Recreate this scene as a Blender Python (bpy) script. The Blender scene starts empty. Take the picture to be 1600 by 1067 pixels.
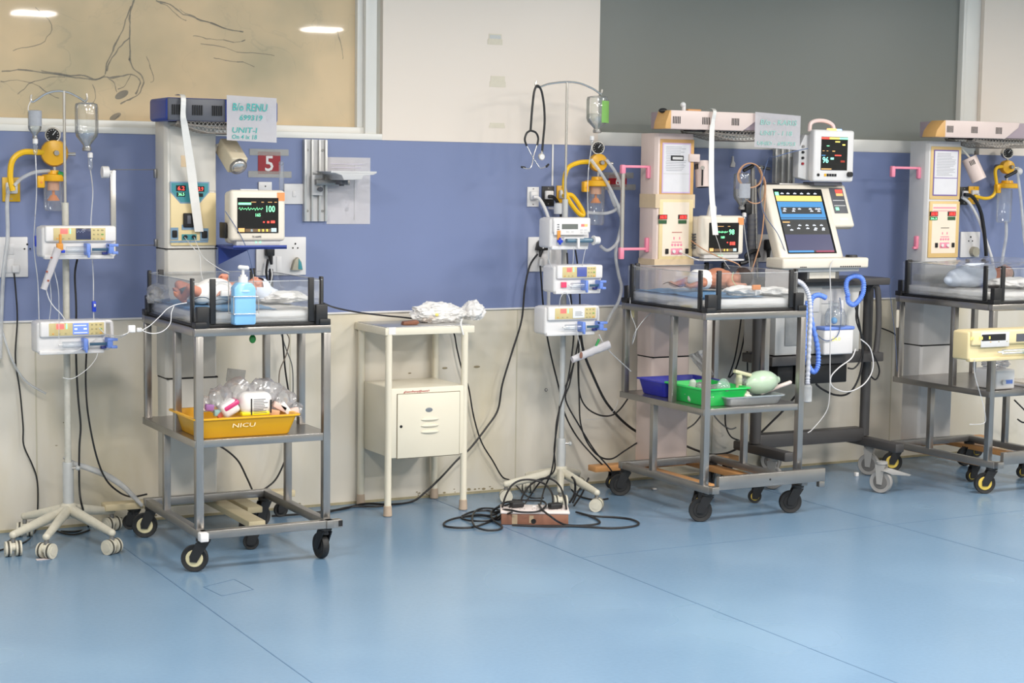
import bpy, bmesh, math, random
from mathutils import Vector, Matrix, noise, Euler
random.seed(7)
S = bpy.context.scene
COL = S.collection
PI = math.pi
rad = math.radians

# ------------------------------------------------------------------ camera, world, lights, exposure
FPX = 2676.0
_p, _a, _r = rad(5.443), rad(28.136), rad(0.781)
CAM = Vector((0, -7.674, 1.6))
CF = Vector((math.sin(_a)*math.cos(_p), math.cos(_a)*math.cos(_p), -math.sin(_p)))
_R0 = Vector((math.cos(_a), -math.sin(_a), 0)); _U0 = _R0.cross(CF)
CR = _R0*math.cos(_r) + _U0*math.sin(_r)
CU = -_R0*math.sin(_r) + _U0*math.cos(_r)
cd = bpy.data.cameras.new('camera'); cam = bpy.data.objects.new('camera', cd); COL.objects.link(cam)
cd.sensor_width = 36; cd.lens = FPX*36/1600; cd.clip_end = 60
cam.matrix_world = Matrix(((CR.x, CU.x, -CF.x, CAM.x), (CR.y, CU.y, -CF.y, CAM.y), (CR.z, CU.z, -CF.z, CAM.z), (0, 0, 0, 1)))
S.camera = cam

w = bpy.data.worlds.new('world'); S.world = w; w.use_nodes = True
w.node_tree.nodes['Background'].inputs[0].default_value = (1, 0.97, 0.93, 1)
w.node_tree.nodes['Background'].inputs[1].default_value = 0.15

CEIL = 3.0
LSIZE = {-2.7: 0.55, -4.85: 0.55, -7.0: 0.32}
LIGHT_SPOTS = [(x, y) for y in (-2.7, -4.85, -7.0) for x in (0.7, 3.3, 5.9, 8.5)]
for lx, ly in LIGHT_SPOTS:
    ld = bpy.data.lights.new('ceiling_lamp', 'AREA'); ld.shape = 'RECTANGLE'; ld.size = LSIZE[ly]; ld.size_y = LSIZE[ly]
    ld.energy = {-2.7: 44, -4.85: 56, -7.0: 52}[ly]; ld.color = (1.0, 0.935, 0.865)
    lo = bpy.data.objects.new('ceiling_lamp', ld); lo.location = (lx, ly, CEIL-0.075); COL.objects.link(lo)

S.view_settings.view_transform = 'Standard'; S.view_settings.look = 'None'
S.view_settings.gamma = 1; S.view_settings.use_curve_mapping = False
S.view_settings.exposure = 0.36

# ------------------------------------------------------------------ pixel -> world helpers (a point at a known depth in the room)
def ray(px, py): return CF*FPX + CR*(px-800) - CU*(py-533.5)
def at(px, py, Y=0.0):
    r = ray(px, py); return CAM + r*((Y-CAM.y)/r.y)
def atz(px, py, Z=0.0):
    r = ray(px, py); return CAM + r*((Z-CAM.z)/r.z)
def rect(px0, py0, px1, py1, Y):
    m = (px0+px1)/2, (py0+py1)/2
    return at(px0, m[1], Y).x, at(m[0], py1, Y).z, at(px1, m[1], Y).x, at(m[0], py0, Y).z

# ------------------------------------------------------------------ materials
MATS = {}
def mat(name, col, rough=0.5, metal=0.0, var=0.06, scale=12.0, emit=0.0, spec=0.5, bump=0.0, coat=0.0, bscale=None):
    if name in MATS: return MATS[name]
    m = bpy.data.materials.new(name); m.use_nodes = True; n = m.node_tree; N = n.nodes; L = n.links
    b = N['Principled BSDF']
    b.inputs['Roughness'].default_value = rough; b.inputs['Metallic'].default_value = metal
    b.inputs['Specular IOR Level'].default_value = spec
    b.inputs['Coat Weight'].default_value = coat
    tc = N.new('ShaderNodeTexCoord'); nz = N.new('ShaderNodeTexNoise'); nz.inputs['Scale'].default_value = scale
    nz.inputs['Detail'].default_value = 4
    L.new(tc.outputs['Object'], nz.inputs['Vector'])
    mx = N.new('ShaderNodeMix'); mx.data_type = 'RGBA'
    c = Vector(col[:3])
    mx.inputs[6].default_value = (*(c*(1-var)), 1); mx.inputs[7].default_value = (*[min(1, v*(1+var)) for v in c], 1)
    L.new(nz.outputs['Fac'], mx.inputs[0]); L.new(mx.outputs[2], b.inputs['Base Color'])
    if emit > 0:
        b.inputs['Emission Color'].default_value = (*col[:3], 1); b.inputs['Emission Strength'].default_value = emit
    if bump > 0:
        bp = N.new('ShaderNodeBump'); bp.inputs['Strength'].default_value = bump; bp.inputs['Distance'].default_value = 0.01
        n2 = N.new('ShaderNodeTexNoise'); n2.inputs['Scale'].default_value = bscale or scale*2; L.new(tc.outputs['Object'], n2.inputs['Vector'])
        L.new(n2.outputs['Fac'], bp.inputs['Height']); L.new(bp.outputs[0], b.inputs['Normal'])
    MATS[name] = m; return m

def srgb(r, g, b):
    f = lambda v: ((v/255+0.055)/1.055)**2.4 if v > 10 else v/255/12.92
    return (f(r), f(g), f(b))

def clear(name, col=(1, 1, 1), refl=0.12, rough=0.05, opac=0.0, ocol=(0.9, 0.9, 0.9)):
    if name in MATS: return MATS[name]
    m = bpy.data.materials.new(name); m.use_nodes = True; n = m.node_tree; N = n.nodes; L = n.links
    N.remove(N['Principled BSDF']); out = N['Material Output']
    t = N.new('ShaderNodeBsdfTransparent'); t.inputs[0].default_value = (*col, 1)
    g = N.new('ShaderNodeBsdfGlossy'); g.inputs['Roughness'].default_value = rough
    lw = N.new('ShaderNodeLayerWeight'); lw.inputs[0].default_value = 0.25
    mr = N.new('ShaderNodeMapRange'); mr.inputs[3].default_value = refl*0.5; mr.inputs[4].default_value = min(1, refl*4)
    L.new(lw.outputs['Fresnel'], mr.inputs[0])
    m1 = N.new('ShaderNodeMixShader'); L.new(mr.outputs[0], m1.inputs[0]); L.new(t.outputs[0], m1.inputs[1]); L.new(g.outputs[0], m1.inputs[2])
    d = N.new('ShaderNodeBsdfDiffuse'); d.inputs[0].default_value = (*ocol, 1)
    nz = N.new('ShaderNodeTexNoise'); nz.inputs['Scale'].default_value = 9
    tc = N.new('ShaderNodeTexCoord'); L.new(tc.outputs['Object'], nz.inputs['Vector'])
    mm = N.new('ShaderNodeMath'); mm.operation = 'MULTIPLY'; mm.inputs[1].default_value = opac*2; L.new(nz.outputs['Fac'], mm.inputs[0])
    m2 = N.new('ShaderNodeMixShader'); L.new(mm.outputs[0], m2.inputs[0]); L.new(m1.outputs[0], m2.inputs[1]); L.new(d.outputs[0], m2.inputs[2])
    L.new(m2.outputs[0], out.inputs[0]); MATS[name] = m; return m

def emis(name, col, s):
    if name in MATS: return MATS[name]
    m = bpy.data.materials.new(name); m.use_nodes = True; N = m.node_tree.nodes; b = N['Principled BSDF']
    b.inputs['Base Color'].default_value = (*[v*0.2 for v in col], 1); b.inputs['Roughness'].default_value = 0.3
    b.inputs['Emission Color'].default_value = (*col, 1); b.inputs['Emission Strength'].default_value = s
    MATS[name] = m; return m

STEEL = mat('stainless_steel', srgb(160, 156, 152), 0.28, 0.85, 0.22, 5, bump=0.05)
STEELD = mat('scuffed_steel', srgb(150, 148, 146), 0.38, 0.75, 0.2, 8)
CHROME = mat('chrome', srgb(205, 200, 194), 0.22, 0.8, 0.05)
BLACKP = mat('black_plastic', srgb(28, 28, 30), 0.45, 0, 0.2)
RUBBER = mat('black_rubber', srgb(30, 30, 31), 0.6, 0, 0.25)
CABLE = mat('black_cable', srgb(26, 25, 27), 0.45, 0, 0.1)
WHITEP = mat('white_plastic', srgb(226, 224, 224), 0.35, 0, 0.03)
GREYP = mat('light_grey_plastic', srgb(206, 205, 205), 0.4, 0, 0.04)
CREAMP = mat('cream_plastic', srgb(226, 218, 204), 0.4, 0, 0.03)
OFFW = mat('offwhite_enamel', srgb(214, 208, 200), 0.4, 0, 0.05, 6)
GREYW = mat('greywhite_enamel', srgb(208, 205, 198), 0.4, 0, 0.05, 6)
CREAMM = mat('cream_painted_metal', srgb(226, 219, 200), 0.35, 0, 0.03, 5)
STANDP = mat('worn_cream_paint', srgb(205, 200, 184), 0.45, 0, 0.12, 40)
POLEP = mat('grey_white_paint', srgb(188, 190, 190), 0.35, 0.1, 0.08, 30)
YELC = mat('pale_yellow_panel', srgb(228, 208, 160), 0.45, 0, 0.04)
YELB = mat('straw_panel', srgb(222, 190, 130), 0.45, 0, 0.05)
PINKW = mat('pinkish_white_enamel', srgb(222, 203, 196), 0.4, 0, 0.04)
ORNG = mat('orange_beige_laminate', srgb(216, 168, 104), 0.45, 0, 0.1)
WOODO = mat('orange_varnished_wood', srgb(205, 150, 95), 0.45, 0, 0.15, 20)
WOODC = mat('cream_painted_wood', srgb(205, 190, 155), 0.5, 0, 0.1, 20)
YEL = mat('bright_yellow_plastic', srgb(238, 178, 28), 0.35, 0, 0.05)
YELH = mat('yellow_hose', srgb(240, 190, 20), 0.4, 0, 0.05)
ORA = mat('orange_plastic', srgb(235, 140, 60), 0.4, 0, 0.05)
NAVY = mat('navy_blue_metal', srgb(40, 64, 145), 0.4, 0, 0.08)
DGREY = mat('dark_grey_panel', srgb(82, 84, 92), 0.45, 0, 0.06)
SLOT = mat('slot_black', srgb(20, 20, 22), 0.7)
TEAL = mat('teal_panel', srgb(60, 140, 150), 0.4)
SLATE = mat('slate_blue_edge', srgb(120, 150, 175), 0.4)
PINK = mat('pink_plastic', srgb(236, 140, 165), 0.4, 0, 0.05)
PAPER = mat('white_paper', srgb(238, 236, 240), 0.8, 0, 0.03, 30)
PAPERC = mat('form_paper', srgb(222, 221, 225), 0.6, 0, 0.04, 30)
TAPE = clear('clear_tape', (0.9, 0.9, 0.86), 0.2, 0.25, 0.22, (0.8, 0.78, 0.74))
TAPEB = mat('yellowed_tape', srgb(214, 192, 160), 0.45, 0, 0.08, 30)
GAUZE = mat('white_gauze', srgb(232, 230, 226), 0.9, 0, 0.04, 60)
INKG = mat('green_ink', srgb(70, 170, 165), 0.7)
INKF = mat('faded_green_ink', srgb(150, 198, 190), 0.7)
INKR = mat('red_ink', srgb(170, 40, 40), 0.7)
RED = mat('dark_red_card', srgb(150, 22, 36), 0.5)
ACRY = clear('clear_acrylic', (0.98, 0.985, 0.99), 0.10, 0.06, 0.035, (0.9, 0.92, 0.94))
ACRYE = clear('acrylic_edge', (0.85, 0.88, 0.9), 0.4, 0.1, 0.3, (0.9, 0.92, 0.94))
JAR = clear('clear_jar', (0.93, 0.95, 0.97), 0.15, 0.05, 0.10, (0.8, 0.82, 0.86))
BOTTLE = clear('bottle_glass', (0.985, 0.99, 0.985), 0.22, 0.04, 0.06, (0.9, 0.91, 0.9))
LIQ = clear('clear_liquid', (0.97, 0.975, 0.96), 0.2, 0.03, 0.12, (0.85, 0.86, 0.82))
TUBEC = clear('clear_tubing', (0.85, 0.86, 0.88), 0.2, 0.15, 0.4, (0.86, 0.87, 0.88))
BAGC = clear('clear_plastic_bag', (0.9, 0.9, 0.92), 0.25, 0.15, 0.22, (0.85, 0.84, 0.85))
SCREEN = mat('screen_glass', srgb(18, 18, 20), 0.12)
BLUEC = mat('blue_clip', srgb(110, 140, 215), 0.4)
BLUED = mat('dark_blue_clamp', srgb(25, 60, 190), 0.4)
SYRB = mat('dark_teal_plunger', srgb(50, 85, 110), 0.4)
SKIN = mat('infant_skin', srgb(205, 140, 118), 0.5, 0, 0.08, 25)
SKIND = mat('infant_skin_brown', srgb(178, 118, 92), 0.5, 0, 0.08, 25)
HAIR = mat('dark_brown_hair', srgb(52, 38, 34), 0.8, 0, 0.2, 90, bump=0.3)
CLOTH = mat('white_cotton', srgb(232, 230, 228), 0.9, 0, 0.03, 30, bump=0.15)
CLOTHB = mat('pale_blue_cotton', srgb(218, 226, 240), 0.9, 0, 0.04, 30, bump=0.15)
BLUESH = mat('light_blue_sheet', srgb(140, 190, 232), 0.85, 0, 0.05, 20, bump=0.15)
PGREEN = emis('green_led', (0.25, 1.0, 0.45), 1.6)
PYEL = emis('yellow_led', (1.0, 0.8, 0.15), 1.4)
PRED = emis('red_led', (1.0, 0.07, 0.05), 1.6)
PBLUE = emis('blue_lcd', (0.20, 0.32, 0.95), 0.8)
PWHITE = emis('white_screen_text', (0.85, 0.9, 1.0), 0.9)
PORA = emis('orange_screen', (1.0, 0.55, 0.2), 0.9)
PCYAN = emis('cyan_screen', (0.1, 0.38, 0.8), 0.6)
PNAVY = emis('slate_screen', (0.11, 0.11, 0.22), 0.5)
PGREY = emis('dim_screen', (0.10, 0.10, 0.10), 0.3)

# ------------------------------------------------------------------ mesh builder
class MB:
    def __init__(s): s.bm = bmesh.new(); s.mats = []; s.M = Matrix()
    def mi(s, m):
        if m not in s.mats: s.mats.append(m)
        return s.mats.index(m)
    def _fin(s, tmp, m, smooth=False):
        i = s.mi(m)
        vs = [s.bm.verts.new(s.M @ v.co) for v in tmp.verts]
        tmp.verts.index_update()
        for f in tmp.faces:
            try: g = s.bm.faces.new([vs[v.index] for v in f.verts])
            except ValueError: continue
            g.material_index = i; g.smooth = smooth
        tmp.free(); return s
    def box(s, x0, y0, z0, x1, y1, z1, m, bev=0.0, seg=2, rot=None):
        t = bmesh.new(); bmesh.ops.create_cube(t, size=1)
        sx, sy, sz = abs(x1-x0), abs(y1-y0), abs(z1-z0)
        c = Vector(((x0+x1)/2, (y0+y1)/2, (z0+z1)/2))
        for v in t.verts: v.co = Vector((v.co.x*sx, v.co.y*sy, v.co.z*sz))
        if bev > 0: bmesh.ops.bevel(t, geom=t.edges[:], offset=min(bev, sx*.45, sy*.45, sz*.45), segments=seg, affect='EDGES', profile=0.5)
        Mx = Matrix.Translation(c) @ (rot.to_matrix().to_4x4() if rot else Matrix())
        bmesh.ops.transform(t, matrix=Mx, verts=t.verts)
        return s._fin(t, m, bev > 0)
    def prism(s, pts, axis, a, b, m, bev=0.0):
        # polygon in the plane normal to axis, extruded a..b ; pts are the two other coordinates in xyz order
        t = bmesh.new()
        def mk(p, d):
            if axis == 'y': return (p[0], d, p[1])
            if axis == 'x': return (d, p[0], p[1])
            return (p[0], p[1], d)
        A = [t.verts.new(mk(p, a)) for p in pts]; B = [t.verts.new(mk(p, b)) for p in pts]
        t.faces.new(A); t.faces.new(B[::-1])
        for i in range(len(pts)): j = (i+1) % len(pts); t.faces.new((A[j], A[i], B[i], B[j]))
        bmesh.ops.recalc_face_normals(t, faces=t.faces)
        if bev > 0: bmesh.ops.bevel(t, geom=t.edges[:], offset=bev, segments=2, affect='EDGES', profile=0.5)
        return s._fin(t, m, bev > 0)
    def cyl(s, p, q, r, m, r2=None, seg=20, caps=True):
        p, q = Vector(p), Vector(q); d = q-p; h = d.length
        if h < 1e-6: return s
        t = bmesh.new(); bmesh.ops.create_cone(t, cap_ends=caps, segments=seg, radius1=r, radius2=r if r2 is None else r2, depth=h)
        Mx = Matrix.Translation((p+q)/2) @ d.to_track_quat('Z', 'Y').to_matrix().to_4x4()
        bmesh.ops.transform(t, matrix=Mx, verts=t.verts)
        i = s.mi(m); s._fin(t, m, True)
        return s
    def sph(s, c, r, m, sc=(1, 1, 1), rot=None, u=20, v=12):
        t = bmesh.new(); bmesh.ops.create_uvsphere(t, u_segments=u, v_segments=v, radius=r)
        Mx = Matrix.Translation(Vector(c)) @ (rot.to_matrix().to_4x4() if rot else Matrix()) @ Matrix.Diagonal((*sc, 1))
        bmesh.ops.transform(t, matrix=Mx, verts=t.verts); return s._fin(t, m, True)
    def cap(s, p, q, r, m, r2=None):
        r2 = r if r2 is None else r2
        s.sph(p, r, m, u=14, v=8); s.sph(q, r2, m, u=14, v=8); return s.cyl(p, q, r, m, r2, 14)
    def tube(s, pts, r, m, seg=8, smooth=6, closed=False, caps=True):
        P = spline(pts, smooth, closed); n = len(P)
        t = bmesh.new(); rings = []; up = None
        for i in range(n):
            a = P[i-1] if (i > 0 or closed) else P[i]; b = P[(i+1) % n] if (i < n-1 or closed) else P[i]
            d = (b-a)
            if d.length < 1e-9: d = Vector((0, 0, 1))
            d.normalize()
            if up is None:
                up = d.orthogonal().normalized()
            up = (up - d*up.dot(d))
            if up.length < 1e-6: up = d.orthogonal()
            up.normalize(); sd = d.cross(up)
            rr = r(i/(n-1)) if callable(r) else r
            rings.append([t.verts.new(P[i] + (up*math.cos(k*2*PI/seg) + sd*math.sin(k*2*PI/seg))*rr) for k in range(seg)])
        for i in range(n if closed else n-1):
            A, B = rings[i], rings[(i+1) % n]
            for k in range(seg): t.faces.new((A[k], A[(k+1) % seg], B[(k+1) % seg], B[k]))
        if caps and not closed: t.faces.new(rings[0][::-1]); t.faces.new(rings[-1])
        bmesh.ops.recalc_face_normals(t, faces=t.faces)
        return s._fin(t, m, True)
    def lathe(s, prof, m, c=(0, 0, 0), seg=24, rot=None, sc=(1, 1, 1)):
        t = bmesh.new(); rings = []
        for r, z in prof: rings.append([t.verts.new((max(r, 1e-5)*math.cos(k*2*PI/seg)*sc[0], max(r, 1e-5)*math.sin(k*2*PI/seg)*sc[1], z)) for k in range(seg)])
        for A, B in zip(rings, rings[1:]):
            for k in range(seg): t.faces.new((A[k], A[(k+1) % seg], B[(k+1) % seg], B[k]))
        t.faces.new(rings[0][::-1]); t.faces.new(rings[-1])
        bmesh.ops.recalc_face_normals(t, faces=t.faces)
        Mx = Matrix.Translation(Vector(c)) @ (rot.to_matrix().to_4x4() if rot else Matrix())
        bmesh.ops.transform(t, matrix=Mx, verts=t.verts); return s._fin(t, m, True)
    def grid(s, fn, nu, nv, m, thick=0.0):
        t = bmesh.new(); V = [[t.verts.new(fn(i/nu, j/nv)) for j in range(nv+1)] for i in range(nu+1)]
        for i in range(nu):
            for j in range(nv): t.faces.new((V[i][j], V[i+1][j], V[i+1][j+1], V[i][j+1]))
        if thick:
            bmesh.ops.solidify(t, geom=t.faces[:], thickness=thick); bmesh.ops.recalc_face_normals(t, faces=t.faces)
        return s._fin(t, m, not thick or thick > .002)
    def build(s, name, parent=None, loc=None):
        me = bpy.data.meshes.new(name)
        for m in s.mats: me.materials.append(m)
        vs = s.bm.verts
        if parent is not None: off = wloc(parent)
        elif loc is not None: off = Vector(loc)
        else:
            xs = [v.co.x for v in vs]; ys = [v.co.y for v in vs]; zs = [v.co.z for v in vs]
            off = Vector(((min(xs)+max(xs))/2, (min(ys)+max(ys))/2, min(zs)))
        for v in vs: v.co -= off
        s.bm.to_mesh(me); s.bm.free()
        try: me.set_sharp_from_angle(angle=rad(38))
        except Exception: pass
        o = bpy.data.objects.new(name, me); COL.objects.link(o)
        if parent is not None: o.parent = parent
        else: o.location = off
        return o

def wloc(o):
    v = Vector(o.location)
    while o.parent is not None: o = o.parent; v = v + o.location
    return v

def spline(pts, k=6, closed=False):
    P = [Vector(p) for p in pts]
    if k <= 1 or len(P) < 3: return P
    out = []; n = len(P)
    for i in range(n if closed else n-1):
        g = lambda j: P[j % n] if closed else P[max(0, min(n-1, j))]
        p0, p1, p2, p3 = g(i-1), g(i), g(i+1), g(i+2)
        for j in range(k):
            t = j/k
            out.append(0.5*((2*p1) + (p2-p0)*t + (2*p0-5*p1+4*p2-p3)*t*t + (3*p1-p0-3*p2+p3)*t**3))
    if not closed: out.append(P[-1])
    return out

def tag(o, label, cat, group=None, kind=None):
    if label: o['label'] = label
    if cat: o['category'] = cat
    if group: o['group'] = group
    if kind: o['kind'] = kind
    return o
def thing(name, label, cat, loc, group=None):
    o = bpy.data.objects.new(name, None); o.empty_display_size = 0.05; COL.objects.link(o); o.location = loc
    return tag(o, label, cat, group)
def struct(o): o['kind'] = 'structure'; return o
def part(name, parent, fn):
    b = MB(); fn(b); return b.build(name, parent)

def text(name, s, x, z, Y, h, m, parent, shear=0.0, rotz=0.0, space=1.0, align='LEFT', depth=0.0004, M=None, width=None):
    c = bpy.data.curves.new('lettering', 'FONT'); c.body = s; c.size = h*1.4; c.shear = shear; c.space_character = space
    c.align_x = align; c.extrude = depth; c.resolution_u = 2; c.offset = h*0.015
    t = bpy.data.objects.new('lettering', c); COL.objects.link(t)
    dg = bpy.context.evaluated_depsgraph_get(); me = bpy.data.meshes.new_from_object(t.evaluated_get(dg))
    bpy.data.objects.remove(t); bpy.data.curves.remove(c)
    if width and len(me.vertices):
        xs = [v.co.x for v in me.vertices]; k = width/max(1e-6, max(xs)-min(xs))
        for v in me.vertices: v.co.x *= k
    Mx = (M if M else Matrix.Translation((x, Y, z)) @ Matrix.Rotation(rotz, 4, 'Y') @ Matrix.Rotation(PI/2, 4, 'X'))
    me.transform(Mx)
    if parent is not None: me.transform(Matrix.Translation(-wloc(parent)))
    me.materials.clear(); me.materials.append(m)
    o = bpy.data.objects.new(name, me); COL.objects.link(o); o.parent = parent
    return o

def remeshed(b, name, vox, parent=None, smooth=4, loc=None):
    o = b.build(name, None, loc)
    md = o.modifiers.new('r', 'REMESH'); md.mode = 'VOXEL'; md.voxel_size = vox
    sm = o.modifiers.new('s', 'SMOOTH'); sm.iterations = smooth; sm.factor = 0.5
    dg = bpy.context.evaluated_depsgraph_get(); me = bpy.data.meshes.new_from_object(o.evaluated_get(dg))
    mm = list(o.data.materials); o.modifiers.clear(); o.data = me
    if not me.materials:
        for m in mm: me.materials.append(m)
    for p in me.polygons: p.use_smooth = True
    if parent is not None:
        o.location = o.location - wloc(parent); o.parent = parent
    return o

def copy_tree(o, parent=None):
    c = o.copy(); COL.objects.link(c); c.parent = parent
    for ch in list(o.children): copy_tree(ch, c)
    return c

def cable(label, pts, r=0.0035, m=None, name='cable', cat='cable', group=None, seg=8):
    b = MB(); b.tube([Vector(p) for p in pts], r, m or CABLE, seg=seg)
    return tag(b.build(name), label, cat, group)
def pp(Y, *l): return [at(a, b, Y) for a, b in l]
def fl(z, *l): return [atz(a, b, z) for a, b in l]

def frac(p, sc, o=3):
    return noise.fractal(Vector(p)*sc, 1.0, 2.0, o)

# ------------------------------------------------------------------ the room
XL, XR, YB = -1.6, 11.0, -10.5
def floor_mat():
    m = mat('blue_vinyl_floor', srgb(108, 136, 162), 0.22, 0, 0.07, 1.3, spec=0.4)
    N = m.node_tree.nodes; L = m.node_tree.links; b = N['Principled BSDF']
    tc = N.new('ShaderNodeTexCoord'); n2 = N.new('ShaderNodeTexNoise'); n2.inputs['Scale'].default_value = 60; n2.inputs['Detail'].default_value = 5
    L.new(tc.outputs['Object'], n2.inputs['Vector'])
    n3 = N.new('ShaderNodeTexNoise'); n3.inputs['Scale'].default_value = 1.1; n3.inputs['Detail'].default_value = 2; L.new(tc.outputs['Object'], n3.inputs['Vector'])
    mr = N.new('ShaderNodeMapRange'); mr.inputs[3].default_value = 0.14; mr.inputs[4].default_value = 0.36; L.new(n3.outputs['Fac'], mr.inputs[0]); L.new(mr.outputs[0], b.inputs['Roughness'])
    src = b.inputs['Base Color'].links[0].from_socket
    mx = N.new('ShaderNodeMix'); mx.data_type = 'RGBA'; mx.blend_type = 'OVERLAY'; mx.inputs[0].default_value = 0.07
    L.new(src, mx.inputs[6]); L.new(n2.outputs['Fac'], mx.inputs[7])
    mx2 = N.new('ShaderNodeMix'); mx2.data_type = 'RGBA'; mx2.inputs[7].default_value = (*srgb(140, 168, 190), 1)
    m3 = N.new('ShaderNodeMapRange'); m3.inputs[1].default_value = 0.5; m3.inputs[2].default_value = 0.8; m3.inputs[4].default_value = 0.4; L.new(n3.outputs['Fac'], m3.inputs[0])
    L.new(m3.outputs[0], mx2.inputs[0]); L.new(mx.outputs[2], mx2.inputs[6]); L.new(mx2.outputs[2], b.inputs['Base Color'])
    return m
def stained_wall(name, base, stain, amt):
    m = mat(name, base, 0.28, 0, 0.02, 1.5, bump=0.12, bscale=3.0)
    N = m.node_tree.nodes; L = m.node_tree.links; b = N['Principled BSDF']
    src = b.inputs['Base Color'].links[0].from_socket
    tc = N.new('ShaderNodeTexCoord'); mp = N.new('ShaderNodeMapping'); mp.inputs['Scale'].default_value = (2.2, 1, 0.7); L.new(tc.outputs['Object'], mp.inputs[0])
    n = N.new('ShaderNodeTexNoise'); n.inputs['Scale'].default_value = 1.6; n.inputs['Detail'].default_value = 5; L.new(mp.outputs[0], n.inputs['Vector'])
    mr = N.new('ShaderNodeMapRange'); mr.inputs[1].default_value = 0.45; mr.inputs[2].default_value = 0.75; mr.inputs[4].default_value = amt; L.new(n.outputs['Fac'], mr.inputs[0])
    mx = N.new('ShaderNodeMix'); mx.data_type = 'RGBA'; mx.inputs[7].default_value = (*stain, 1)
    L.new(mr.outputs[0], mx.inputs[0]); L.new(src, mx.inputs[6]); L.new(mx.outputs[2], b.inputs['Base Color'])
    return m
FLOOR = floor_mat()
LOWW = stained_wall('cream_lower_wall', srgb(220, 214, 202), srgb(208, 196, 166), 0.8)
UPW = mat('cream_upper_panel', srgb(232, 220, 208), 0.35, 0, 0.015, 2)
BLUEB = mat('blue_wall_laminate', srgb(119, 132, 171), 0.38, 0, 0.06, 2.5, bump=0.06, bscale=2)
WFRAME = mat('white_window_frame', srgb(226, 224, 218), 0.35, 0, 0.02)
ROOMW = mat('room_paint', srgb(225, 222, 212), 0.6, 0, 0.02)
GGREEN = mat('grey_green_blind_glass', srgb(125, 128, 123), 0.33, 0, 0.05, 1.2, spec=0.3)
def marble_mat():
    m = mat('soiled_tan_pane', srgb(222, 197, 160), 0.6, 0, 0.03, 3, coat=0.5, spec=0.1)
    N = m.node_tree.nodes; L = m.node_tree.links; b = N['Principled BSDF']; src = b.inputs['Base Color'].links[0].from_socket
    tc = N.new('ShaderNodeTexCoord'); n = N.new('ShaderNodeTexNoise'); n.inputs['Scale'].default_value = 1.7; n.inputs['Detail'].default_value = 4; L.new(tc.outputs['Object'], n.inputs['Vector'])
    mr = N.new('ShaderNodeMapRange'); mr.inputs[1].default_value = 0.42; mr.inputs[2].default_value = 0.72; mr.inputs[4].default_value = 0.75; L.new(n.outputs['Fac'], mr.inputs[0])
    mx = N.new('ShaderNodeMix'); mx.data_type = 'RGBA'; mx.inputs[7].default_value = (*srgb(164, 158, 134), 1)
    L.new(mr.outputs[0], mx.inputs[0]); L.new(src, mx.inputs[6])
    n2 = N.new('ShaderNodeTexNoise'); n2.inputs['Scale'].default_value = 3.2; n2.inputs['Detail'].default_value = 7; n2.inputs['Distortion'].default_value = 1.1; L.new(tc.outputs['Object'], n2.inputs['Vector'])
    s1 = N.new('ShaderNodeMath'); s1.operation = 'SUBTRACT'; s1.inputs[1].default_value = 0.5; L.new(n2.outputs['Fac'], s1.inputs[0])
    s2 = N.new('ShaderNodeMath'); s2.operation = 'ABSOLUTE'; L.new(s1.outputs[0], s2.inputs[0])
    m3 = N.new('ShaderNodeMapRange'); m3.inputs[1].default_value = 0.0; m3.inputs[2].default_value = 0.012; m3.inputs[3].default_value = 0.35; m3.inputs[4].default_value = 0.0; L.new(s2.outputs[0], m3.inputs[0])
    m4 = N.new('ShaderNodeMath'); m4.operation = 'MULTIPLY'; L.new(m3.outputs[0], m4.inputs[0]); L.new(mr.outputs[0], m4.inputs[1])
    mx2 = N.new('ShaderNodeMix'); mx2.data_type = 'RGBA'; mx2.inputs[7].default_value = (*srgb(120, 122, 118), 1)
    L.new(m4.outputs[0], mx2.inputs[0]); L.new(mx.outputs[2], mx2.inputs[6]); L.new(mx2.outputs[2], b.inputs['Base Color'])
    return m
MARBLE = marble_mat()

b = MB(); b.box(XL, YB, -0.1, XR, 0.3, 0, FLOOR); floor = struct(b.build('floor'))
SEAM = mat('floor_seam', srgb(70, 100, 130), 0.6)
def seam(b, p, q, wd=0.0035):
    p, q = Vector(p), Vector(q); d = (q-p).normalized(); n = Vector((-d.y, d.x, 0))*wd/2
    b.prism([((p+n).x, (p+n).y), ((p-n).x, (p-n).y), ((q-n).x, (q-n).y), ((q+n).x, (q+n).y)], 'z', -0.001, 0.0006, SEAM)
def fn(b):
    x1 = atz(235, 885).x; x2 = atz(860, 852).x
    for x in (x1, x2, x2+(x2-x1)): seam(b, (x, 0, 0), (x, -7.5, 0))
    seam(b, (x2, atz(900, 872).y, 0), (x2+3, atz(900, 872).y, 0), 0.002)
    c = [atz(318, 917), atz(366, 905), atz(396, 921), atz(347, 931)]
    for i in range(4): seam(b, c[i], c[(i+1) % 4], 0.003)
part('seam', floor, fn)
b = MB(); b.box(XL, YB, CEIL, XR, 0.3, CEIL+0.1, ROOMW); struct(b.build('ceiling'))
b = MB(); b.box(XL-0.1, YB, 0, XL, 0.3, CEIL, ROOMW); struct(b.build('wall_left'))
b = MB(); b.box(XR, YB, 0, XR+0.1, 0.3, CEIL, ROOMW); struct(b.build('wall_right'))
b = MB(); b.box(XL, YB-0.1, 0, XR, YB, CEIL, ROOMW); struct(b.build('wall_front'))
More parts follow.
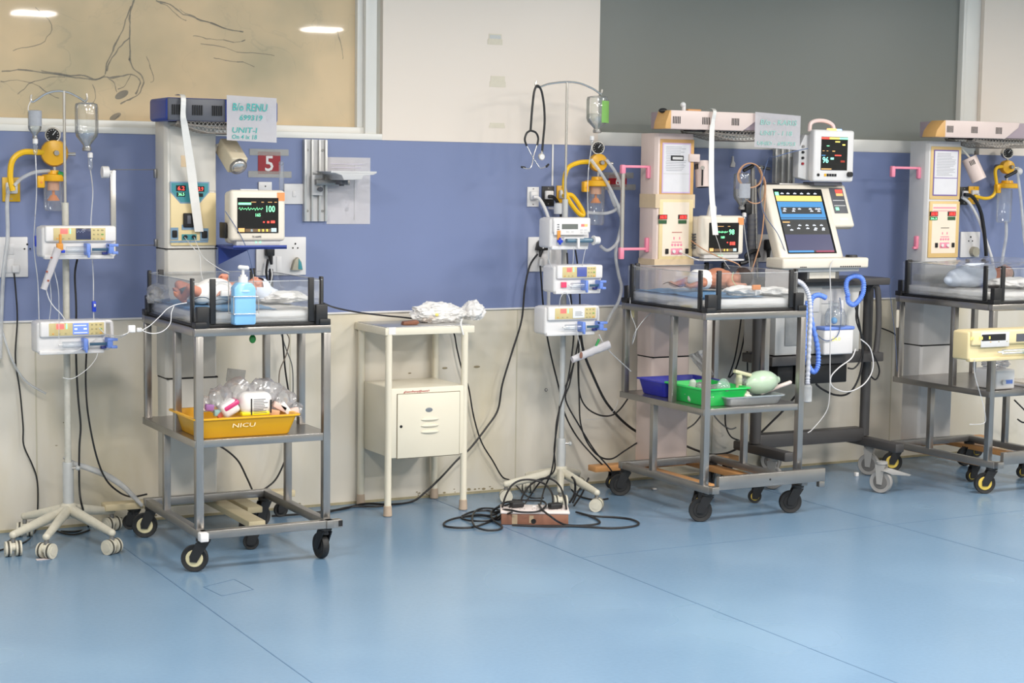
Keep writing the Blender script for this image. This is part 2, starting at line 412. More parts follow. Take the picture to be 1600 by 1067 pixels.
# back wall: lower cream panelling, blue band, upper panels
ZB0, ZB1, ZS = 0.945, 1.775, 1.855
WX1, WX2, WX3, WX4 = 3.30, 4.585, 7.055, 7.20
b = MB(); b.box(XL, 0, 0, XR, 0.3, ZB0, LOWW)
b.box(XL, 0, ZB0, XR, 0.3, ZB1, LOWW); b.box(3.37, 0, ZB1, WX2, 0.3, CEIL, UPW); b.box(WX4, -0.012, ZB1, XR, 0.3, CEIL, UPW)
b.box(XL, 0.12, ZB1, 3.37, 0.3, CEIL, UPW); b.box(WX2, 0.12, ZB1, WX4, 0.3, CEIL, UPW)
wall = struct(b.build('wall_back'))
b = MB(); b.box(XL, -0.008, ZB0, XR, 0, ZB1, BLUEB); struct(b.build('trim_1'))
b = MB(); b.box(XL, -0.010, ZB0-0.008, XR, 0, ZB0, WHITEP); struct(b.build('trim_2'))
b = MB(); b.box(3.37, -0.012, ZB1, WX2, 0, CEIL, UPW); struct(b.build('trim_3'))
b = MB(); b.box(XL, -0.004, 0, XR, 0, 0.012, mat('dirty_joint', srgb(170, 160, 130), 0.7, 0, 0.3, 20)); struct(b.build('baseboard_back'))
# panel joints of the lower wall
JOINT = mat('panel_joint', srgb(196, 190, 170), 0.5)
def fn(b):
    for x in (1.7, 2.9, 4.13, 5.35, 6.6):
        b.box(x, -0.0015, 0, x+0.006, 0.001, ZB0-0.01, JOINT)
part('panel_joint', wall, fn)
def fn(b):
    g = mat('wall_smudge', srgb(150, 138, 110), 0.8, 0, 0.4, 60)
    for (x, y, s) in ((695, 575, .01), (745, 573, .012), (640, 583, .006), (88, 696, .004), (100, 660, .004)):
        p = at(x, y, 0); b.sph((p.x, -0.001, p.z), s, g, (1.6, .08, .5), u=10, v=6)
    for k in range(26):
        x = 3.55+random.random()*0.55 if k < 18 else 1.9+random.random()*1.2
        b.sph((x, -0.001, 0.015+random.random()*0.02), 0.004*random.random()+.002, g, (1.8, .1, 1), u=8, v=6)
part('wall_mark', wall, fn)
p = at(853, 609, 0)
b = MB(); b.sph((p.x, -0.004, p.z), 0.006, CHROME, (1, .8, 1)); b.cyl((p.x, 0, p.z), (p.x, -0.003, p.z), 0.009, STEELD)
tag(b.build('wall_screw'), 'small round screw head in the cream wall panel right of the bedside cabinet', 'screw')
# windows
b = MB(); b.box(XL, 0.02, ZB1, WX1+0.005, 0.10, ZS-0.02, WFRAME, 0.004); b.box(XL, -0.014, ZB1, WX1+0.07, 0.02, ZS-0.05, WFRAME, 0.003)
b.box(WX1-0.045, 0.03, ZS-0.03, WX1-0.015, 0.10, CEIL, WFRAME, 0.004); b.box(WX1-0.015, 0.0, ZS-0.06, WX1+0.045, 0.10, CEIL, WFRAME, 0.004); b.box(WX1+.045, 0.02, ZB1, 3.37, 0.10, CEIL, mat('grey_reveal', srgb(196, 194, 184), 0.5))
w1 = struct(b.build('window_1'))
w1p = part('pane', w1, lambda b: b.box(XL, 0.06, ZS-0.03, WX1-0.04, 0.066, CEIL, MARBLE))
VEIN = clear('vein_stain', (0.87, 0.885, 0.91), 0.0, 0.5, 0.10, (0.22, 0.24, 0.27))
def fn(b):
    V = [[(212, 0), (206, 22), (203, 50), (202, 95)], [(206, 12), (196, 38), (183, 62), (168, 95), (160, 115)], [(202, 60), (190, 70), (178, 88), (163, 112)],
         [(0, 112), (50, 114), (100, 117), (140, 124), (160, 118), (180, 122), (205, 118), (214, 128), (210, 145)], [(160, 116), (145, 122), (120, 117), (60, 112)],
         [(202, 92), (208, 104), (217, 118), (216, 140), (205, 155), (185, 162)], [(245, 0), (268, 14), (300, 28), (340, 39), (376, 49)], [(250, 5), (275, 25), (290, 32)],
         [(280, 16), (310, 30), (352, 42)], [(165, 118), (180, 130), (185, 142)], [(228, 88), (233, 105), (238, 122), (230, 127)], [(205, 118), (200, 132), (188, 138)],
         [(524, 48), (530, 65), (538, 92)], [(300, 55), (330, 62), (380, 60)], [(100, 120), (60, 125), (30, 150)], [(172, 188), (176, 182), (186, 178)], [(146, 130), (150, 150), (140, 165)],
         [(312, 70), (380, 78), (430, 90)], [(330, 95), (360, 92), (400, 104)], [(60, 14), (80, 40), (60, 70), (20, 80)], [(0, 128), (50, 132), (90, 150)]]
    for k, v in enumerate(V):
        pts = [Vector((at(x, y, .06).x, 0.058, at(x, y, .06).z)) for x, y in v]
        P = spline(pts, 5); P = [q + Vector((frac(q, 9)*.02, 0, frac(q+Vector((5, 5, 5)), 9)*.02)) for q in P]
        wd = 0.0042 if k < 7 else 0.002
        for j in range(len(P)-1):
            d = (P[j+1]-P[j]); 
            if d.length < 1e-5: continue
            n = Vector((-d.z, 0, d.x)).normalized()*wd*(0.5+abs(frac(P[j], 20)))
            b.prism([((P[j]+n).x, (P[j]+n).z), ((P[j]-n).x, (P[j]-n).z), ((P[j+1]-n*.9).x, (P[j+1]-n*.9).z), ((P[j+1]+n*.9).x, (P[j+1]+n*.9).z)], 'y', 0.0575, 0.0585, VEIN)
    for (x, y, sx, sz) in ((190, 148, .035, .016), (180, 182, .03, .012)):
        c = at(x, y, .06); b.sph((c.x, 0.058, c.z), 1, VEIN, (sx, 0.001, sz), Euler((0, -.5, 0)), u=14, v=8)
part('vein_pattern', w1p, fn)
b = MB(); b.box(WX2, 0.0, ZB1, WX3+0.12, 0.10, ZS-0.01, WFRAME, 0.003)
b.box(WX3, 0.0, ZS-0.03, WX3+0.025, 0.10, CEIL, WFRAME, 0.004); b.box(WX3+0.03, 0.015, ZS-.06, WX4, 0.10, CEIL, WFRAME, 0.004)
w2 = struct(b.build('window_2'))
part('pane', w2, lambda b: b.box(WX2, 0.04, ZS-0.02, WX3+.005, 0.046, CEIL, GGREEN))
for n_, (x, y) in enumerate(LIGHT_SPOTS):
    t = thing('ceiling_light', 'rectangular recessed ceiling light panel in the row over the ward', 'ceiling light', (x, y, CEIL-0.07), 'ceiling light panels')
    h = LSIZE[y]/2
    part('frame', t, lambda b: (b.box(x-h-.04, y-h-.04, CEIL-.05, x+h+.04, y+h+.04, CEIL, WHITEP)))
    part('diffuser', t, lambda b: b.box(x-h, y-h, CEIL-.06, x+h, y+h, CEIL-.05, emis('diffuser_glow', (1, .97, .92), 3.0)))
# ------------------------------------------------------------------ castors, trolleys, bassinets, warmers
def castor(parent, x, y, ztop, r, yaw, wm=RUBBER, hub=None, fm=BLACKP, wd=0.028, offs=0.03, cap=True, name='castor'):
    """swivel castor under (x,y,ztop); wheel touches the floor; yaw = heading of the wheel axle"""
    ax = Vector((math.cos(yaw), math.sin(yaw), 0)); fw = Vector((-ax.y, ax.x, 0))
    c = Vector((x, y, 0)) + fw*offs; c.z = r
    b = MB(); b.cyl((x, y, ztop), (x, y, ztop-0.012), 0.03, fm); b.cyl((x, y, ztop-.012), (x, y, ztop-.03), 0.02, fm)
    for sgn in (-1, 1):
        o = ax*sgn*(wd/2+0.006)
        t = 0.0025
        P = [Vector((x, y, ztop-.015))+fw*0.026+o, Vector((x, y, ztop-.015))-fw*0.026+o, c-fw*.012+Vector((0, 0, -.014))+o, c+fw*.016+Vector((0, 0, -.012))+o, c+fw*.018+Vector((0, 0, .01))+o]
        tb = bmesh.new(); A = [tb.verts.new(p-ax*t) for p in P]; B = [tb.verts.new(p+ax*t) for p in P]
        tb.faces.new(A); tb.faces.new(B[::-1])
        for i in range(5): j = (i+1) % 5; tb.faces.new((A[j], A[i], B[i], B[j]))
        bmesh.ops.recalc_face_normals(tb, faces=tb.faces); b._fin(tb, fm)
    b.cyl(Vector((x, y, ztop-.018))-ax*(wd/2+.008), Vector((x, y, ztop-.018))+ax*(wd/2+.008), 0.012, fm)
    f = b.build(name, parent)
    q = Euler((0, PI/2, 0)).to_matrix(); R = Matrix.Rotation(yaw, 3, 'Z') @ q
    b = MB(); h = wd/2
    b.M = Matrix.Translation(c) @ R.to_4x4()
    b.lathe([(r*.62, -h*.75), (r*.8, -h*.9), (r*.94, -h), (r, -h*.6), (r, h*.6), (r*.94, h), (r*.8, h*.9), (r*.62, h*.75)], wm, seg=28)
    wh = b.build('wheel', f)
    b = MB(); b.M = Matrix.Translation(c) @ R.to_4x4()
    b.lathe([(r*.3, -h*1.0), (r*.6, -h*.95), (r*.66, -h*.7), (r*.66, h*.7), (r*.6, h*.95), (r*.3, h*1.0)], hub or wm, seg=24)
    b.cyl((0, 0, -h*1.25), (0, 0, h*1.25), r*.16, STEELD)
    hb = b.build('hub', f); return f

HUBC = mat('cream_hub', srgb(215, 205, 165), 0.45); HUBY = mat('yellow_hub', srgb(225, 195, 90), 0.45)
TW = 0.585
def trolley(x0, label, hubs, yaws, lowbar=None, extra=None):
    t = thing('steel_trolley', label, 'trolley', (x0+TW/2, -0.70, 0), 'stainless steel bassinet trolleys')
    x1 = x0+TW; yF, yB = -1.08, -0.33; s = 0.034
    part('top_frame', t, lambda b: [b.box(x0, yF, .952, x1, yF+s, .985, STEEL, .003), b.box(x0, yB-s, .952, x1, yB, .985, STEEL, .003),
        b.box(x0+.0005, yF+s, .9525, x0+s, yB-s, .9845, STEEL, .002), b.box(x1-s, yF+s, .9525, x1-.0005, yB-s, .9845, STEEL, .002),
        b.box(x0+.18, yF+.02, .957, x0+.205, yB-.02, .975, STEELD), b.box(x1-.205, yF+.02, .957, x1-.18, yB-.02, .975, STEELD), b.box(x0, -.72, .957, x1, -.695, .975, STEELD)])
    sh = part('shelf', t, lambda b: [b.box(x0+.005, yF+.01, .528, x1-.005, yB, .533, STEEL), b.box(x0, yF, .503, x1, yF+.006, .534, STEEL, .002), b.box(x0, yB-.006, .503, x1, yB, .534, STEEL, .002),
        b.box(x0, yF+.006, .503, x0+.006, yB-.006, .5335, STEEL, .002), b.box(x1-.006, yF+.006, .503, x1, yB-.006, .5335, STEEL, .002)])
    for xx in (x0+.004, x1-s-.004+.004):
        part('post', t, lambda b: b.box(xx, yF-.004, .17, xx+.032, yF+.030, .953, STEEL, .003))
        part('post', t, lambda b: b.box(xx, -.80, .53, xx+.03, -.768, .953, STEEL, .003))
        part('post', t, lambda b: b.box(xx, yB-.036, .53, xx+.03, yB-.006, .953, STEEL, .003))
        part('post', t, lambda b: b.box(xx, -.64, .17, xx+.03, -.61, .505, STEEL, .003))
    def base(b):
        b.box(x0+.002, -1.13, .138, x0+.036, yB, .172, STEELD, .003); b.box(x1-.036, -1.13, .138, x1-.002, yB, .172, STEELD, .003)
        b.box(x0, yB-.034, .14, x1, yB, .174, STEELD, .003); b.box(x0, -.645, .14, x1, -.62, .165, STEELD, .003) if lowbar == 'x' else None
    part('base_frame', t, base)
    if lowbar == 'deep': part('bumper_bar', t, lambda b: [b.box(x0+.045, -1.155, .158, x1+.085, -1.13, .222, STEEL, .003), b.box(x0+.005, -1.16, .142, x0+.045, -1.12, .175, STEEL, .003), b.box(x1+.05, -1.155, .13, x1+.083, -1.13, .158, STEEL, .003), b.cyl((x0+.34, -1.156, .19), (x0+.34, -1.15, .19), .005, SLOT)])
    else: part('bumper_bar', t, lambda b: [b.box(x0+.01, -1.125, .138, x1+.035, -1.09, .172, STEEL, .003), b.box(x0-.005, -1.165, .136, x0+.03, -1.125, .172, WHITEP, .004), b.box(x1+.018, -1.126, .143, x1+.036, -1.09, .168, SLOT)])
    P = [(x0+.03, -1.09), (x1-.03, -1.09), (x0+.03, -.36), (x1-.03, -.36)]
    for (px, py), hm, yw, of in zip(P, hubs, yaws, (.035, .035, .03, .03)):
        castor(t, px, py, .138, .055, yw, RUBBER, hm, offs=of)
    return t

def clip(b, x, y, z0=.984, z1=1.18, wx=.03, wy=.012):
    b.box(x-wx/2, y-wy/2, z0, x+wx/2, y+wy/2, z1, BLACKP, .003)
def bassinet(x0, label, clouded=None):
    x1 = x0+TW; t = thing('bassinet', label, 'bassinet', (x0+TW/2, -.70, .985), 'clear walled bassinets on the trolleys')
    a, c, f, k = x0+.015, x1-.015, -1.06, -.345
    part('tray', t, lambda b: [b.box(a+.02, f+.02, .986, c-.02, k-.02, .996, BLACKP), b.box(a+.02, f+.0, .986, c-.02, f+.012, .997, BLACKP, .002), b.box(a, k-.02, .986, c, k, 1.005, BLACKP, .003), b.box(a, f+.02, .986, a+.014, k-.02, .999, BLACKP, .002), b.box(c-.014, f+.02, .986, c, k-.02, .999, BLACKP, .002)])
    h0, h1 = .999, 1.168
    part('side_wall', t, lambda b: [b.box(a+.05, f, h0, c-.03, f+.005, h1, ACRY)])
    part('side_wall', t, lambda b: [b.box(a+.03, k-.005, h0, c-.03, k, h1, ACRY)])
    part('side_wall', t, lambda b: [b.box(a, f+.04, h0, a+.005, k-.02, h1, ACRY)])
    part('side_wall', t, lambda b: [b.box(c-.005, f+.04, h0, c, k-.02, h1, ACRY)])
    part('top_edge', t, lambda b: [b.box(a+.05, f, h1, c-.03, f+.006, h1+.003, ACRYE), b.box(a+.03, k-.006, h1, c-.03, k, h1+.003, ACRYE), b.box(a, f+.04, h1, a+.006, k-.02, h1+.003, ACRYE), b.box(c-.006, f+.04, h1, c, k-.02, h1+.003, ACRYE)])
    # corner mounts with two upright grips each
    for (mx, my, sx, sy) in ((a+.012, f+.0, 1, 1), (c-.012, f+.0, -1, 1), (a+.012, k-.0, 1, -1), (c-.012, k-.0, -1, -1)):
        mo = part('corner_mount', t, lambda b: [b.box(mx-.026+sx*.012, my-.016, .985, mx+.026+sx*.012, my+.016, 1.07, BLACKP, .004), b.box(mx-.024, my-.024, .985, mx+.024, my+.024, 1.01, BLACKP, .003)])
        part('upright_grip', mo, lambda b: clip(b, mx+sx*.055, my, 1.0, 1.182, .024, .014))
        part('upright_grip', mo, lambda b: clip(b, mx-sx*.012, my+sy*.055, 1.0, 1.182, .014, .024))
    return t

def fabric(b, fnz, x0, y0, x1, y1, n, m, t=.004):
    b.grid(lambda u, v: (x0+(x1-x0)*u, y0+(y1-y0)*v, fnz(x0+(x1-x0)*u, y0+(y1-y0)*v)), n, n, m, t)
def mattress(x0, label, blue=True):
    x1 = x0+TW; a, c, f, k = x0+.03, x1-.03, -1.045, -.365
    t = thing('mattress', label, 'mattress', (x0+TW/2, -.70, .997), 'bassinet mattresses')
    b = MB(); b.box(a+.004, f+.004, .997, c-.004, k-.004, 1.045, CLOTH, .015, 3)
    b.build('core', t)
    def z(x, y):
        e = min(x-a, c-x, y-f, k-y); 
        return 1.048 + .007*frac((x, y, 0), 11) - max(0, .018-e)*1.9
    part('cover', t, lambda b: fabric(b, z, a, f, c, k, 40, CLOTH))
    if blue:
        def z2(x, y): return 1.054+.007*frac((x, y, 3), 10)
        part('blue_sheet', t, lambda b: fabric(b, z2, a+.0, -1.03, a+.34, k-.03, 34, BLUESH))
        t.children[-1]['label'] = 'light blue folded sheet'
    return t

def panel_items(): pass
def warmer(c0, wd, x0, label, kind):
    """column c0..c0+wd ; head centred over trolley x0 ; kind 'blue' or 'pink'"""
    yF, yB = -.33, -.185; c1 = c0+wd
    t = thing('radiant_warmer', label, 'infant warmer', (c0+wd/2, -.26, 0), 'radiant warmer columns with overhead heater')
    side = {'blue': GREYW, 'pink': PINKW, 'pink3': GREYP}[kind]; front = {'blue': GREYW, 'pink': ORNG, 'pink3': YELB}[kind]
    top = 1.838
    part('column', t, lambda b: b.prism([(c0, yB), (c1, yB), (c1, yF+.02), (c1-.012, yF), (c0+.012, yF), (c0, yF+.02)], 'z', .70, top, side, .002))
    part('lower_column', t, lambda b: [b.prism([(c0+.004, yB), (c1, yB), (c1, yF+.012), (c1-.012, yF), (c0+.016, yF), (c0+.004, yF+.012)], 'z', .13, .695, side, .002), b.box(c0+.004, yF-.001, .693, c1, yB, .7, SLOT)])
    e = yF-.004
    zc = 1.30 if kind == 'blue' else 1.52
    u = part('upper_door', t, lambda b: b.box(c0+.022, e, (1.525 if kind == 'blue' else 1.515), c1-.008, yF+.002, top-.03, front, .003))
    l = part('control_panel', t, lambda b: b.box(c0+.022, e-.004, (1.285 if kind == 'blue' else 1.19), c1-.008, yF+.002, (1.518 if kind == 'blue' else 1.505), {'blue': YELC, 'pink': YELC, 'pink3': YELB}[kind], .004))
    part('trim_line', t, lambda b: [b.box(c0, yF-.002, 1.268 if kind == 'blue' else 1.165, c1, yB, 1.273 if kind == 'blue' else 1.169, SLOT)])
    e2 = e-.005
    lx0, lx1 = c0+.022, c1-.008; W = lx1-lx0
    if kind == 'blue':
        # teal readout plate
        x0_, z0_, x1_, z1_ = rect(266, 284, 327, 318, e2)
        pl = part('readout_plate', l, lambda b: [b.prism([(x0_, z1_), (x1_, z1_), (x1_, z0_+.05), (x1_-.045, z0_), (x0_+.045, z0_), (x0_, z0_+.05)], 'y', e2, e, SLATE),
                                       b.prism([(x0_+.006, z1_-.006), (x1_-.006, z1_-.006), (x1_-.006, z0_+.052), (x1_-.048, z0_+.006), (x0_+.048, z0_+.006), (x0_+.006, z0_+.052)], 'y', e2-.001, e2, TEAL)])
        for (q, s, m) in (((275, 289.5, 290, 298.5), '6.2', PRED), ((304, 291, 319, 299.5), '33.9', PRED), ((276, 300.5, 289, 307), '36.5', PGREEN), ((307, 302, 317, 307.5), '', PGREEN)):
            a0, b0, a1, b1 = rect(*q, e2)
            d = part('display', l, lambda b: b.box(a0, e2-.003, b0, a1, e2, b1, SLOT))
            if s: text('digits', s, a0+.006, b0+.004, e2-.0035, (b1-b0)*.7, m, l, width=(a1-a0)*.72)
        a0, b0, a1, b1 = rect(284, 351, 305, 359, e2); part('probe_plate', l, lambda b: b.box(a0, e2-.002, b0, a1, e2+.002, b1, SLATE))
        a0, b0, a1, b1 = rect(286, 333, 304, 355, e2); part('meter', l, lambda b: [b.box(a0, e2-.012, b0, a1, e2+.002, b1, SLOT, .004), b.box(a0+.015, e2-.014, b0+.015, a1-.02, e2-.01, b1-.01, DGREY, .003)])
        for q in ((268, 357, 277, 373), (314, 358, 324, 374)):
            a0, b0, a1, b1 = rect(*q, e2); part('rocker_switch', l, lambda b: [b.box(a0-.004, e2-.003, b0-.004, a1+.004, e2+.001, b1+.004, SLATE), b.box(a0+.002, e2-.01, b0+.006, a1-.002, e2-.002, b1-.008, SLOT, .003)])
        a0, b0, a1, b1 = rect(284, 366, 307, 375, e2); part('socket_strip', l, lambda b: [b.box(a0, e2-.002, b0, a1, e2+.001, b1, TEAL), b.cyl((a0+.015, e2-.012, b0+.014), (a0+.015, e2, b0+.014), .008, SLOT), b.cyl((a1-.014, e2-.012, b0+.014), (a1-.014, e2, b0+.014), .008, SLOT)])
        a0, b0, a1, b1 = rect(266, 376, 325, 379, e2); part('legend_strip', l, lambda b: b.box(a0, e2-.001, b0, a1, e2+.001, b1, SLATE))
        part('latch', t, lambda b: [b.box(c0-.012, yB-.03, 1.58, c0, yB-.005, 1.62, STEELD, .003), b.box(c0-.012, yB-.03, 1.275, c0, yB-.005, 1.31, STEELD, .003)])
        p = at(312, 243, e); 
        part('tape_patch', u, lambda b: b.box(c0+.07, e-.001, 1.63, c0+.1, e, 1.68, TAPEB))
    else:
        fa, fb, fz0, fz1 = c0+(.033 if kind == 'pink' else .04), c1-.03, 1.535, 1.79
        # the printed form on the upper door
        bm_ = mat('lilac_border', srgb(206, 180, 214), 0.6) if kind == 'pink' else mat('violet_border', srgb(120, 100, 160), 0.6)
        f = part('form_sheet', u, lambda b: [b.box(fa, e-.0025, fz0, fb, e-.0005, fz1, bm_), b.box(fa+.007, e-.0032, fz0+.007, fb-.007, e-.002, fz1-.007, PAPERC), b.box(fa+.007, e-.0036, 1.632, fb-.007, e-.003, 1.636, bm_ if kind != 'pink' else GREYP)])
        f['label'] = 'printed form with coloured border'
        tk = mat('faint_print', srgb(150, 152, 160), 0.7)
        def lines(b):
            for k in range(15):
                zz = 1.768-k*.0085
                b.box(fa+.02+.004*random.random(), e-.0040, zz, fb-.018-.05*random.random(), e-.0033, zz+.0022, tk)
        part('print', f, lines)
        if kind == 'pink':
            part('dark_label', f, lambda b: [b.box(fa+.05, e-.0048, 1.70, fb-.045, e-.004, 1.726, SLOT), b.box(fa+.06, e-.0052, 1.706, fb-.05, e-.0046, 1.719, GREYP)])
        a = lx0
        ys = {'pink': ((1029, 336, 1042, 342), (1060, 336, 1073, 342)), 'pink3': ((1453, 331, 1465, 337), (1481, 331, 1493, 337))}[kind]
        dx = 0
        for q in ys:
            a0, b0, a1, b1 = rect(*q, e2); part('display', l, lambda b: b.box(a0-.001, e2-.003, b0-.002, a1+.001, e2+.001, b1+.002, SLOT))
            text('digits', '36.9' if q is ys[0] else '38.5', a0+.003, b0+.002, e2-.0035, (b1-b0)*.75, PRED, l, width=(a1-a0)*.85)
            part('display_backlight', l, lambda b: b.box(a0+.012, e2-.0032, b0, a1-.002, e2-.003, b1, emis('red_glow', (0.7, .02, .03), .8)))
            part('display', l, lambda b: b.box(a0, e2-.003, b0-.024, a1-.002, e2+.001, b0-.006, mat('dark_green_display', srgb(50, 90, 60), 0.3)))
        if kind == 'pink3': 
            a0, b0, a1, b1 = rect(*ys[0], e2); text('digits', '36.5', a0+.003, b0-.021, e2-.0035, .011, PGREEN, l, width=(a1-a0)*.8)
        xm = (lx0+lx1)/2+.005; zb = l_z = {'pink': 1.235, 'pink3': 1.255}[kind]
        part('frame_inlay', l, lambda b: b.box(lx0+.02, e2+.0005, 1.215, lx1-.025, e2+.002, 1.49, mat('ivory_inlay', srgb(236, 222, 204), 0.45)))
        if kind == 'pink3': part('stripe', l, lambda b: [b.box(lx0+.025, e2-.0005, 1.465, lx1-.03, e2+.001, 1.472, PINK), b.box(lx0+.025, e2-.0005, 1.45, lx1-.03, e2+.001, 1.453, PINK)])
        part('probe_socket', l, lambda b: [b.box(xm-.034, e2-.002, zb-.012, xm+.034, e2+.001, zb+.02, PINK, .003), b.cyl((xm-.02, e2-.01, zb+.004), (xm-.02, e2, zb+.004), .009, WHITEP), b.cyl((xm+.02, e2-.01, zb+.004), (xm+.02, e2, zb+.004), .009, WHITEP)])
        def dots(b):
            for k in range(4): b.sph((xm-.027+k*.018, e2, zb+.038), .007, PINK, (1, .3, 1), u=10, v=6)
            b.box(xm-.03, e2-.001, zb+.05, xm+.03, e2+.001, zb+.054, PINK); b.box(xm-.02, e2-.001, zb+.065, xm-.014, e2+.001, zb+.078, PINK); b.box(xm+.014, e2-.001, zb+.065, xm+.02, e2+.001, zb+.078, PINK)
            b.box(xm-.03, e2-.001, zb+.1, xm+.03, e2+.001, zb+.103, INKR if kind == 'pink' else SLOT)
        part('touch_keys', l, dots)
        for sx in (-.06, .062): part('rocker_switch', l, lambda b: b.box(xm+sx-.009, e2-.006, zb-.008, xm+sx+.009, e2+.001, zb+.018, SLOT, .002))
        if kind == 'pink': [part('tape_band', t, lambda b: b.box(c0-.003, yF-dy, q0, c1+.002, yB, q1, TAPEB)) for dy, q0, q1 in ((.0065, 1.46, 1.53), (.0095, 1.168, 1.2))]
        # pink rod brackets on the left side of the column
        for zz in ((1.66, 1.243) if kind == 'pink' else (1.68,)):
            y_ = -.27; L = .155 if kind == 'pink' else .19; dn = -.05
            part('bracket', t, lambda b: [b.box(c0-L, y_-.008, zz, c0-.01, y_+.008, zz+.014, PINK, .004), b.box(c0-.018, y_-.012, zz-.052 if zz > 1.4 else zz-.01, c0+.002, y_+.012, zz+.014 if zz > 1.4 else zz+.065, PINK, .006), b.box(c0-L-.018, y_-.012, zz-.045 if kind != 'pink' or zz < 1.4 else zz-.03, c0-L+.008, y_+.012, zz+.016, PINK, .006)])
        if kind == 'pink': part('side_rod', t, lambda b: b.cyl((c0-.158, -.27, 1.20), (c0-.158, -.27, 1.66), .011, CHROME))
        else: part('lower_hook', t, lambda b: [b.box(c0-.016, -.282, 1.24, c0+.003, -.255, 1.31, PINK, .006), b.box(c0-.03, -.28, 1.235, c0, -.26, 1.25, PINK, .005)])
    # heater head swung along the wall: long box, face cover with vent slots, bulging wire grille
    hy0, hy1 = (-.47, -.215) if kind == 'blue' else (-.47, -.37)
    hx0 = {'blue': at(233, 170, hy1).x, 'pink': at(1021, 190, hy1).x, 'pink3': at(1441, 190, hy1).x}[kind]
    hx1 = {'blue': at(435, 170, hy0).x, 'pink': at(1243, 190, hy0).x, 'pink3': at(1243, 190, hy0).x+1.785}[kind]
    z0, z1 = (1.826, 1.925) if kind == 'blue' else (1.856, 1.948)
    if kind == 'blue':
        h = part('heater_head', t, lambda b: b.box(hx0, hy0, z0, hx1, hy1, z1, NAVY, .014, 3))
        fx = at(262, 170, hy0).x, at(352, 170, hy0).x
        part('face_plate', h, lambda b: b.box(fx[0], hy0-.004, z0+.002, fx[1], hy0+.01, z1-.003, DGREY, .004))
        sl = [at(q, 170, hy0).x for q in (268, 300, 331)]
    else:
        dx = 0 if kind == 'pink' else 1.785
        hxc = at(1047, 190, hy0).x+dx; hxb = at(1160, 190, hy0).x+dx; hxt = at(1184, 190, hy0).x+dx
        h = part('heater_head', t, lambda b: b.box(hxc+.05, hy0+.012, z0+.004, hx1, -.215, z1-.002, mat('grey_violet_head', srgb(168, 152, 160), 0.5), .004))
        part('face_cover', h, lambda b: b.prism([(hxc, z0), (hxb, z0), (hxt, z1-.03), (hxt+.012, z1), (hxc, z1)], 'y', hy0-.008, hy1, PINKW, .003))
        part('end_cap', h, lambda b: b.prism([(hx0, z0), (hxc+.001, z0), (hxc+.001, z1), (hxc-.008, z1-.002), (hx0+(hxc-hx0)*.55, z1-.022), (hx0+(hxc-hx0)*.15, z0+.035)], 'y', hy0-.009, hy1-.001, ORNG, .003))
        if kind == 'pink': part('top_fitting', h, lambda b: [b.cyl((hxc+.10, hy0+.03, z1), (hxc+.10, hy0+.03, z1+.03), .010, WHITEP), b.sph((hxc+.095, hy0+.03, z1+.03), .014, WHITEP), b.box(hxc+.12, hy0+.02, z1-.002, hxc+.2, hy0+.06, z1+.01, WOODO, .004), b.sph((hxc-.01, hy0+.05, z1-.002), .018, BLACKP, (1.4, 1, .7))])
        sl = [at(q, 190, hy0).x+dx for q in (1050, 1096, 1142)]
    for sx in sl:
        part('vent_slots', h, lambda b: [b.box(sx+k*.0098, hy0-.0095, z0+.026, sx+k*.0098+.0048, hy0+.01, z1-.03, SLOT) for k in range(5)])
    GR = mat('grille_wire', srgb(175, 165, 155), 0.35, 0.5, 0.3, 30)
    def gr(b):
        gx0, gx1, n = max(hx0, hx1-.6)+.05, hx1-.02, 24
        ya, yb = hy0+.01, -.225
        hg = lambda u: .012+.036*min(1, 3.2*u, 3.2*(1-u)+.3)
        for zf in (0, .5, 1):
            for y in (ya, yb): b.tube([(gx0+(gx1-gx0)*k/12, y+(.012 if y == ya else -.012)*zf, z0-hg(k/12)*zf) for k in range(13)], .0018, GR, seg=5, smooth=1)
        for k in range(n):
            xa, xb = gx0+(gx1-gx0)*k/n, gx0+(gx1-gx0)*(k+1)/n; ha, hb = hg(k/n), hg((k+1)/n)
            for y, sg in ((ya, 1), (yb, -1)):
                for q in range(2):
                    b.tube([(xa, y+sg*.006*q, z0-ha*q*.5), (xb, y+sg*.006*(q+1), z0-hb*(q+1)*.5)], .0012, GR, seg=4, smooth=1)
                    b.tube([(xb, y+sg*.006*q, z0-hb*q*.5), (xa, y+sg*.006*(q+1), z0-ha*(q+1)*.5)], .0012, GR, seg=4, smooth=1)
            for j in range(4):
                y0_ = ya+.012+(yb-ya-.024)*j/4; y1_ = ya+.012+(yb-ya-.024)*(j+1)/4
                b.tube([(xa, y0_, z0-ha), (xb, y1_, z0-hb)], .0012, GR, seg=4, smooth=1); b.tube([(xb, y0_, z0-hb), (xa, y1_, z0-ha)], .0012, GR, seg=4, smooth=1)
        b.box(gx0, ya+.03, z0-.003, gx1, yb-.03, z0+.005, SLOT); b.cyl((gx0+.06, (ya+yb)/2, z0-.012), (gx1-.05, (ya+yb)/2, z0-.012), .007, mat('heater_rod', srgb(200, 190, 180), .3, .4))
    part('wire_grille', h, gr)
    # foot: cross bar behind and two runners with small castors
    wm = WOODC if kind == 'blue' else WOODO
    fx0 = {'blue': atz(152, 790, .1).x, 'pink': atz(915, 733, .1).x, 'pink3': atz(1365, 700, .1).x}[kind]
    def foot(b):
        b.box(fx0, -.20, .098, c1+.42, -.12, .128, wm, .004)
        for xx in ((c1-.02 if kind == 'blue' else c0-.03), ): b.box(xx, -.85 if kind != 'blue' else -.80, .098, xx+.075, -.15, .126, wm, .004)
        b.box(c1+.08, -.85 if kind != 'blue' else -.5, .098, c1+.15, -.15, .126, wm, .004)
    part('foot_frame', t, foot)
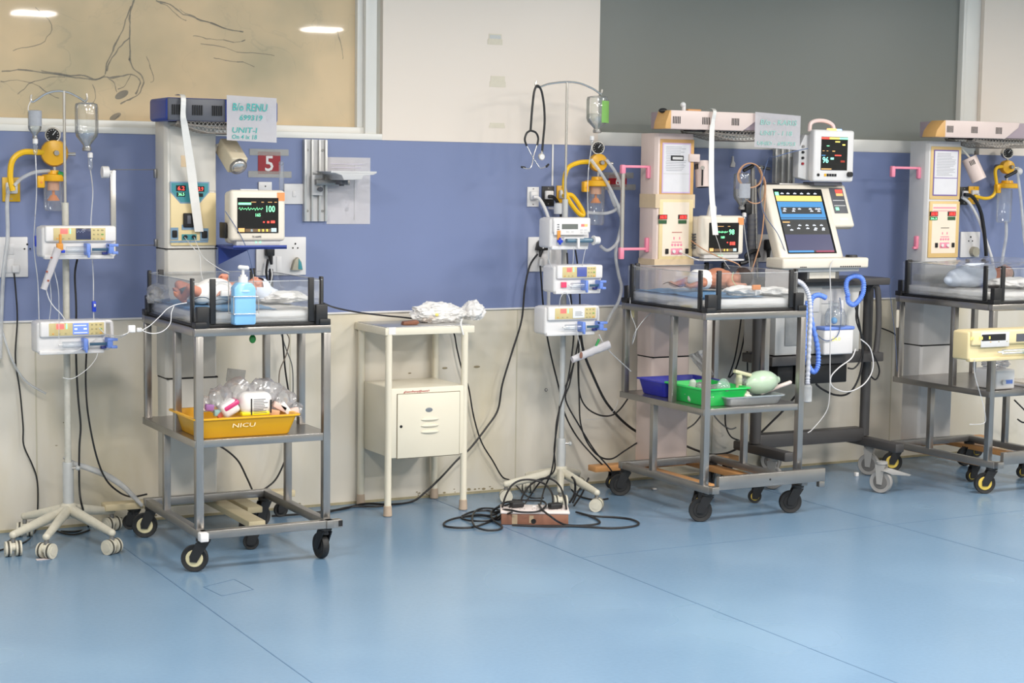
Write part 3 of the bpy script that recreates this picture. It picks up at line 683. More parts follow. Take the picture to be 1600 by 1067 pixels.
    for (px, py) in ((fx0+.14, -.16), (c1+.38, -.16), ((c1+.015 if kind == 'blue' else c0+.01), -.78), (c1+.11, -.80 if kind != 'blue' else -.45)):
        castor(t, px, py, .098, .034, rad(95+random.uniform(-30, 20)), RUBBER, HUBY if kind != 'blue' else RUBBER, wd=.02, offs=.018)
    return t

t1 = trolley(2.09, 'stainless steel trolley carrying the leftmost bassinet and a yellow tray', (HUBC, RUBBER, HUBC, RUBBER), (rad(62), rad(5), rad(70), rad(100)))
t2 = trolley(4.55, 'stainless steel trolley with green and blue plastic baskets on its shelf', (RUBBER, RUBBER, RUBBER, RUBBER), (rad(60), rad(65), rad(62), rad(130)), 'deep')
t3 = trolley(6.33, 'stainless steel trolley at the right edge of the photo with yellow hubbed wheels', (HUBY, HUBY, HUBY, RUBBER), (rad(62), rad(75), rad(55), rad(90)), 'deep')
bs1 = bassinet(2.09, 'clear walled bassinet with a blue sanitiser bottle hanging on its front')
bs2 = bassinet(4.55, 'clear walled bassinet on the middle trolley above the green basket')
bs3 = bassinet(6.33, 'clear walled bassinet with a swaddled infant at the right edge')
mattress(2.09, 'white mattress with a blue sheet in the leftmost bassinet')
mattress(4.55, 'white mattress with a blue sheet in the middle bassinet')
mattress(6.33, 'plain white sheeted mattress in the rightmost bassinet', False)
wm1 = warmer(2.198, .237, 2.09, 'infant warmer with navy blue heater head and pale grey column', 'blue')
wm2 = warmer(4.74, .235, 4.55, 'infant warmer with pinkish heater head and taped orange bordered column', 'pink')
wm3 = warmer(6.525, .25, 6.33, 'infant warmer with pinkish head and violet bordered form, rightmost', 'pink3')
# ------------------------------------------------------------------ things fixed to the wall
WY = -0.008
def pinhole(b, x, z, Y, r=.0035): b.cyl((x, Y-.0012, z), (x, Y+.001, z), r, SLOT, seg=10)
def tri(b, x, z, Y, s=1.0):
    pinhole(b, x, z+.011*s, Y, .0042*s); pinhole(b, x-.011*s, z-.007*s, Y, .0035*s); pinhole(b, x+.011*s, z-.007*s, Y, .0035*s)
def socket_plate(q, label, fn=None, Y=WY, m=WHITEP):
    a, b0, c, d = rect(*q, Y); t = thing('power_socket', label, 'socket', ((a+c)/2, Y, b0))
    part('plate', t, lambda b: b.box(a, Y-.012, b0, c, Y, d, m, .004))
    return t, a, b0, c, d
def square_plug(px, py, Y, m, label, r=.022):
    p = at(px, py, Y); t = thing('power_plug', label, 'plug', (p.x, Y, p.z))
    part('body', t, lambda b: b.box(p.x-r, Y-.028, p.z-r*1.1, p.x+r, Y-.0125, p.z+r*.9, m, .006))
    return t, p

# far left double socket
t, a, b0, c, d = socket_plate((-6, 370, 43, 433), 'white double socket plate at the left edge with a plugged thin black cable')
part('socket_holes', t, lambda b: [tri(b, a+.132, d-.045, WY-.012, 1.1)])
part('switch', t, lambda b: [b.box(a+.03, WY-.016, b0+.1, a+.075, WY-.01, d-.03, WHITEP, .003), b.box(a+.03, WY-.016, b0+.02, a+.075, WY-.01, b0+.08, WHITEP, .003)])
t, p = square_plug(23, 419, WY, WHITEP, 'white plug in the socket plate at the left edge', .017)
# gas outlets
def outlet(q, m, label, rim=None, plug=WHITEP):
    a, b0, c, d = rect(*q, WY); t = thing('gas_outlet', label, 'gas outlet', ((a+c)/2, WY, b0))
    part('plate', t, lambda b: b.box(a, WY-.008, b0, c, WY, d, m, .002))
    w_ = (c-a)
    part('valve_block', t, lambda b: [b.box((a+c)/2-w_*.33, WY-.026, b0+.035, (a+c)/2+w_*.33, WY-.006, d-.022, plug, .006), b.cyl(((a+c)/2, WY-.05, (b0+d)/2), ((a+c)/2, WY-.02, (b0+d)/2), .010, GREYP)])
    part('screw', t, lambda b: b.cyl(((a+c)/2, WY-.010, d-.010), ((a+c)/2, WY-.004, d-.010), .0035, STEELD, seg=10))
    part('screw', t, lambda b: b.cyl(((a+c)/2, WY-.010, b0+.012), ((a+c)/2, WY-.004, b0+.012), .0035, STEELD, seg=10))
    return t
outlet((3, 277, 31, 315), mat('ochre_plate', srgb(215, 170, 30), 0.35), 'yellow gas outlet plate left of the orange regulator with curved yellow hose')
outlet((823, 292, 841, 323), WHITEP, 'white gas outlet plate, leftmost of the three behind the drip stand')
outlet((846, 291, 865, 322), BLACKP, 'black gas outlet plate between the white one and the yellow one')
outlet((869, 290, 884, 321), YEL, 'yellow gas outlet plate right of the black one behind the drip stand')
outlet((1512, 291, 1528, 319), YEL, 'yellow gas outlet plate beside the rightmost warmer')
outlet((1499, 292, 1511, 320), BLACKP, 'black gas outlet plate partly hidden behind the rightmost warmer column')
# white trunking strip down to the black outlet
a = at(862, 300, WY).x; 
b = MB(); b.box(a-.004, WY-.006, at(861, 290, WY).z, a+.006, WY, ZB1, WHITEP, .002); tag(b.build('cable_trunking'), 'narrow white vertical trunking strip above the black gas outlet', 'trunking')

# room numbers
def number_card(q, label, s, hide=None):
    a, b0, c, d = rect(*q, WY); b = MB(); t = thing('number_sign', label, 'sign', ((a+c)/2, WY, b0))
    part('card', t, lambda b: b.box(a, WY-.002, b0, c, WY, d, RED))
    text('digit', s, (a+c)/2, b0+(d-b0)*.15, WY-.0025, (d-b0)*.68, WHITEP, t, align='CENTER')
    t.children[-1].scale = (1, 1, 1)
    for (zz, l, r) in ((d-.004, .042, .04), (b0-.002, .048, .055)):
        part('tape_strip', t, lambda b: b.box(a-l, WY-.0035, zz-.014, c+r, WY-.002, zz+.016, TAPE))
number_card((403, 237, 438, 272), 'red card with a white number 5 taped to the blue wall', '5')
number_card((951, 273, 979, 292), 'red number card taped to the wall behind the suction tubes', '6')

# switch plates near monitor 1
a, b0, c, d = rect(443, 287, 474, 319, WY); t = thing('light_switch', 'white square switch plate between the first monitor and the wall rail', 'switch', ((a+c)/2, WY, b0))
part('plate', t, lambda b: b.box(a, WY-.01, b0, c, WY, d, WHITEP, .004)); part('rocker', t, lambda b: b.box((a+c)/2-.009, WY-.014, (b0+d)/2-.014, (a+c)/2+.009, WY-.009, (b0+d)/2+.014, WHITEP, .002))
a, b0, c, d = rect(403, 284, 424, 298, WY); b = MB(); b.box(a, WY-.01, b0, c, WY, d, WHITEP, .003); pinhole(b, (a+c)/2, (b0+d)/2, WY-.01)
tag(b.build('socket_plate'), 'small white plate just below the number 5 card', 'wall plate')
t, a, b0, c, d = socket_plate((399, 370, 477, 430), 'wide white socket plate under the first monitor with a pale plug in it')
part('socket_holes', t, lambda b: tri(b, c-.055, d-.045, WY-.012, 1.1))
part('switch', t, lambda b: [b.box(a+.10, WY-.015, b0+.02, a+.125, WY-.01, b0+.09, WHITEP, .002), b.box(a+.05, WY-.015, b0+.06, a+.09, WY-.01, d-.02, WHITEP, .002)])
p = at(460, 412, WY); t = thing('power_plug', 'beige and teal triangular plug in the wide socket under the first monitor', 'plug', (p.x, WY, p.z))
part('body', t, lambda b: b.prism([(p.x-.027, p.z-.03), (p.x+.03, p.z-.03), (p.x+.022, p.z+.012), (p.x+.006, p.z+.034), (p.x-.012, p.z+.02)], 'y', WY-.04, WY-.0125, mat('aged_beige_plastic', srgb(176, 170, 152), 0.5, 0, .1, 30), .005))
part('face', t, lambda b: b.prism([(p.x+.004, p.z-.024), (p.x+.026, p.z-.026), (p.x+.019, p.z+.008), (p.x+.006, p.z+.028)], 'y', WY-.042, WY-.038, TEAL, .001))
p = at(419, 398, WY); t = thing('power_plug', 'black plug in the socket behind the first monitor', 'plug', (p.x, WY, p.z))
part('body', t, lambda b: [b.box(p.x-.022, WY-.04, p.z-.005, p.x+.02, WY-.0125, p.z+.045, BLACKP, .006), b.cyl((p.x, WY-.03, p.z), (p.x+.004, WY-.035, p.z-.045), .012, BLACKP, .006)])
t, a, b0, c, d = socket_plate((824, 370, 884, 424), 'white socket plate behind the middle drip stand with a black plug')
part('socket_holes', t, lambda b: tri(b, a+.13, d-.05, WY-.012))
p = at(842, 384, WY); t = thing('power_plug', 'large black three pin plug with white markings behind the middle drip stand', 'plug', (p.x, WY, p.z))
part('body', t, lambda b: b.prism([(p.x-.034, p.z-.022), (p.x+.034, p.z-.022), (p.x+.024, p.z+.018), (p.x+.01, p.z+.032), (p.x-.008, p.z+.032), (p.x-.024, p.z+.018)], 'y', WY-.045, WY-.0125, BLACKP, .006))
part('cord_grip', t, lambda b: b.cyl((p.x, WY-.03, p.z-.015), (p.x-.012, WY-.034, p.z-.055), .012, BLACKP, .006))
part('marking', t, lambda b: [b.box(p.x-.003, WY-.0458, p.z-.012, p.x+.003, WY-.0448, p.z+.012, WHITEP), b.box(p.x-.016, WY-.0458, p.z-.012, p.x-.011, WY-.0448, p.z), b.box(p.x+.011, WY-.0458, p.z-.008, p.x+.017, WY-.0448, p.z+.004, WHITEP)] if False else [b.box(p.x-.003, WY-.0458, p.z-.012, p.x+.003, WY-.0448, p.z+.012, WHITEP), b.box(p.x+.009, WY-.0458, p.z-.008, p.x+.016, WY-.0448, p.z+.006, WHITEP)])
t, p = square_plug(845, 409, WY, WHITEP, 'white plug below the large black one behind the middle drip stand', .021)
t, a, b0, c, d = socket_plate((1180, 366, 1207, 409), 'white socket plate behind the cable bundle left of the ventilator')
p = at(1196, 385, WY); t = thing('power_plug', 'black plug in the socket left of the ventilator', 'plug', (p.x, WY, p.z))
part('body', t, lambda b: [b.box(p.x-.025, WY-.04, p.z-.02, p.x+.02, WY-.0125, p.z+.04, BLACKP, .008), b.cyl((p.x, WY-.03, p.z-.01), (p.x-.005, WY-.035, p.z-.07), .014, BLACKP, .007)])
t, a, b0, c, d = socket_plate((1499, 362, 1529, 402), 'white socket plate beside the rightmost warmer column')
part('socket_holes', t, lambda b: tri(b, (a+c)/2, d-.045, WY-.012, 1.3))
p = at(1518, 393, WY); t = thing('power_plug', 'round beige plug in the socket beside the rightmost warmer', 'plug', (p.x, WY, p.z))
part('body', t, lambda b: b.cyl((p.x, WY-.04, p.z), (p.x, WY-.0125, p.z), .028, mat('aged_beige_plastic', srgb(176, 170, 152), 0.5), .03))

# aluminium wall rails
ALU = mat('aluminium_profile', srgb(196, 196, 194), .35, .35, .06)
def wall_rail(x0, x1, z0, z1, label):
    t = thing('wall_rail', label, 'wall rail', ((x0+x1)/2, WY, z0), 'aluminium equipment rails')
    W = x1-x0
    part('channel', t, lambda b: [b.box(x0, WY-.012, z0, x1, WY, z1, GREYP), b.box(x0, WY-.028, z0, x0+.012, WY-.01, z1, ALU, .002), b.box(x1-.012, WY-.028, z0, x1, WY-.01, z1, ALU, .002),
        b.box(x0+W*.3, WY-.03, z0, x0+W*.38, WY-.01, z1, ALU, .002), b.box(x0+W*.62, WY-.03, z0, x0+W*.7, WY-.01, z1, ALU, .002)])
    for zz in (z1-.05, z0+.05):
        for xx in (x0+.02, x1-.02): part('screw', t, lambda b: b.cyl((xx, WY-.016, zz), (xx, WY-.01, zz), .006, STEELD, seg=12))
    return t
a, b0, c, d = rect(475, 218, 511, 346, WY-.02)
t = wall_rail(a, c, b0, d, 'aluminium wall rail with a small tray bracket right of the number 5 card')
a2, e0, c2, e1 = rect(487, 273, 504, 305, WY-.04)
part('slider', t, lambda b: [b.box(a2, WY-.042, e0, c2, WY-.03, e1, GREYP, .002), b.cyl(((a2+c2)/2+.008, WY-.065, e0+.028), ((a2+c2)/2+.008, WY-.04, e0+.028), .012, DGREY, .008)])
q = at(496, 283, -.06)
def arm(b):
    b.box(q.x-.01, -.075, q.z-.018, q.x+.16, -.045, q.z+.008, STEELD, .003)
part('arm', t, arm)
def tray(b):
    cx, zz = at(540, 270, -.14).x, at(540, 270, -.14).z
    b.prism([(cx-.115, zz+.006), (cx+.115, zz), (cx+.1, zz-.008), (cx+.05, zz-.012), (cx+.04, zz-.03), (cx-.05, zz-.034), (cx-.06, zz-.012)], 'y', -.24, -.04, GREYP, .002)
    b.cyl((cx-.02, -.14, zz-.055), (cx-.02, -.14, zz-.03), .03, DGREY); b.cyl((cx-.02, -.14, zz-.062), (cx-.02, -.14, zz-.05), .012, DGREY); b.box(cx-.115, -.242, zz+.0, cx+.115, -.238, zz+.008, GREYP)
part('tray_plate', t, tray)
a, b0, c, d = rect(1210, 232, 1241, 298, WY-.02)
wall_rail(a, c, b0, d, 'aluminium wall rail above the ventilator partly hidden by the handwritten sheet')
# white paper taped to the wall
a, b0, c, d = rect(510, 246, 578, 350, WY)
b = MB(); b.grid(lambda u, v: (a+(c-a)*u, WY-.0025-.003*abs(frac((u*.7, v, 0), 2)), b0+(d-b0)*v-.004*(1-u)*0), 12, 16, PAPER, .0006)
t = tag(b.build('wall_paper_sheet'), 'large blank white paper sheet on the blue wall behind the tray bracket', 'paper')
part('fold_line', t, lambda b: [b.box((a+c)/2+.03, WY-.0052, b0+.02, (a+c)/2+.032, WY-.0047, d-.03, GREYP), b.box(a+.02, WY-.006, d-.05, c-.05, WY-.0055, d-.047, mat('faint_lilac', srgb(214, 208, 226), .7)), b.box(a+.02, WY-.006, d-.033, c-.04, WY-.0055, d-.030, mat('faint_lilac', srgb(214, 208, 226), .7))])
# tape remnants on the cream panel
for k, (q, l) in enumerate((((762, 53, 785, 70), 'topmost faint tape remnant on the cream upper wall panel'), ((765, 119, 790, 136), 'middle faint tape remnant on the cream upper wall panel'), ((764, 192, 789, 200), 'lowest faint tape remnant on the cream upper wall panel'))):
    a, b0, c, d = rect(*q, -.012)
    b = MB(); m_ = mat('tape_remnant', srgb(220, 211, 192), .6, 0, .06, 60); b.box(a+.006, -.0135, (b0+d)/2, c-.004, -.012, d, m_); b.box(a, -.0138, b0, c, -.012, (b0+d)/2, m_)
    if k == 0: b.box(a+.01, -.0145, b0+.03, c-.01, -.0135, d-.006, mat('grey_print', srgb(205, 205, 202), .7, 0, .1, 200))
    tag(b.build('tape_remnant'), l, 'tape', 'tape remnants on the wall')
# small white hook on the wall behind coil
p = at(1144, 252, WY); b = MB(); b.prism([(p.x-.016, p.z-.03), (p.x+.014, p.z-.032), (p.x+.016, p.z-.01), (p.x+.006, p.z+.002), (p.x+.004, p.z+.028), (p.x-.004, p.z+.028), (p.x-.006, p.z)], 'y', WY-.01, WY, GREYP, .002)
tag(b.build('wall_hook'), 'small translucent adhesive hook on the blue wall right of the middle warmer', 'hook')

# ------------------------------------------------------------------ handwritten sheets and straps on the heater heads
def sheet(q, Y, label, tilt=0.0):
    a, b0, c, d = rect(*q, Y)
    t = thing('handwritten_sheet', label, 'paper sign', ((a+c)/2, Y, b0), 'handwritten sheets on the heater heads')
    pl = part('paper', t, lambda b: b.grid(lambda u, v: (a+(c-a)*u, Y-.002-.003*(math.sin(u*3)*.5+.4*frac((u, v, a), 1.3))*(1-v), b0+(d-b0)*v+tilt*(u-.5)), 14, 14, PAPER, .0006))
    return t, a, b0, c, d
Y = -.49
t, a, b0, c, d = sheet((354, 151, 432, 221), Y, 'white sheet with large green handwriting taped to the blue heater head', -.006)
W, H_ = c-a, d-b0
for s_, fx, fz, hh, ww in (('B/o RENU', .10, .68, .17, .70), ('699319', .24, .47, .12, .46), ('UNIT-I', .09, .19, .12, .5), ('On 4 ix 18', .09, .05, .10, .50)):
    text('lettering', s_, a+W*fx, b0+H_*fz, Y-.0055, H_*hh, INKG, t, shear=.12, width=W*ww)
t, a, b0, c, d = sheet((1179, 178, 1250, 232), Y, 'white sheet with faded green handwriting hanging from the pinkish heater head', -.012)
W, H_ = c-a, d-b0
for s_, fx, fz, hh, ww in (('B/o - KARIS', .10, .68, .15, .80), ('UNIT - I 18', .10, .38, .13, .70), ('UHID - 695753', .04, .09, .11, .84)):
    text('lettering', s_, a+W*fx, b0+H_*fz, Y-.0055, H_*hh, INKF, t, shear=.12, width=W*ww)
def strap(label, P, wd, m=GAUZE):
    b = MB(); P = spline([Vector(p) for p in P], 6)
    for i in range(len(P)-1):
        w0, w1 = (wd(i/(len(P)-1)), wd((i+1)/(len(P)-1))) if callable(wd) else (wd, wd)
        A, B = P[i], P[i+1]; e = Vector((0, .0012, 0))
        X0, X1 = Vector((w0/2, 0, 0)), Vector((w1/2, 0, 0))
        t_ = bmesh.new(); vs = [t_.verts.new(v) for v in (A-X0-e, A+X0-e, B+X1-e, B-X1-e, A-X0+e, A+X0+e, B+X1+e, B-X1+e)]
        for f in ((0, 1, 2, 3), (7, 6, 5, 4), (0, 4, 5, 1), (3, 2, 6, 7), (1, 5, 6, 2), (0, 3, 7, 4)): t_.faces.new([vs[k] for k in f])
        b._fin(t_, m, True)
    return tag(b.build('gauze_strap'), label, 'strap', 'gauze straps over the heater heads')
def Pz(px, py, Y): return at(px, py, Y)
strap('white gauze strap looped over the blue heater head hanging to the control panel', [at(287, 152, -.35)+Vector((0, .1, .012)), at(286, 152, -.482)+Vector((0, 0, .006)), at(286, 180, -.486), at(289, 200, -.46), at(298, 260, -.40), at(304, 310, -.37), at(311, 362, -.355)], lambda u: .022+.018*min(1, max(0, u-.3)*2.5))
strap('thin white gauze strap hanging from the pinkish heater head past the monitor', [at(1116, 172, -.35)+Vector((0, .1, .012)), at(1116, 173, -.484)+Vector((0, 0, .006)), at(1114, 190, -.49), at(1112, 215, -.488), at(1112, 300, -.486), at(1118, 367, -.485)], lambda u: .024-.006*(u < .45)+.010*u)
# ------------------------------------------------------------------ drip stands
def leg_castor(parent, x, y, r, yaw):
    ax = Vector((math.cos(yaw), math.sin(yaw), 0)); f = MB()
    f.cyl((x, y, r*2.35), (x, y, r*1.7), .010, STEELD); f.sph((x, y, r*1.25), r*.8, STANDP, (1, 1, .75))
    o = f.build('castor', parent)
    for s in (-1, 1):
        b = MB(); c = Vector((x, y, r))+ax*s*.021
        b.cyl(c-ax*.012, c+ax*.012, r, STANDP, seg=24); b.cyl(c+ax*s*.011, c+ax*s*.014, r*.6, STANDP, seg=20); b.cyl(c+ax*s*.0-ax*.004, c-ax*.0+ax*.004, r*1.02, mat('castor_groove', srgb(70, 68, 60), .6), seg=24)
        b.build('wheel', o)
def drip_stand(px, Ybase, pole_px, label, hook, legs, R=.34, scale=1.0, collar=.34):
    p = pole_px; x, y = at(p[0], p[1], Ybase).x, Ybase
    t = thing('drip_stand', label, 'drip stand', (x, y, 0), 'wheeled drip stands')
    part('hub', t, lambda b: b.lathe([(.034, .10), (.036, .105), (.036, .155), (.028, .165)], STANDP, (x, y, 0)))
    part('outer_tube', t, lambda b: b.lathe([(.024, .15), (.024, collar), (.022, collar+.005), (.017, collar+.006)], POLEP, (x, y, 0)))
    part('lower_pole', t, lambda b: b.cyl((x, y, collar), (x, y, 1.47 if x < 3 else 1.50), .0145, POLEP if x > 3 else mat('chipped_pole', srgb(198, 196, 186), .4, 0, .2, 45)))
    part('clamp_knob', t, lambda b: [b.cyl((x, y-.01, collar-.02), (x+.032, y-.025, collar-.02), .006, CHROME), b.sph((x+.036, y-.027, collar-.02), .011, POLEP)])
    topz = at(p[0]-8, hook['top'], Ybase).z
    part('upper_pole', t, lambda b: b.cyl((x, y, 1.46), (x, y, topz), .0065, CHROME))
    part('hook_bar', t, lambda b: [b.tube(pp(Ybase, *hook['bar']), .005, CHROME, smooth=8)])
    for k, (a_, ln) in enumerate(legs):
        d = Vector((math.cos(a_), math.sin(a_), 0))
        e = Vector((x, y, .09))+d*ln
        def lg(b):
            A = Vector((x, y, .135))+d*.02; n = Vector((-d.y, d.x, 0)); ver = []
            tb = bmesh.new(); rr = []
            for q, (hw, hh) in enumerate(((.020, .026), (.018, .022), (.015, .016))):
                c = A.lerp(e, q/2); rr.append([tb.verts.new(c+n*hw*math.cos(j*PI/5)+Vector((0, 0, hh*math.sin(j*PI/5)))) for j in range(10)])
            for u, v in zip(rr, rr[1:]):
                for j in range(10): tb.faces.new((u[j], u[(j+1) % 10], v[(j+1) % 10], v[j]))
            tb.faces.new(rr[0][::-1]); tb.faces.new(rr[-1]); bmesh.ops.recalc_face_normals(tb, faces=tb.faces)
            b._fin(tb, STANDP, True); b.sph(e, .016, STANDP)
        l = part('leg', t, lg)
        leg_castor(l, e.x, e.y, .032, a_+rad(70+k*35))
    return t, Vector((x, y, 0)), topz
ang = lambda px, py, c: (lambda q: (math.atan2(q.y-c.y, q.x-c.x), (q-Vector((c.x, c.y, q.z))).length))(atz(px, py, .06))
SY1 = -.27
c = Vector((at(107, 800, SY1).x, SY1, 0))
legs = [ang(62, 858, c), ang(190, 848, c), ang(8, 850, c), ang(200, 805, c), ang(75, 800, c)]
legs = [(a_, min(max(l_, .28), .36)) for a_, l_ in legs]; legs[4] = (rad(135), .22); legs[3] = (rad(28), .25)
ds1, P1, tz = drip_stand(107, SY1, (107, 780), 'drip stand with two hanging glass bottles left of the blue headed warmer', dict(top=142, bar=[(49, 148), (48, 155), (51, 159), (58, 155), (72, 146), (90, 142), (108, 145), (124, 153), (132, 158), (136, 154), (135, 146)]), legs)
SY2 = -.29
c = Vector((at(876, 760, SY2).x, SY2, 0))
legs = [(rad(176), .30), (rad(-120), .26), ang(950, 785, c), (rad(40), .26), (rad(110), .22)]
legs = [(a_, min(l_, .36)) for a_, l_ in legs]
ds2, P2, tz2 = drip_stand(876, SY2, (876, 745), 'drip stand with a stethoscope and bottle hanging between cabinet and middle trolley', dict(top=128, bar=[(838, 127), (837, 134), (843, 136), (858, 131), (884, 128), (905, 130), (925, 138), (938, 146), (941, 140)]), legs, collar=.30)

# bottles hanging upside down
def drip_bottle(px, ptop, pbot, Y, wpx, label, lab=None, stopper=None, full=.35, tilt=0.0, hook=None, labm=None):
    A, B = at(px, ptop, Y), at(px, pbot, Y); h = A.z-B.z; w_ = (at(px+wpx/2, ptop, Y).x-at(px-wpx/2, ptop, Y).x)/2; x = A.x
    t = thing('infusion_bottle', label, 'bottle', (x, Y, B.z), 'hanging infusion bottles')
    z = lambda f: B.z+h*f
    rot = None
    prof = [(w_*.30, z(0)), (w_*.34, z(.01)), (w_*.34, z(.07)), (w_*.30, z(.09)), (w_*.5, z(.16)), (w_*.9, z(.28)), (w_, z(.38)), (w_, z(.9)), (w_*.93, z(.97)), (w_*.6, z(1.0))]
    part('glass', t, lambda b: b.lathe(prof, BOTTLE, (x, Y, 0)))
    part('liquid', t, lambda b: b.lathe([(w_*.27, z(.02)), (w_*.27, z(.09)), (w_*.46, z(.165)), (w_*.85, z(.285)), (w_*.94, z(.38)), (w_*.94, z(full))], LIQ, (x, Y, 0)))
    part('stopper', t, lambda b: b.lathe([(w_*.3, z(-.03)), (w_*.38, z(-.02)), (w_*.38, z(.045)), (w_*.3, z(.05))], STEELD, (x, Y, 0)))
    if lab:
        f0, f1, a0, a1, m = lab
        part('label', t, lambda b: b.grid(lambda u, v: (x+(w_+.0015)*math.sin(a0+(a1-a0)*u), Y-(w_+.0015)*math.cos(a0+(a1-a0)*u), z(f0+(f1-f0)*v)), 14, 4, m, .0005))
    if hook: part('hanger', t, lambda b: b.tube(pp(Y, *hook), .0018, WHITEP if not stopper else BOTTLE))
    return t, x, B.z
def drip_chamber(label, px, p0, p1, Y, pts, clampq=None, name='infusion_line', r=.0023):
    A, B = at(px, p0, Y), at(px, p1, Y)
    t = thing(name, label, 'infusion line', (A.x, Y, B.z), 'infusion lines')
    part('spike', t, lambda b: b.lathe([(.006, A.z-.025), (.011, A.z-.022), (.011, A.z-.004), (.006, A.z)], WHITEP, (A.x, Y, 0)))
    part('chamber', t, lambda b: b.lathe([(.003, B.z), (.007, B.z+.006), (.0095, B.z+.014), (.0095, A.z-.03), (.007, A.z-.022)], JAR, (A.x, Y, 0)))
    part('tubing', t, lambda b: b.tube([Vector((A.x, Y, B.z))]+[Vector(p) for p in pts], r, TUBEC))
    if clampq:
        q = clampq; part('roller_clamp', t, lambda b: [b.box(q.x-.008, q.y-.012, q.z-.022, q.x+.008, q.y+.006, q.z+.024, BLUED, .003), b.cyl((q.x-.003, q.y-.014, q.z+.006), (q.x+.003, q.y-.014, q.z+.006), .007, WHITEP)])
    return t
WLAB = mat('bottle_label', srgb(212, 216, 224), .6, 0, .12, 90)
drip_bottle(54, 172, 215, SY1-.01, 21, 'small labelled glass infusion bottle, left one on the left drip stand', (.42, .98, -1.2, 1.2, WLAB), hook=[(49, 156), (44, 168), (46, 180)], full=.6)
drip_chamber('infusion line with blue clamp running from the small labelled bottle', 55, 216, 242, SY1-.01, pp(SY1-.03, (57, 300), (53, 380), (59, 440), (61, 500)), at(57, 377, SY1-.035))
drip_bottle(135, 160, 234, SY1-.01, 36, 'large clear glass infusion bottle, right one on the left drip stand', None, full=.40, stopper=1, hook=[(133, 158), (121, 166), (118, 185), (119, 205)])
drip_chamber('infusion line with blue clamp running from the large clear bottle', 141, 238, 266, SY1-.01, pp(SY1-.13, (145, 300), (142, 350), (144, 400), (146, 440), (146, 480), (148, 520), (153, 546)), at(146.5, 479, SY1-.13))
drip_bottle(934, 150, 206, SY2-.0, 30, 'infusion bottle with a bright green sticker on the middle drip stand', (.25, .86, -.15, 1.5, mat('green_sticker', srgb(170, 224, 130), .6)), full=.5, stopper=1, hook=[(939, 146), (944, 158), (948, 170)])
drip_chamber('infusion line running from the green stickered bottle', 925, 212, 226, SY2, pp(SY2-.03, (920, 260), (918, 300), (919, 340), (918, 352)), None)

# stethoscope hanging on the middle stand
SYs = SY2-.02
t = thing('stethoscope', 'black stethoscope hanging from the hook of the middle drip stand', 'stethoscope', at(848, 265, SYs))
part('tubing', t, lambda b: [b.tube(pp(SYs, (829, 204), (830, 190), (832, 165), (835, 142), (840, 134), (846, 142), (850, 165), (851, 190), (849, 215), (847, 238)), .0058, BLACKP), b.tube(pp(SYs, (829, 204), (823, 208), (820, 218), (823, 228)), .0052, BLACKP), b.tube(pp(SYs, (829, 204), (837, 207), (841, 216), (839, 228)), .0052, BLACKP)])
part('binaural', t, lambda b: b.tube(pp(SYs, (823, 227), (829, 240), (839, 256), (845, 263), (855, 259)), .0022, CHROME))
part('binaural', t, lambda b: b.tube(pp(SYs-.006, (839, 227), (834, 243), (831, 258), (826, 264), (817, 262)), .0022, CHROME))
part('eartip', t, lambda b: b.cap(at(854, 260, SYs), at(857, 257, SYs), .006, BLACKP, .005)); part('eartip', t, lambda b: b.cap(at(820, 262, SYs), at(815, 261, SYs), .006, BLACKP, .005))
q = at(846, 245, SYs); part('chest_piece', t, lambda b: [b.cyl(q+Vector((0, -.005, 0)), q+Vector((0, .004, 0)), .017, CHROME), b.cyl(q+Vector((0, -.007, 0)), q+Vector((0, -.004, 0)), .013, WHITEP), b.cyl(q, q+Vector((.003, 0, .03)), .005, CHROME)])

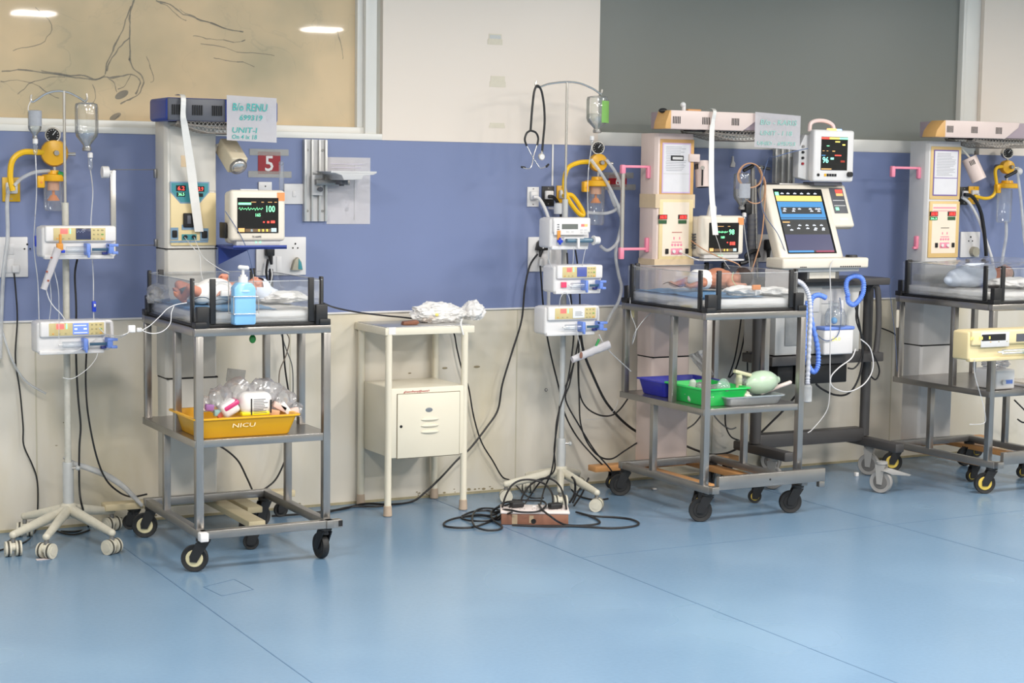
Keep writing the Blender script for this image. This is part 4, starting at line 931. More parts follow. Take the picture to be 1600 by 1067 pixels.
# ------------------------------------------------------------------ syringe pumps
PANEL = mat('pump_panel_tan', srgb(206, 190, 138), .45, 0, .06)
def pump(q, Y, label, scr, group='syringe pumps on the drip stands', shell=WHITEP, handle=True, syr=True, clipc=BLUEC, red=True, extra=None):
    x0, z0, x1, z1 = rect(*q, Y); W, H_ = x1-x0, z1-z0; D = .12
    t = thing('syringe_pump', label, 'syringe pump', ((x0+x1)/2, Y+.05, z0), group)
    zm = z0+H_*.52; xr = x1-(W*.12 if handle else 0)
    body = part('housing', t, lambda b: [b.box(x0, Y+.004, z0+H_*.05, xr, Y+D, z1-.004, shell, .012, 3), b.box(x0+.01, Y-.012, zm, xr-.003, Y+D-.01, z1, shell, .009, 3), b.box(x0+.008, Y-.004, z0, xr-.01, Y+.03, z0+.02, shell, .006)])
    if handle: part('handle', t, lambda b: b.tube([(xr-.01, Y+.05, z1-.012), (x1-.014, Y+.05, z1-.012), (x1-.005, Y+.05, z1-.025), (x1-.004, Y+.05, zm-.01), (x1-.012, Y+.05, z0+.02), (xr-.01, Y+.05, z0+.015)], .0085, shell, smooth=4))
    f = lambda u, v: (x0+W*u, zm+(z1-zm)*v)
    a, b_ = f(.14, .1); c_, d_ = f(.84, .88); e = Y-.0125
    pl = part('control_panel', t, lambda b: b.box(a, e-.001, b_, c_, e+.003, d_, PANEL if shell is WHITEP or shell is GREYP else shell, .002))
    if scr == 'grey':
        pl_m = WHITEP
    s0, t0 = f(.44, .16); s1, t1 = f(.64, .86)
    if scr == 'blue':
        part('screen', pl, lambda b: b.box(s0, e-.004, t0, s1, e, t1, PBLUE, .001))
        part('screen_text', pl, lambda b: [b.box(s0+.004, e-.0045, t1-.012, s1-.01, e-.004, t1-.008, PWHITE), b.box(s0+.006, e-.0045, (t0+t1)/2-.004, s0+.018, e-.004, (t0+t1)/2+.003, PWHITE), b.box(s1-.022, e-.0045, (t0+t1)/2-.004, s1-.008, e-.004, (t0+t1)/2+.003, PWHITE), b.box(s0+.004, e-.0045, t0+.006, s1-.006, e-.004, t0+.009, PWHITE)])
    elif scr == 'dark':
        part('screen', pl, lambda b: b.box(s0, e-.004, t0, s1, e, t1, mat('dark_lcd', srgb(60, 66, 96), .2), .001))
        part('screen_text', pl, lambda b: [b.box(s0+.003+k*.006, e-.0045, t1-.018+.004*(k % 2), s0+.007+k*.006, e-.004, t1-.014+.004*(k % 2), mat('lcd_grey', srgb(130, 140, 170), .4)) for k in range(6)])
    elif scr == 'indigo': part('screen', pl, lambda b: b.box(s0, e-.004, t0, s1, e, t1, emis('indigo_lcd', (.12, .16, .5), .6), .001))
    elif scr == 'white':
        part('screen', pl, lambda b: b.box(s0, e-.004, t0, s1, e, t1, mat('glare_lcd', srgb(232, 234, 236), .2), .001))
        part('screen_text', pl, lambda b: [b.box(s0+.012, e-.0045, t0+.012+k*.006, s1-.012-.006*(k % 2), e-.004, t0+.014+k*.006, DGREY) for k in range(4)])
    if red:
        r0, q0 = f(.24, .52); r1, q1 = f(.33, .84)
        part('digits', pl, lambda b: b.box(r0-.003, e-.003, q0, r1, e, q1, emis('soft_red_led', (1, .16, .14), 1.2), .001)); part('status_light', pl, lambda b: b.box(r1+.008, e-.003, q0, r1+.013, e, q1, PGREEN, .001))
    BTN = mat('button_tan', srgb(170, 160, 122), .5); BTG = mat('button_green', srgb(120, 170, 90), .5); BTO = mat('button_orange', srgb(224, 160, 70), .5)
    def btn(b):
        for r_ in range(3):
            for k in range(2):
                u, v = f(.685+.055*k, .2+.27*r_); b.box(u-.0035, e-.0035, v-.0022, u+.0035, e, v+.0032, BTN, .001)
            u, v = f(.80, .2+.27*r_); b.box(u-.006, e-.0035, v-.0022, u+.004, e, v+.0032, (BTO, BTG, BTN)[r_], .001)
        for k in range(3):
            u, v = f(.19+.08*k, .22); b.box(u-.004, e-.003, v-.002, u+.004, e, v+.003, (BTO, BTN, BTN)[k], .001)
    part('keypad', pl, btn)
    if syr:
        zz = z0+H_*.30; ys = Y-.026
        sy = part('syringe', t, lambda b: [b.cyl((x0+W*.30, ys, zz), (x0+W*.62, ys, zz), .0135, JAR), b.cyl((x0+W*.25, ys, zz), (x0+W*.30, ys, zz), .004, WHITEP), b.cyl((x0+W*.615, ys, zz), (x0+W*.625, ys, zz), .021, GREYP)])
        part('plunger', sy, lambda b: [b.box(x0+W*.60, ys-.006, zz-.006, x0+W*.88, ys+.006, zz+.006, SYRB, .002), b.cyl((x0+W*.575, ys, zz), (x0+W*.605, ys, zz), .0125, SLOT)])
        part('syringe_clamp', t, lambda b: [b.box(x0+W*.555, ys-.022, zz-.024, x0+W*.61, Y+.01, zz+.026, clipc, .004), b.box(x0+W*.57, ys-.026, zz-.034, x0+W*.60, ys-.008, zz-.01, clipc, .003)])
        part('drive_head', t, lambda b: [b.box(x0+W*.86, ys-.018, zz-.018, x0+W*.93, Y+.02, zz+.024, clipc, .004), b.box(x0+W*.86, ys-.02, zz+.012, x0+W*.99, ys+.006, zz+.024, clipc, .002), b.box(x0+W*.91, ys-.02, zz-.02, x0+W*.985, ys+.0, zz-.008, clipc, .002), b.box(x0+W*.80, Y-.015, zz-.022, x0+W*.87, Y+.01, zz-.012, mat('clip_dark_blue', srgb(60, 70, 150), .4), .002)])
    part('pole_clamp', t, lambda b: b.box(x0+W*.25, Y+D-.005, z0+H_*.3, x0+W*.55, Y+D+.035, z0+H_*.7, DGREY, .005))
    return t, x0, z0, x1, z1
PY1 = SY1-.165; PY2 = SY2-.165
pump((66, 353, 182, 405), PY1, 'upper white syringe pump on the left drip stand with a dark screen', 'dark', handle=False)
pump((58, 501, 181, 553), PY1, 'lower white syringe pump on the left drip stand with a lit blue screen', 'blue')
pump((866, 414, 941, 459), PY2, 'middle syringe pump on the middle drip stand with an indigo screen and pink sticker', 'indigo', handle=False)
pump((852, 478, 943, 524), PY2, 'lowest syringe pump on the middle drip stand with a glaring white screen', 'white')
q = at(881, 445, PY2-.002); b = MB(); b.box(q.x-.014, q.y-.003, q.z-.013, q.x+.014, q.y+.004, q.z+.013, mat('pink_sticker', srgb(240, 70, 110), .5)); o = b.build('sticker', [x for x in bpy.data.objects if x.get('label', '').startswith('middle syringe pump')][0])
# the top pump on the middle stand has a different grey LCD face
t, x0, z0, x1, z1 = pump((860, 340, 922, 390), PY2, 'topmost syringe pump on the middle drip stand with a grey display', 'none', handle=False, syr=False, red=False)
for ch in list(t.children):
    if ch.name.startswith('control_panel'):
        for g in list(ch.children): bpy.data.objects.remove(g)
        bpy.data.objects.remove(ch)
e = PY2-.0145
a, b0, c, d = rect(866, 345, 919, 367, e); fc = part('face_panel', t, lambda b: b.box(a, e, b0, c, e+.003, d, WHITEP, .003))
a, b0, c, d = rect(878, 350, 903, 358, e); part('screen', fc, lambda b: b.box(a, e-.001, b0, c, e+.001, d, mat('grey_lcd', srgb(112, 116, 112), .2)))
a, b0, c, d = rect(908, 350, 918, 354, e); part('digits', fc, lambda b: [b.box(a, e-.001, b0, (a+c)/2, e+.001, d, emis('soft_red_led', (1, .16, .14), 1.2)), b.box((a+c)/2, e-.001, b0, c, e+.001, d, PORA)])
part('keypad', fc, lambda b: [b.box(at(872, 351+k*3.6, e).x-.005, e-.002, at(872, 351+k*3.6, e).z-.002, at(872, 351+k*3.6, e).x+.006, e, at(872, 351+k*3.6, e).z+.002, DGREY) for k in range(4)]+[b.box(at(u_, v_, e).x-.006, e-.002, at(u_, v_, e).z-.003, at(u_, v_, e).x+.006, e, at(u_, v_, e).z+.003, BTN_) for (u_, v_) in ((887, 362), (895, 362), (909, 359), (915, 359), (909, 363), (915, 363)) for BTN_ in (GREYP,)])
a, b0, c, d = rect(885, 372, 930, 379, PY2-.03)
sy = part('syringe', t, lambda b: [b.cyl((a, PY2-.03, (b0+d)/2), (c-.02, PY2-.03, (b0+d)/2), .012, mat('blue_tinted_barrel', srgb(90, 120, 140), .2)), b.box(a-.02, PY2-.045, d-.002, a+.09, PY2-.02, d+.004, WHITEP, .001), b.cyl((c-.03, PY2-.03, (b0+d)/2), (c-.005, PY2-.03, (b0+d)/2), .008, SYRB)])
part('drive_head', t, lambda b: [b.cyl((c-.01, PY2-.035, (b0+d)/2), (c+.018, PY2-.035, (b0+d)/2), .02, WHITEP, .018), b.cyl((c-.014, PY2-.035, (b0+d)/2), (c-.01, PY2-.035, (b0+d)/2), .024, WHITEP)])
part('syringe_clamp', t, lambda b: b.box(a+.05, PY2-.055, b0-.028, a+.063, PY2-.04, b0+.02, WHITEP, .004))
part('blue_valve', t, lambda b: [b.box(a-.045, PY2-.03, b0-.0, a-.018, PY2-.015, b0+.014, BLUED, .003), b.box(a-.036, PY2-.028, b0-.01, a-.026, PY2-.016, b0+.024, BLUED, .003)])
part('amber_tag', t, lambda b: b.box(at(875, 366, PY2-.02).x-.014, PY2-.02, at(875, 366, 0).z-.01, at(875, 366, PY2-.02).x+.004, PY2-.015, at(875, 360, PY2).z, mat('amber_tag', srgb(210, 140, 50), .5), .002))

# taped wrap and three way tap at the upper left pump
def wrapped(label, A, B, w_, tipm, m=PAPER):
    A, B = Vector(A), Vector(B); d = (B-A).normalized(); n = d.cross(Vector((0, 1, 0))).normalized()
    t = thing('wrapped_connector', label, 'wrapped connector', B)
    def fn(b):
        nu, nv = 10, 14
        b.grid(lambda u, v: tuple(A+(B-A)*v+n*(w_*math.cos(u*2*PI)*(1-.25*v))+Vector((0, .014*math.sin(u*2*PI), 0))+Vector((0, .003, .003))*frac((u, v*3, A.x), 3)), nu*2, nv, m, .0008)
    part('wrap', t, fn)
    return t
yy = PY1-.045
t = wrapped('white taped line connector hanging below the upper left syringe pump', at(91, 388, yy), at(68, 452, yy), .018, None)
part('yellow_tap', t, lambda b: [b.box(*(at(88, 392, yy)-Vector((.0, .012, .0))), *(at(98, 380, yy)+Vector((0, .008, 0))), mat('amber_tag', srgb(210, 140, 50), .5), .004), b.box(*(at(92, 381, yy)-Vector((0, .008, 0))), *(at(96, 366, yy)+Vector((0, .004, 0))), mat('amber_tag', srgb(210, 140, 50), .5), .003)])
part('blue_tap', t, lambda b: b.box(*(at(95, 395, yy)-Vector((0, .012, 0))), *(at(101, 390, yy)+Vector((0, .004, 0))), BLUED, .003))
part('red_marks', t, lambda b: [b.box(p_.x-.004, yy-.0165, p_.z-.004, p_.x+.004, yy-.0145, p_.z+.003, mat('rust_mark', srgb(150, 70, 50), .7)) for p_ in (at(72, 424, yy), at(74, 438, yy), at(79, 402, yy))])
yy = PY2-.05
t = wrapped('white paper wrapped line connector under the pumps of the middle drip stand', at(952, 538, yy), at(894, 562, yy), .022, None)
part('stain', t, lambda b: b.sph(at(908, 555, yy-.02), .014, mat('brown_stain', srgb(130, 90, 75), .7), (.6, .3, 1.2)))
part('green_cap', t, lambda b: b.cyl(at(931, 541, yy), at(936, 530, yy), .006, mat('green_plastic', srgb(30, 140, 70), .4)))

# ------------------------------------------------------------------ suction regulators
def regulator(label, gq, kq, lidq, jarq, Y, knob_r, hose=True, jm=JAR, green=True, floatc=True):
    g = at(*gq, Y); k = at(*kq, Y); lx0, lz0, lx1, lz1 = rect(*lidq, Y); jx0, jz0, jx1, jz1 = rect(*jarq, Y)
    t = thing('suction_regulator', label, 'suction regulator', ((jx0+jx1)/2, Y, jz0), 'wall suction regulators')
    def gauge(b):
        n = Vector((-.35, -1, 0)).normalized()
        b.cyl(g-n*.02, g+n*.012, .034, CHROME, seg=28); b.cyl(g+n*.012, g+n*.014, .028, SLOT, seg=28)
        b.cyl(g, k, .007, CHROME)
        return n
    ga = part('gauge', t, gauge)
    n = Vector((-.35, -1, 0)).normalized(); s_ = n.cross(Vector((0, 0, 1)))
    part('gauge_needle', ga, lambda b: [b.cyl(g+n*.0155, g+n*.0155+Vector((0, 0, .016))-s_*.012, .0018, WHITEP)]+[b.cyl(g+n*.0145+(s_*math.cos(a_)+Vector((0, 0, 1))*math.sin(a_))*.020, g+n*.0145+(s_*math.cos(a_)+Vector((0, 0, 1))*math.sin(a_))*.024, .0014, WHITEP) for a_ in [rad(-40+28*i) for i in range(10)]])
    part('knob', t, lambda b: [b.M.identity(), b.lathe([(knob_r*.6, -.03), (knob_r*.95, -.024), (knob_r, 0), (knob_r*.9, .02), (knob_r*.5, .026)], YEL, tuple(k), rot=Euler((PI/2, 0, rad(-15)))), b.cyl(k+Vector((.0, -.045, 0)), k, .011, STEELD), b.cyl(k+Vector((knob_r*.9, -.012, -.004)), k+Vector((knob_r+.028, -.016, -.004)), .008, CHROME)])
    part('mount', t, lambda b: [b.cyl((k.x, k.y, k.z), (k.x, WY, k.z), .016, STEELD), b.cyl((k.x, k.y, k.z-knob_r), (k.x, k.y, lz1), .008, CHROME)])
    lc = (lx0+lx1)/2; lr = (lx1-lx0)/2
    part('lid', t, lambda b: [b.lathe([(lr*.95, lz0), (lr, lz0+.004), (lr, (lz0+lz1)/2+.004), (lr*.5, (lz0+lz1)/2+.008), (lr*.45, lz1)], YEL, (lc+.008, Y, 0)), b.box(lx0-.016, Y-.02, lz0-.03, lx0+.016, Y+.012, (lz0+lz1)/2, YEL, .006), b.cyl((lx0, Y-.022, lz0-.006), (lx0, Y-.018, lz0-.006), .005, ORA)])
    if green: part('green_port', t, lambda b: b.cyl((lc+.02, Y-.03, lz1-.012), (lc+.045, Y-.035, lz1-.02), .010, mat('green_plastic', srgb(30, 140, 70), .4)))
    jr = (jx1-jx0)/2; jc = (jx0+jx1)/2
    part('jar', t, lambda b: b.lathe([(jr*.2, jz0), (jr*.85, jz0+.002), (jr*.97, jz0+.012), (jr, jz1-.02), (jr*.96, jz1), (jr*.5, jz1+.001)], jm, (jc, Y, 0)))
    if floatc: part('float', t, lambda b: [b.cyl((jc, Y, jz1-.0), (jc, Y, jz1-.04), jr*.6, mat('pale_orange_float', srgb(222, 160, 120), .4)), b.cyl((jc, Y, jz1-.04), (jc, Y, jz1-.06), .006, ORA), b.cyl((jc, Y, jz1-.06), (jc, Y, jz1-.085), .012, ORA, .028)])
    return t
regulator('orange suction regulator with gauge behind the left drip stand', (83, 211), (85, 239), (63, 266, 99, 283), (68, 283, 99, 330), -.10, .060)
regulator('yellow suction regulator with gauge left of the middle warmer', (934, 231), (935, 254), (914, 276, 948, 291), (918, 291, 943, 352), -.10, .048, green=False)
regulator('yellow suction regulator with gauge at the right edge of the photo', (1574, 239), (1574, 261), (1558, 282, 1586, 294), (1560, 296, 1578, 348), -.10, .042, green=False, floatc=False)

# chrome rod with white knob and wires on the left side of the blue headed warmer
xa = at(176, 300, -.27).x
part('side_rod', wm1, lambda b: b.box(xa-.012, -.282, at(176, 400, -.27).z, xa+.012, -.262, at(176, 266, -.27).z, CHROME, .003))
k = at(165, 269, -.28); part('rod_knob', wm1, lambda b: [b.cyl((k.x-.016, -.28, k.z), (k.x+.012, -.28, k.z), .026, WHITEP, seg=12), b.cyl((k.x, -.28, k.z), (xa, -.272, k.z), .008, GREYP)])
for py in (265, 383): part('brace_wire', wm1, lambda b: b.cyl((xa, -.272, at(176, py, -.27).z), (2.20, -.2, at(237, py, -.2).z), .0018, STEELD, seg=8))

# ------------------------------------------------------------------ examination spot lamps on the warmers
def spot(parent, px, py, Y, d, body, L=.15, r=.036, lens=True, box=True):
    c = at(px, py, Y); d = Vector(d).normalized(); R = d.to_track_quat('Z', 'Y').to_matrix().to_4x4()
    def fn(b):
        b.M = Matrix.Translation(c) @ R
        if box: b.box(-r, -r, -L/2, r, r, L/2, body, .008, 3); [b.box(-r*.6+k*.012, -r-.001, -L*.4, -r*.6+k*.012+.004, -r+.004, -L*.2, SLOT) for k in range(4)]; [b.box(r-.003, -r*.6+k*.012, -L*.35, r+.001, -r*.6+k*.012+.004, -L*.1, SLOT) for k in range(4)]
        else: b.cyl((0, 0, -L/2), (0, 0, L/2), r, body, seg=28); [b.box(-r-.001, -.012+k*.008, -L*.38, -r+.004, -.008+k*.008, -L*.18, SLOT) for k in range(4)]
    s = part('spot_lamp', parent, fn)
    def ln(b):
        b.M = Matrix.Translation(c) @ R; b.cyl((0, 0, L/2-.005), (0, 0, L/2+.010), r*.95, STEELD if lens else body, r*.97); b.sph((0, 0, L/2+.006), r*.88, CHROME, (1, 1, .5))
    if lens: part('lamp_lens', s, ln)
    else: part('lamp_mouth', s, lambda b: (setattr(b, 'M', Matrix.Translation(c) @ R), b.cyl((0, 0, L/2-.001), (0, 0, L/2+.001), r*.86, SLOT)))
    return s, c
s_, c_ = spot(wm1, 362, 243, -.36, (.10, -.72, -.55), mat('beige_lamp_body', srgb(206, 194, 168), .45), .15, .040)
part('lamp_bracket', wm1, lambda b: [b.box(2.43, -.30, 1.70, 2.50, -.27, 1.72, CREAMP, .003), b.tube([(2.43, -.29, 1.72), tuple(at(350, 222, -.33)), tuple(at(370, 238, -.40))], .006, CREAMP, smooth=1)])
s_, c_ = spot(wm2, 1097, 272, -.30, (0, -.12, -1), PINKW, .135, .036, False, False)
part('lamp_bracket', wm2, lambda b: [b.box(at(1082, 0, -.34).x, -.345, at(1090, 250, -.34).z-.01, at(1099, 0, -.34).x, -.335, at(1090, 250, -.34).z+.03, PINKW, .003), b.cyl(at(1098, 262, -.345), at(1098, 262, -.33), .010, CHROME), b.box(at(1098, 275, -.34).x-.003, -.3405, at(1098, 290, -.34).z, at(1098, 275, -.34).x+.003, -.3335, at(1098, 262, -.34).z, SLOT)])
s_, c_ = spot(wm3, 1522, 264, -.30, (.33, -.25, -.85), PINKW, .14, .043, False, False)
part('lamp_bracket', wm3, lambda b: b.tube([(6.77, -.30, 1.80), (6.80, -.30, 1.80), tuple(at(1518, 250, -.30))], .006, CREAMP, smooth=1))
# ------------------------------------------------------------------ patient monitors
def monitor_screen(parent, q, Y, rows, M=None):
    a, b0, c, d = rect(*q, Y)
    W, H_ = c-a, d-b0
    s = part('screen', parent, lambda b: b.box(a, Y-.001, b0, c, Y+.003, d, SCREEN))
    for (kind, u0, v0, u1, v1, m) in rows:
        x0, x1, z0, z1 = a+W*u0, a+W*u1, b0+H_*v0, b0+H_*v1
        if kind == 'bar': part('screen_bar', s, lambda b: b.box(x0, Y-.002, z0, x1, Y-.001, z1, m))
        elif kind == 'wave': part('waveform', s, lambda b: b.tube([(x0+(x1-x0)*k/28, Y-.0018, (z0+z1)/2+(z1-z0)*.5*math.sin(k*1.9)*(.7+.3*math.sin(k*.7))) for k in range(29)], .0009, m, seg=4, smooth=1))
        else: text('screen_digits', kind, x0, z0, Y-.002, z1-z0, m, s, width=x1-x0)
    return s
rows = [('bar', .02, .80, .33, .86, PGREEN), ('bar', .33, .87, .45, .885, PORA), ('bar', .58, .87, .64, .885, PORA), ('bar', .74, .87, .84, .885, PORA), ('bar', .90, .87, .96, .885, PORA),
        ('wave', .03, .63, .62, .74, PGREEN), ('100', .67, .60, .88, .78, PGREEN), ('165', .42, .47, .54, .56, PGREEN), ('bar', .62, .29, .66, .33, PRED), ('bar', .72, .28, .77, .34, PRED), ('bar', .81, .28, .91, .35, PRED),
        ('bar', .02, .03, .17, .14, PORA), ('bar', .19, .03, .81, .12, mat('brown_screen_bar', srgb(120, 96, 70), .3)), ('bar', .82, .03, .95, .14, emis('pale_screen', (.6, .75, .8), .8)), ('bar', .32, .04, .37, .11, emis('pale_screen', (.6, .75, .8), .8)), ('bar', .5, .04, .54, .11, PYEL), ('bar', .6, .04, .64, .11, PYEL), ('bar', .7, .04, .74, .11, PYEL)]
def monitor(q, Y, D, sq, label, rows, shell=CREAMP, orange=True):
    x0, z0, x1, z1 = rect(*q, Y)
    t = thing('patient_monitor', label, 'monitor', ((x0+x1)/2, Y+D/2, z0))
    part('housing', t, lambda b: [b.box(x0+.012, Y+.03, z0+.006, x1-.012, Y+D, z1-.006, shell, .02, 3), b.box(x0, Y-.004, z0+.02, x1, Y+.045, z1, shell, .016, 3), b.box(x0+.03, Y+.01, z0, x1-.02, Y+.06, z0+.03, GREYP, .006)])
    if orange: part('corner_sticker', t, lambda b: b.box(x1-.04, Y-.006, z1-.046, x1-.006, Y-.003, z1-.010, mat('orange_sticker', srgb(246, 150, 90), .5)))
    part('top_buttons', t, lambda b: b.box(x0+.05, Y+.008, z1-.002, x0+.13, Y+.022, z1+.004, GREYP, .002))
    part('status_lights', t, lambda b: [b.sph((x0+.12+k*.02, Y+.009, z0+.015), .0035, PGREEN, u=8, v=6) for k in range(2)])
    text('maker_mark', 'TS 660PE' if q[0] < 600 else 'TS 660', (x0+x1)/2-.03, z0+.036, Y-.0055, .008, DGREY, t)
    monitor_screen(t, sq, Y-.006, rows)
    return t, x0, z0, x1, z1
YM = -.52
t, x0, z0, x1, z1 = monitor((360, 297, 446, 384), YM, .13, (371, 309, 435, 364), 'patient monitor with an orange corner sticker on the blue shelf beside the blue headed warmer', rows)
part('cable_port', t, lambda b: b.box(x0-.004, YM+.06, z0+.03, x0+.006, YM+.14, z0+.10, BLACKP, .004))
# blue shelf carrying it
b = MB(); b.box(2.436, YM-.02, z0-.014, x1+.0, -.25, z0-.004, NAVY, .002); b.box(2.436, YM-.02, z0-.014, x1, YM-.016, z0+.003, NAVY, .002); b.prism([(2.437, z0-.014), (2.60, z0-.014), (2.437, z0-.09)], 'y', -.34, -.335, NAVY)
o = b.build('monitor_shelf'); tag(o, 'navy blue metal shelf bracket under the first monitor', 'shelf')
b = MB(); p = at(428, 270, -.2); b.cyl((p.x, -.3, z1+.0), (p.x-.002, -.3, z1+.12), .011, JAR); b.sph((p.x-.002, -.3, z1+.12), .011, JAR)
tag(b.build('clear_tube'), 'short clear plastic tube standing on the first monitor in front of the number card', 'tube')
YM2 = -.42
rows2 = [('bar', .28, .87, .48, .885, PORA), ('bar', .62, .87, .7, .885, PORA), ('wave', .30, .64, .62, .73, PGREEN), ('98', .66, .60, .84, .78, PGREEN), ('160', .38, .47, .5, .55, PGREEN), ('bar', .60, .31, .64, .35, PRED), ('bar', .7, .24, .76, .35, PRED), ('bar', .78, .24, .88, .35, PRED), ('bar', .02, .03, .15, .14, PORA), ('bar', .17, .03, .8, .12, mat('brown_screen_bar', srgb(120, 96, 70), .3)), ('bar', .82, .03, .93, .13, emis('pale_screen', (.6, .75, .8), .8)), ('bar', .5, .04, .54, .11, PYEL), ('bar', .6, .04, .64, .11, PYEL)]
t, x0, z0, x1, z1 = monitor((1095, 337, 1162, 404), YM2, .15, (1108, 348, 1154, 394), 'patient monitor standing behind the middle bassinet beside the taped warmer column', rows2)
part('side_grille', t, lambda b: [b.box(x0-.001, YM2+.06, z0+.05+k*.014, x0+.013, YM2+.13, z0+.056+k*.014, DGREY) for k in range(6)])
b = MB(); b.box(4.975, YM2-.01, z0-.012, x1, -.25, z0-.003, GREYP, .002); tag(b.build('monitor_shelf'), 'grey shelf bracket under the monitor beside the taped warmer', 'shelf')
b = MB(); p = at(1120, 332, YM2); b.prism([(p.x-.025, z1-.002), (p.x+.028, z1-.002), (p.x+.028, z1+.045), (p.x+.01, z1+.06), (p.x-.01, z1+.058)], 'y', YM2+.04, YM2+.06, GREYP, .004)
tag(b.build('plastic_clip'), 'small pale plastic clip standing on the monitor beside the taped warmer', 'clip')

# wall mounted monitor with the alarm light
YM3 = -.42
x0, z0, x1, z1 = rect(1272, 203, 1335, 284, YM3)
t = thing('patient_monitor', 'white monitor with top handle and lit alarm light above the ventilator', 'monitor', ((x0+x1)/2, YM3+.08, z0))
part('housing', t, lambda b: [b.box(x0, YM3, z0, x1, YM3+.05, z1, WHITEP, .014, 3), b.box(x0+.01, YM3+.04, z0+.006, x1-.006, YM3+.13, z1-.02, GREYP, .01, 3)])
part('handle', t, lambda b: b.tube([(x0+.012, YM3+.06, z1-.01), (x0+.018, YM3+.06, z1+.032), (x0+.06, YM3+.06, z1+.048), (x0+.12, YM3+.06, z1+.046), (x0+.165, YM3+.06, z1+.026), (x0+.172, YM3+.06, z1-.01)], .011, mat('pinkish_handle', srgb(238, 214, 208), .4)))
part('alarm_light', t, lambda b: [b.box(x0+.10, YM3+.004, z1-.006, x0+.15, YM3+.03, z1+.008, emis('amber_lamp', (1, .45, .12), 2.2), .004), b.box(x0+.155, YM3+.004, z1-.006, x0+.185, YM3+.03, z1+.006, emis('blue_lamp', (.3, .5, 1), 2.0), .004)])
rows3 = [('bar', 0, .93, .3, .985, PRED), ('bar', .3, .93, .68, .985, PYEL), ('bar', .68, .93, 1, .985, PGREEN), ('bar', .52, .84, .7, .875, PYEL), ('bar', .2, .72, .3, .74, PGREEN), ('bar', .8, .75, .9, .79, PYEL), ('bar', .05, .57, .12, .585, PORA), ('bar', .2, .57, .26, .585, PORA), ('bar', .42, .56, .52, .585, PORA), ('bar', .02, .43, .16, .455, PCYAN), ('bar', .52, .43, .76, .465, PRED), ('96', .05, .22, .27, .40, emis('cyan_digits', (.3, 1, .8), 1.5)), ('bar', .36, .32, .48, .38, emis('cyan_digits', (.3, 1, .8), 1.5)), ('bar', .74, .24, .9, .30, mat('dim_red', srgb(170, 50, 30), .4)), ('bar', .02, .02, .4, .05, PORA)]
monitor_screen(t, (1283, 214, 1324, 266), YM3-.001, rows3)
part('front_keys', t, lambda b: [b.box(at(1296+k*4, 0, YM3).x, YM3-.003, z0+.028, at(1299+k*4, 0, YM3).x, YM3+.001, z0+.042, (YEL if k == 0 else SLOT)) for k in range(5)])
part('knob', t, lambda b: [b.cyl((x1-.035, YM3-.02, z0+.04), (x1-.035, YM3, z0+.04), .014, BLACKP)]); part('power_button', t, lambda b: b.cyl((x0+.03, YM3-.004, z0+.035), (x0+.03, YM3, z0+.035), .008, SLOT))
part('side_ports', t, lambda b: [b.cyl((x0-.03, YM3+.052, z1-.09-k*.03), (x0-.03, YM3+.062, z1-.09-k*.03), .007, (STEELD, SLOT, SLOT, RED)[k]) for k in range(4)])
part('side_module', t, lambda b: b.prism([(x0-.055, z0+.02), (x0+.02, z0+.004), (x0+.02, z1-.03), (x0-.015, z1-.025), (x0-.055, z1-.10)], 'y', YM3+.06, YM3+.11, GREYP, .006))
part('mount_arm', t, lambda b: [b.box(x0+.03, YM3+.03, z0-.022, x1-.05, YM3+.13, z0-.002, DGREY, .005), b.box(x0-.16, YM3+.08, z0-.028, x0+.1, WY-.03, z0-.010, STEELD, .004)])

# ------------------------------------------------------------------ ventilator with its cart
YV = -.52
vt = thing('ventilator', 'ventilator with a large tilted colour screen on a dark grey wheeled cart', 'ventilator', (5.75, -.5, 0))
CART = mat('dark_grey_cart', srgb(72, 70, 70), .45, 0, .08)
GM = mat('ventilator_grey', srgb(186, 186, 184), .45, 0, .05)
# tilted panel plane: local u along +X, v up the panel, n outwards
tilt = rad(24)
o0 = at(1228, 405, YV-.0)   # bottom left corner of the panel
vx, vy, vn = Vector((1, 0, 0)), Vector((0, math.sin(tilt), math.cos(tilt))), Vector((0, -math.cos(tilt), math.sin(tilt)))
TM = Matrix(((vx.x, vy.x, vn.x, o0.x), (vx.y, vy.y, vn.y, o0.y), (vx.z, vy.z, vn.z, o0.z), (0, 0, 0, 1)))
def tb(b): b.M = TM.copy(); return b
PW, PH = .385, .415
def fnp(b):
    tb(b); b.box(-.03, -.03, -.07, PW, PH+.01, 0, CREAMP, .015, 3); b.box(PW-.02, PH*.44, -.05, PW+.125, PH+.01, -.0, CREAMP, .012, 3)
pn = part('display_panel', vt, fnp)
sc = part('screen', pn, lambda b: tb(b).box(.022, .03, -.001, PW-.045, PH-.02, .002, SCREEN))
SX0, SX1, SY0, SY1_ = .028, PW-.060, .036, PH-.035
def sb(name, u0, v0, u1, v1, m, z=.003): 
    return part(name, sc, lambda b: tb(b).box(SX0+(SX1-SX0)*u0, SY0+(SY1_-SY0)*v0, z-.001, SX0+(SX1-SX0)*u1, SY0+(SY1_-SY0)*v1, z, m))
sb('screen_background', 0, 0, 1, .93, PGREY, .0028); sb('title_bar', 0, .84, 1, .93, emis('yellow_bar', (.95, .68, .2), .9), .0035); sb('blue_block', 0, .57, 1, .83, PCYAN, .0035); sb('black_field', .05, .63, .93, .74, PGREY, .004)
sb('slate_field', 0, .03, 1, .29, PNAVY, .0035); sb('tab_row', 0, .54, 1, .56, PCYAN, .0035); sb('bottom_bar', 0, 0, .55, .03, PCYAN, .0035); sb('bottom_bar', .6, 0, 1, .03, emis('maroon_bar', (.35, .06, .12), .7), .0035); sb('green_cell', .0, .935, .08, .99, PGREEN, .0035); sb('setting_row', 0, .33, 1, .46, PGREY, .0037)
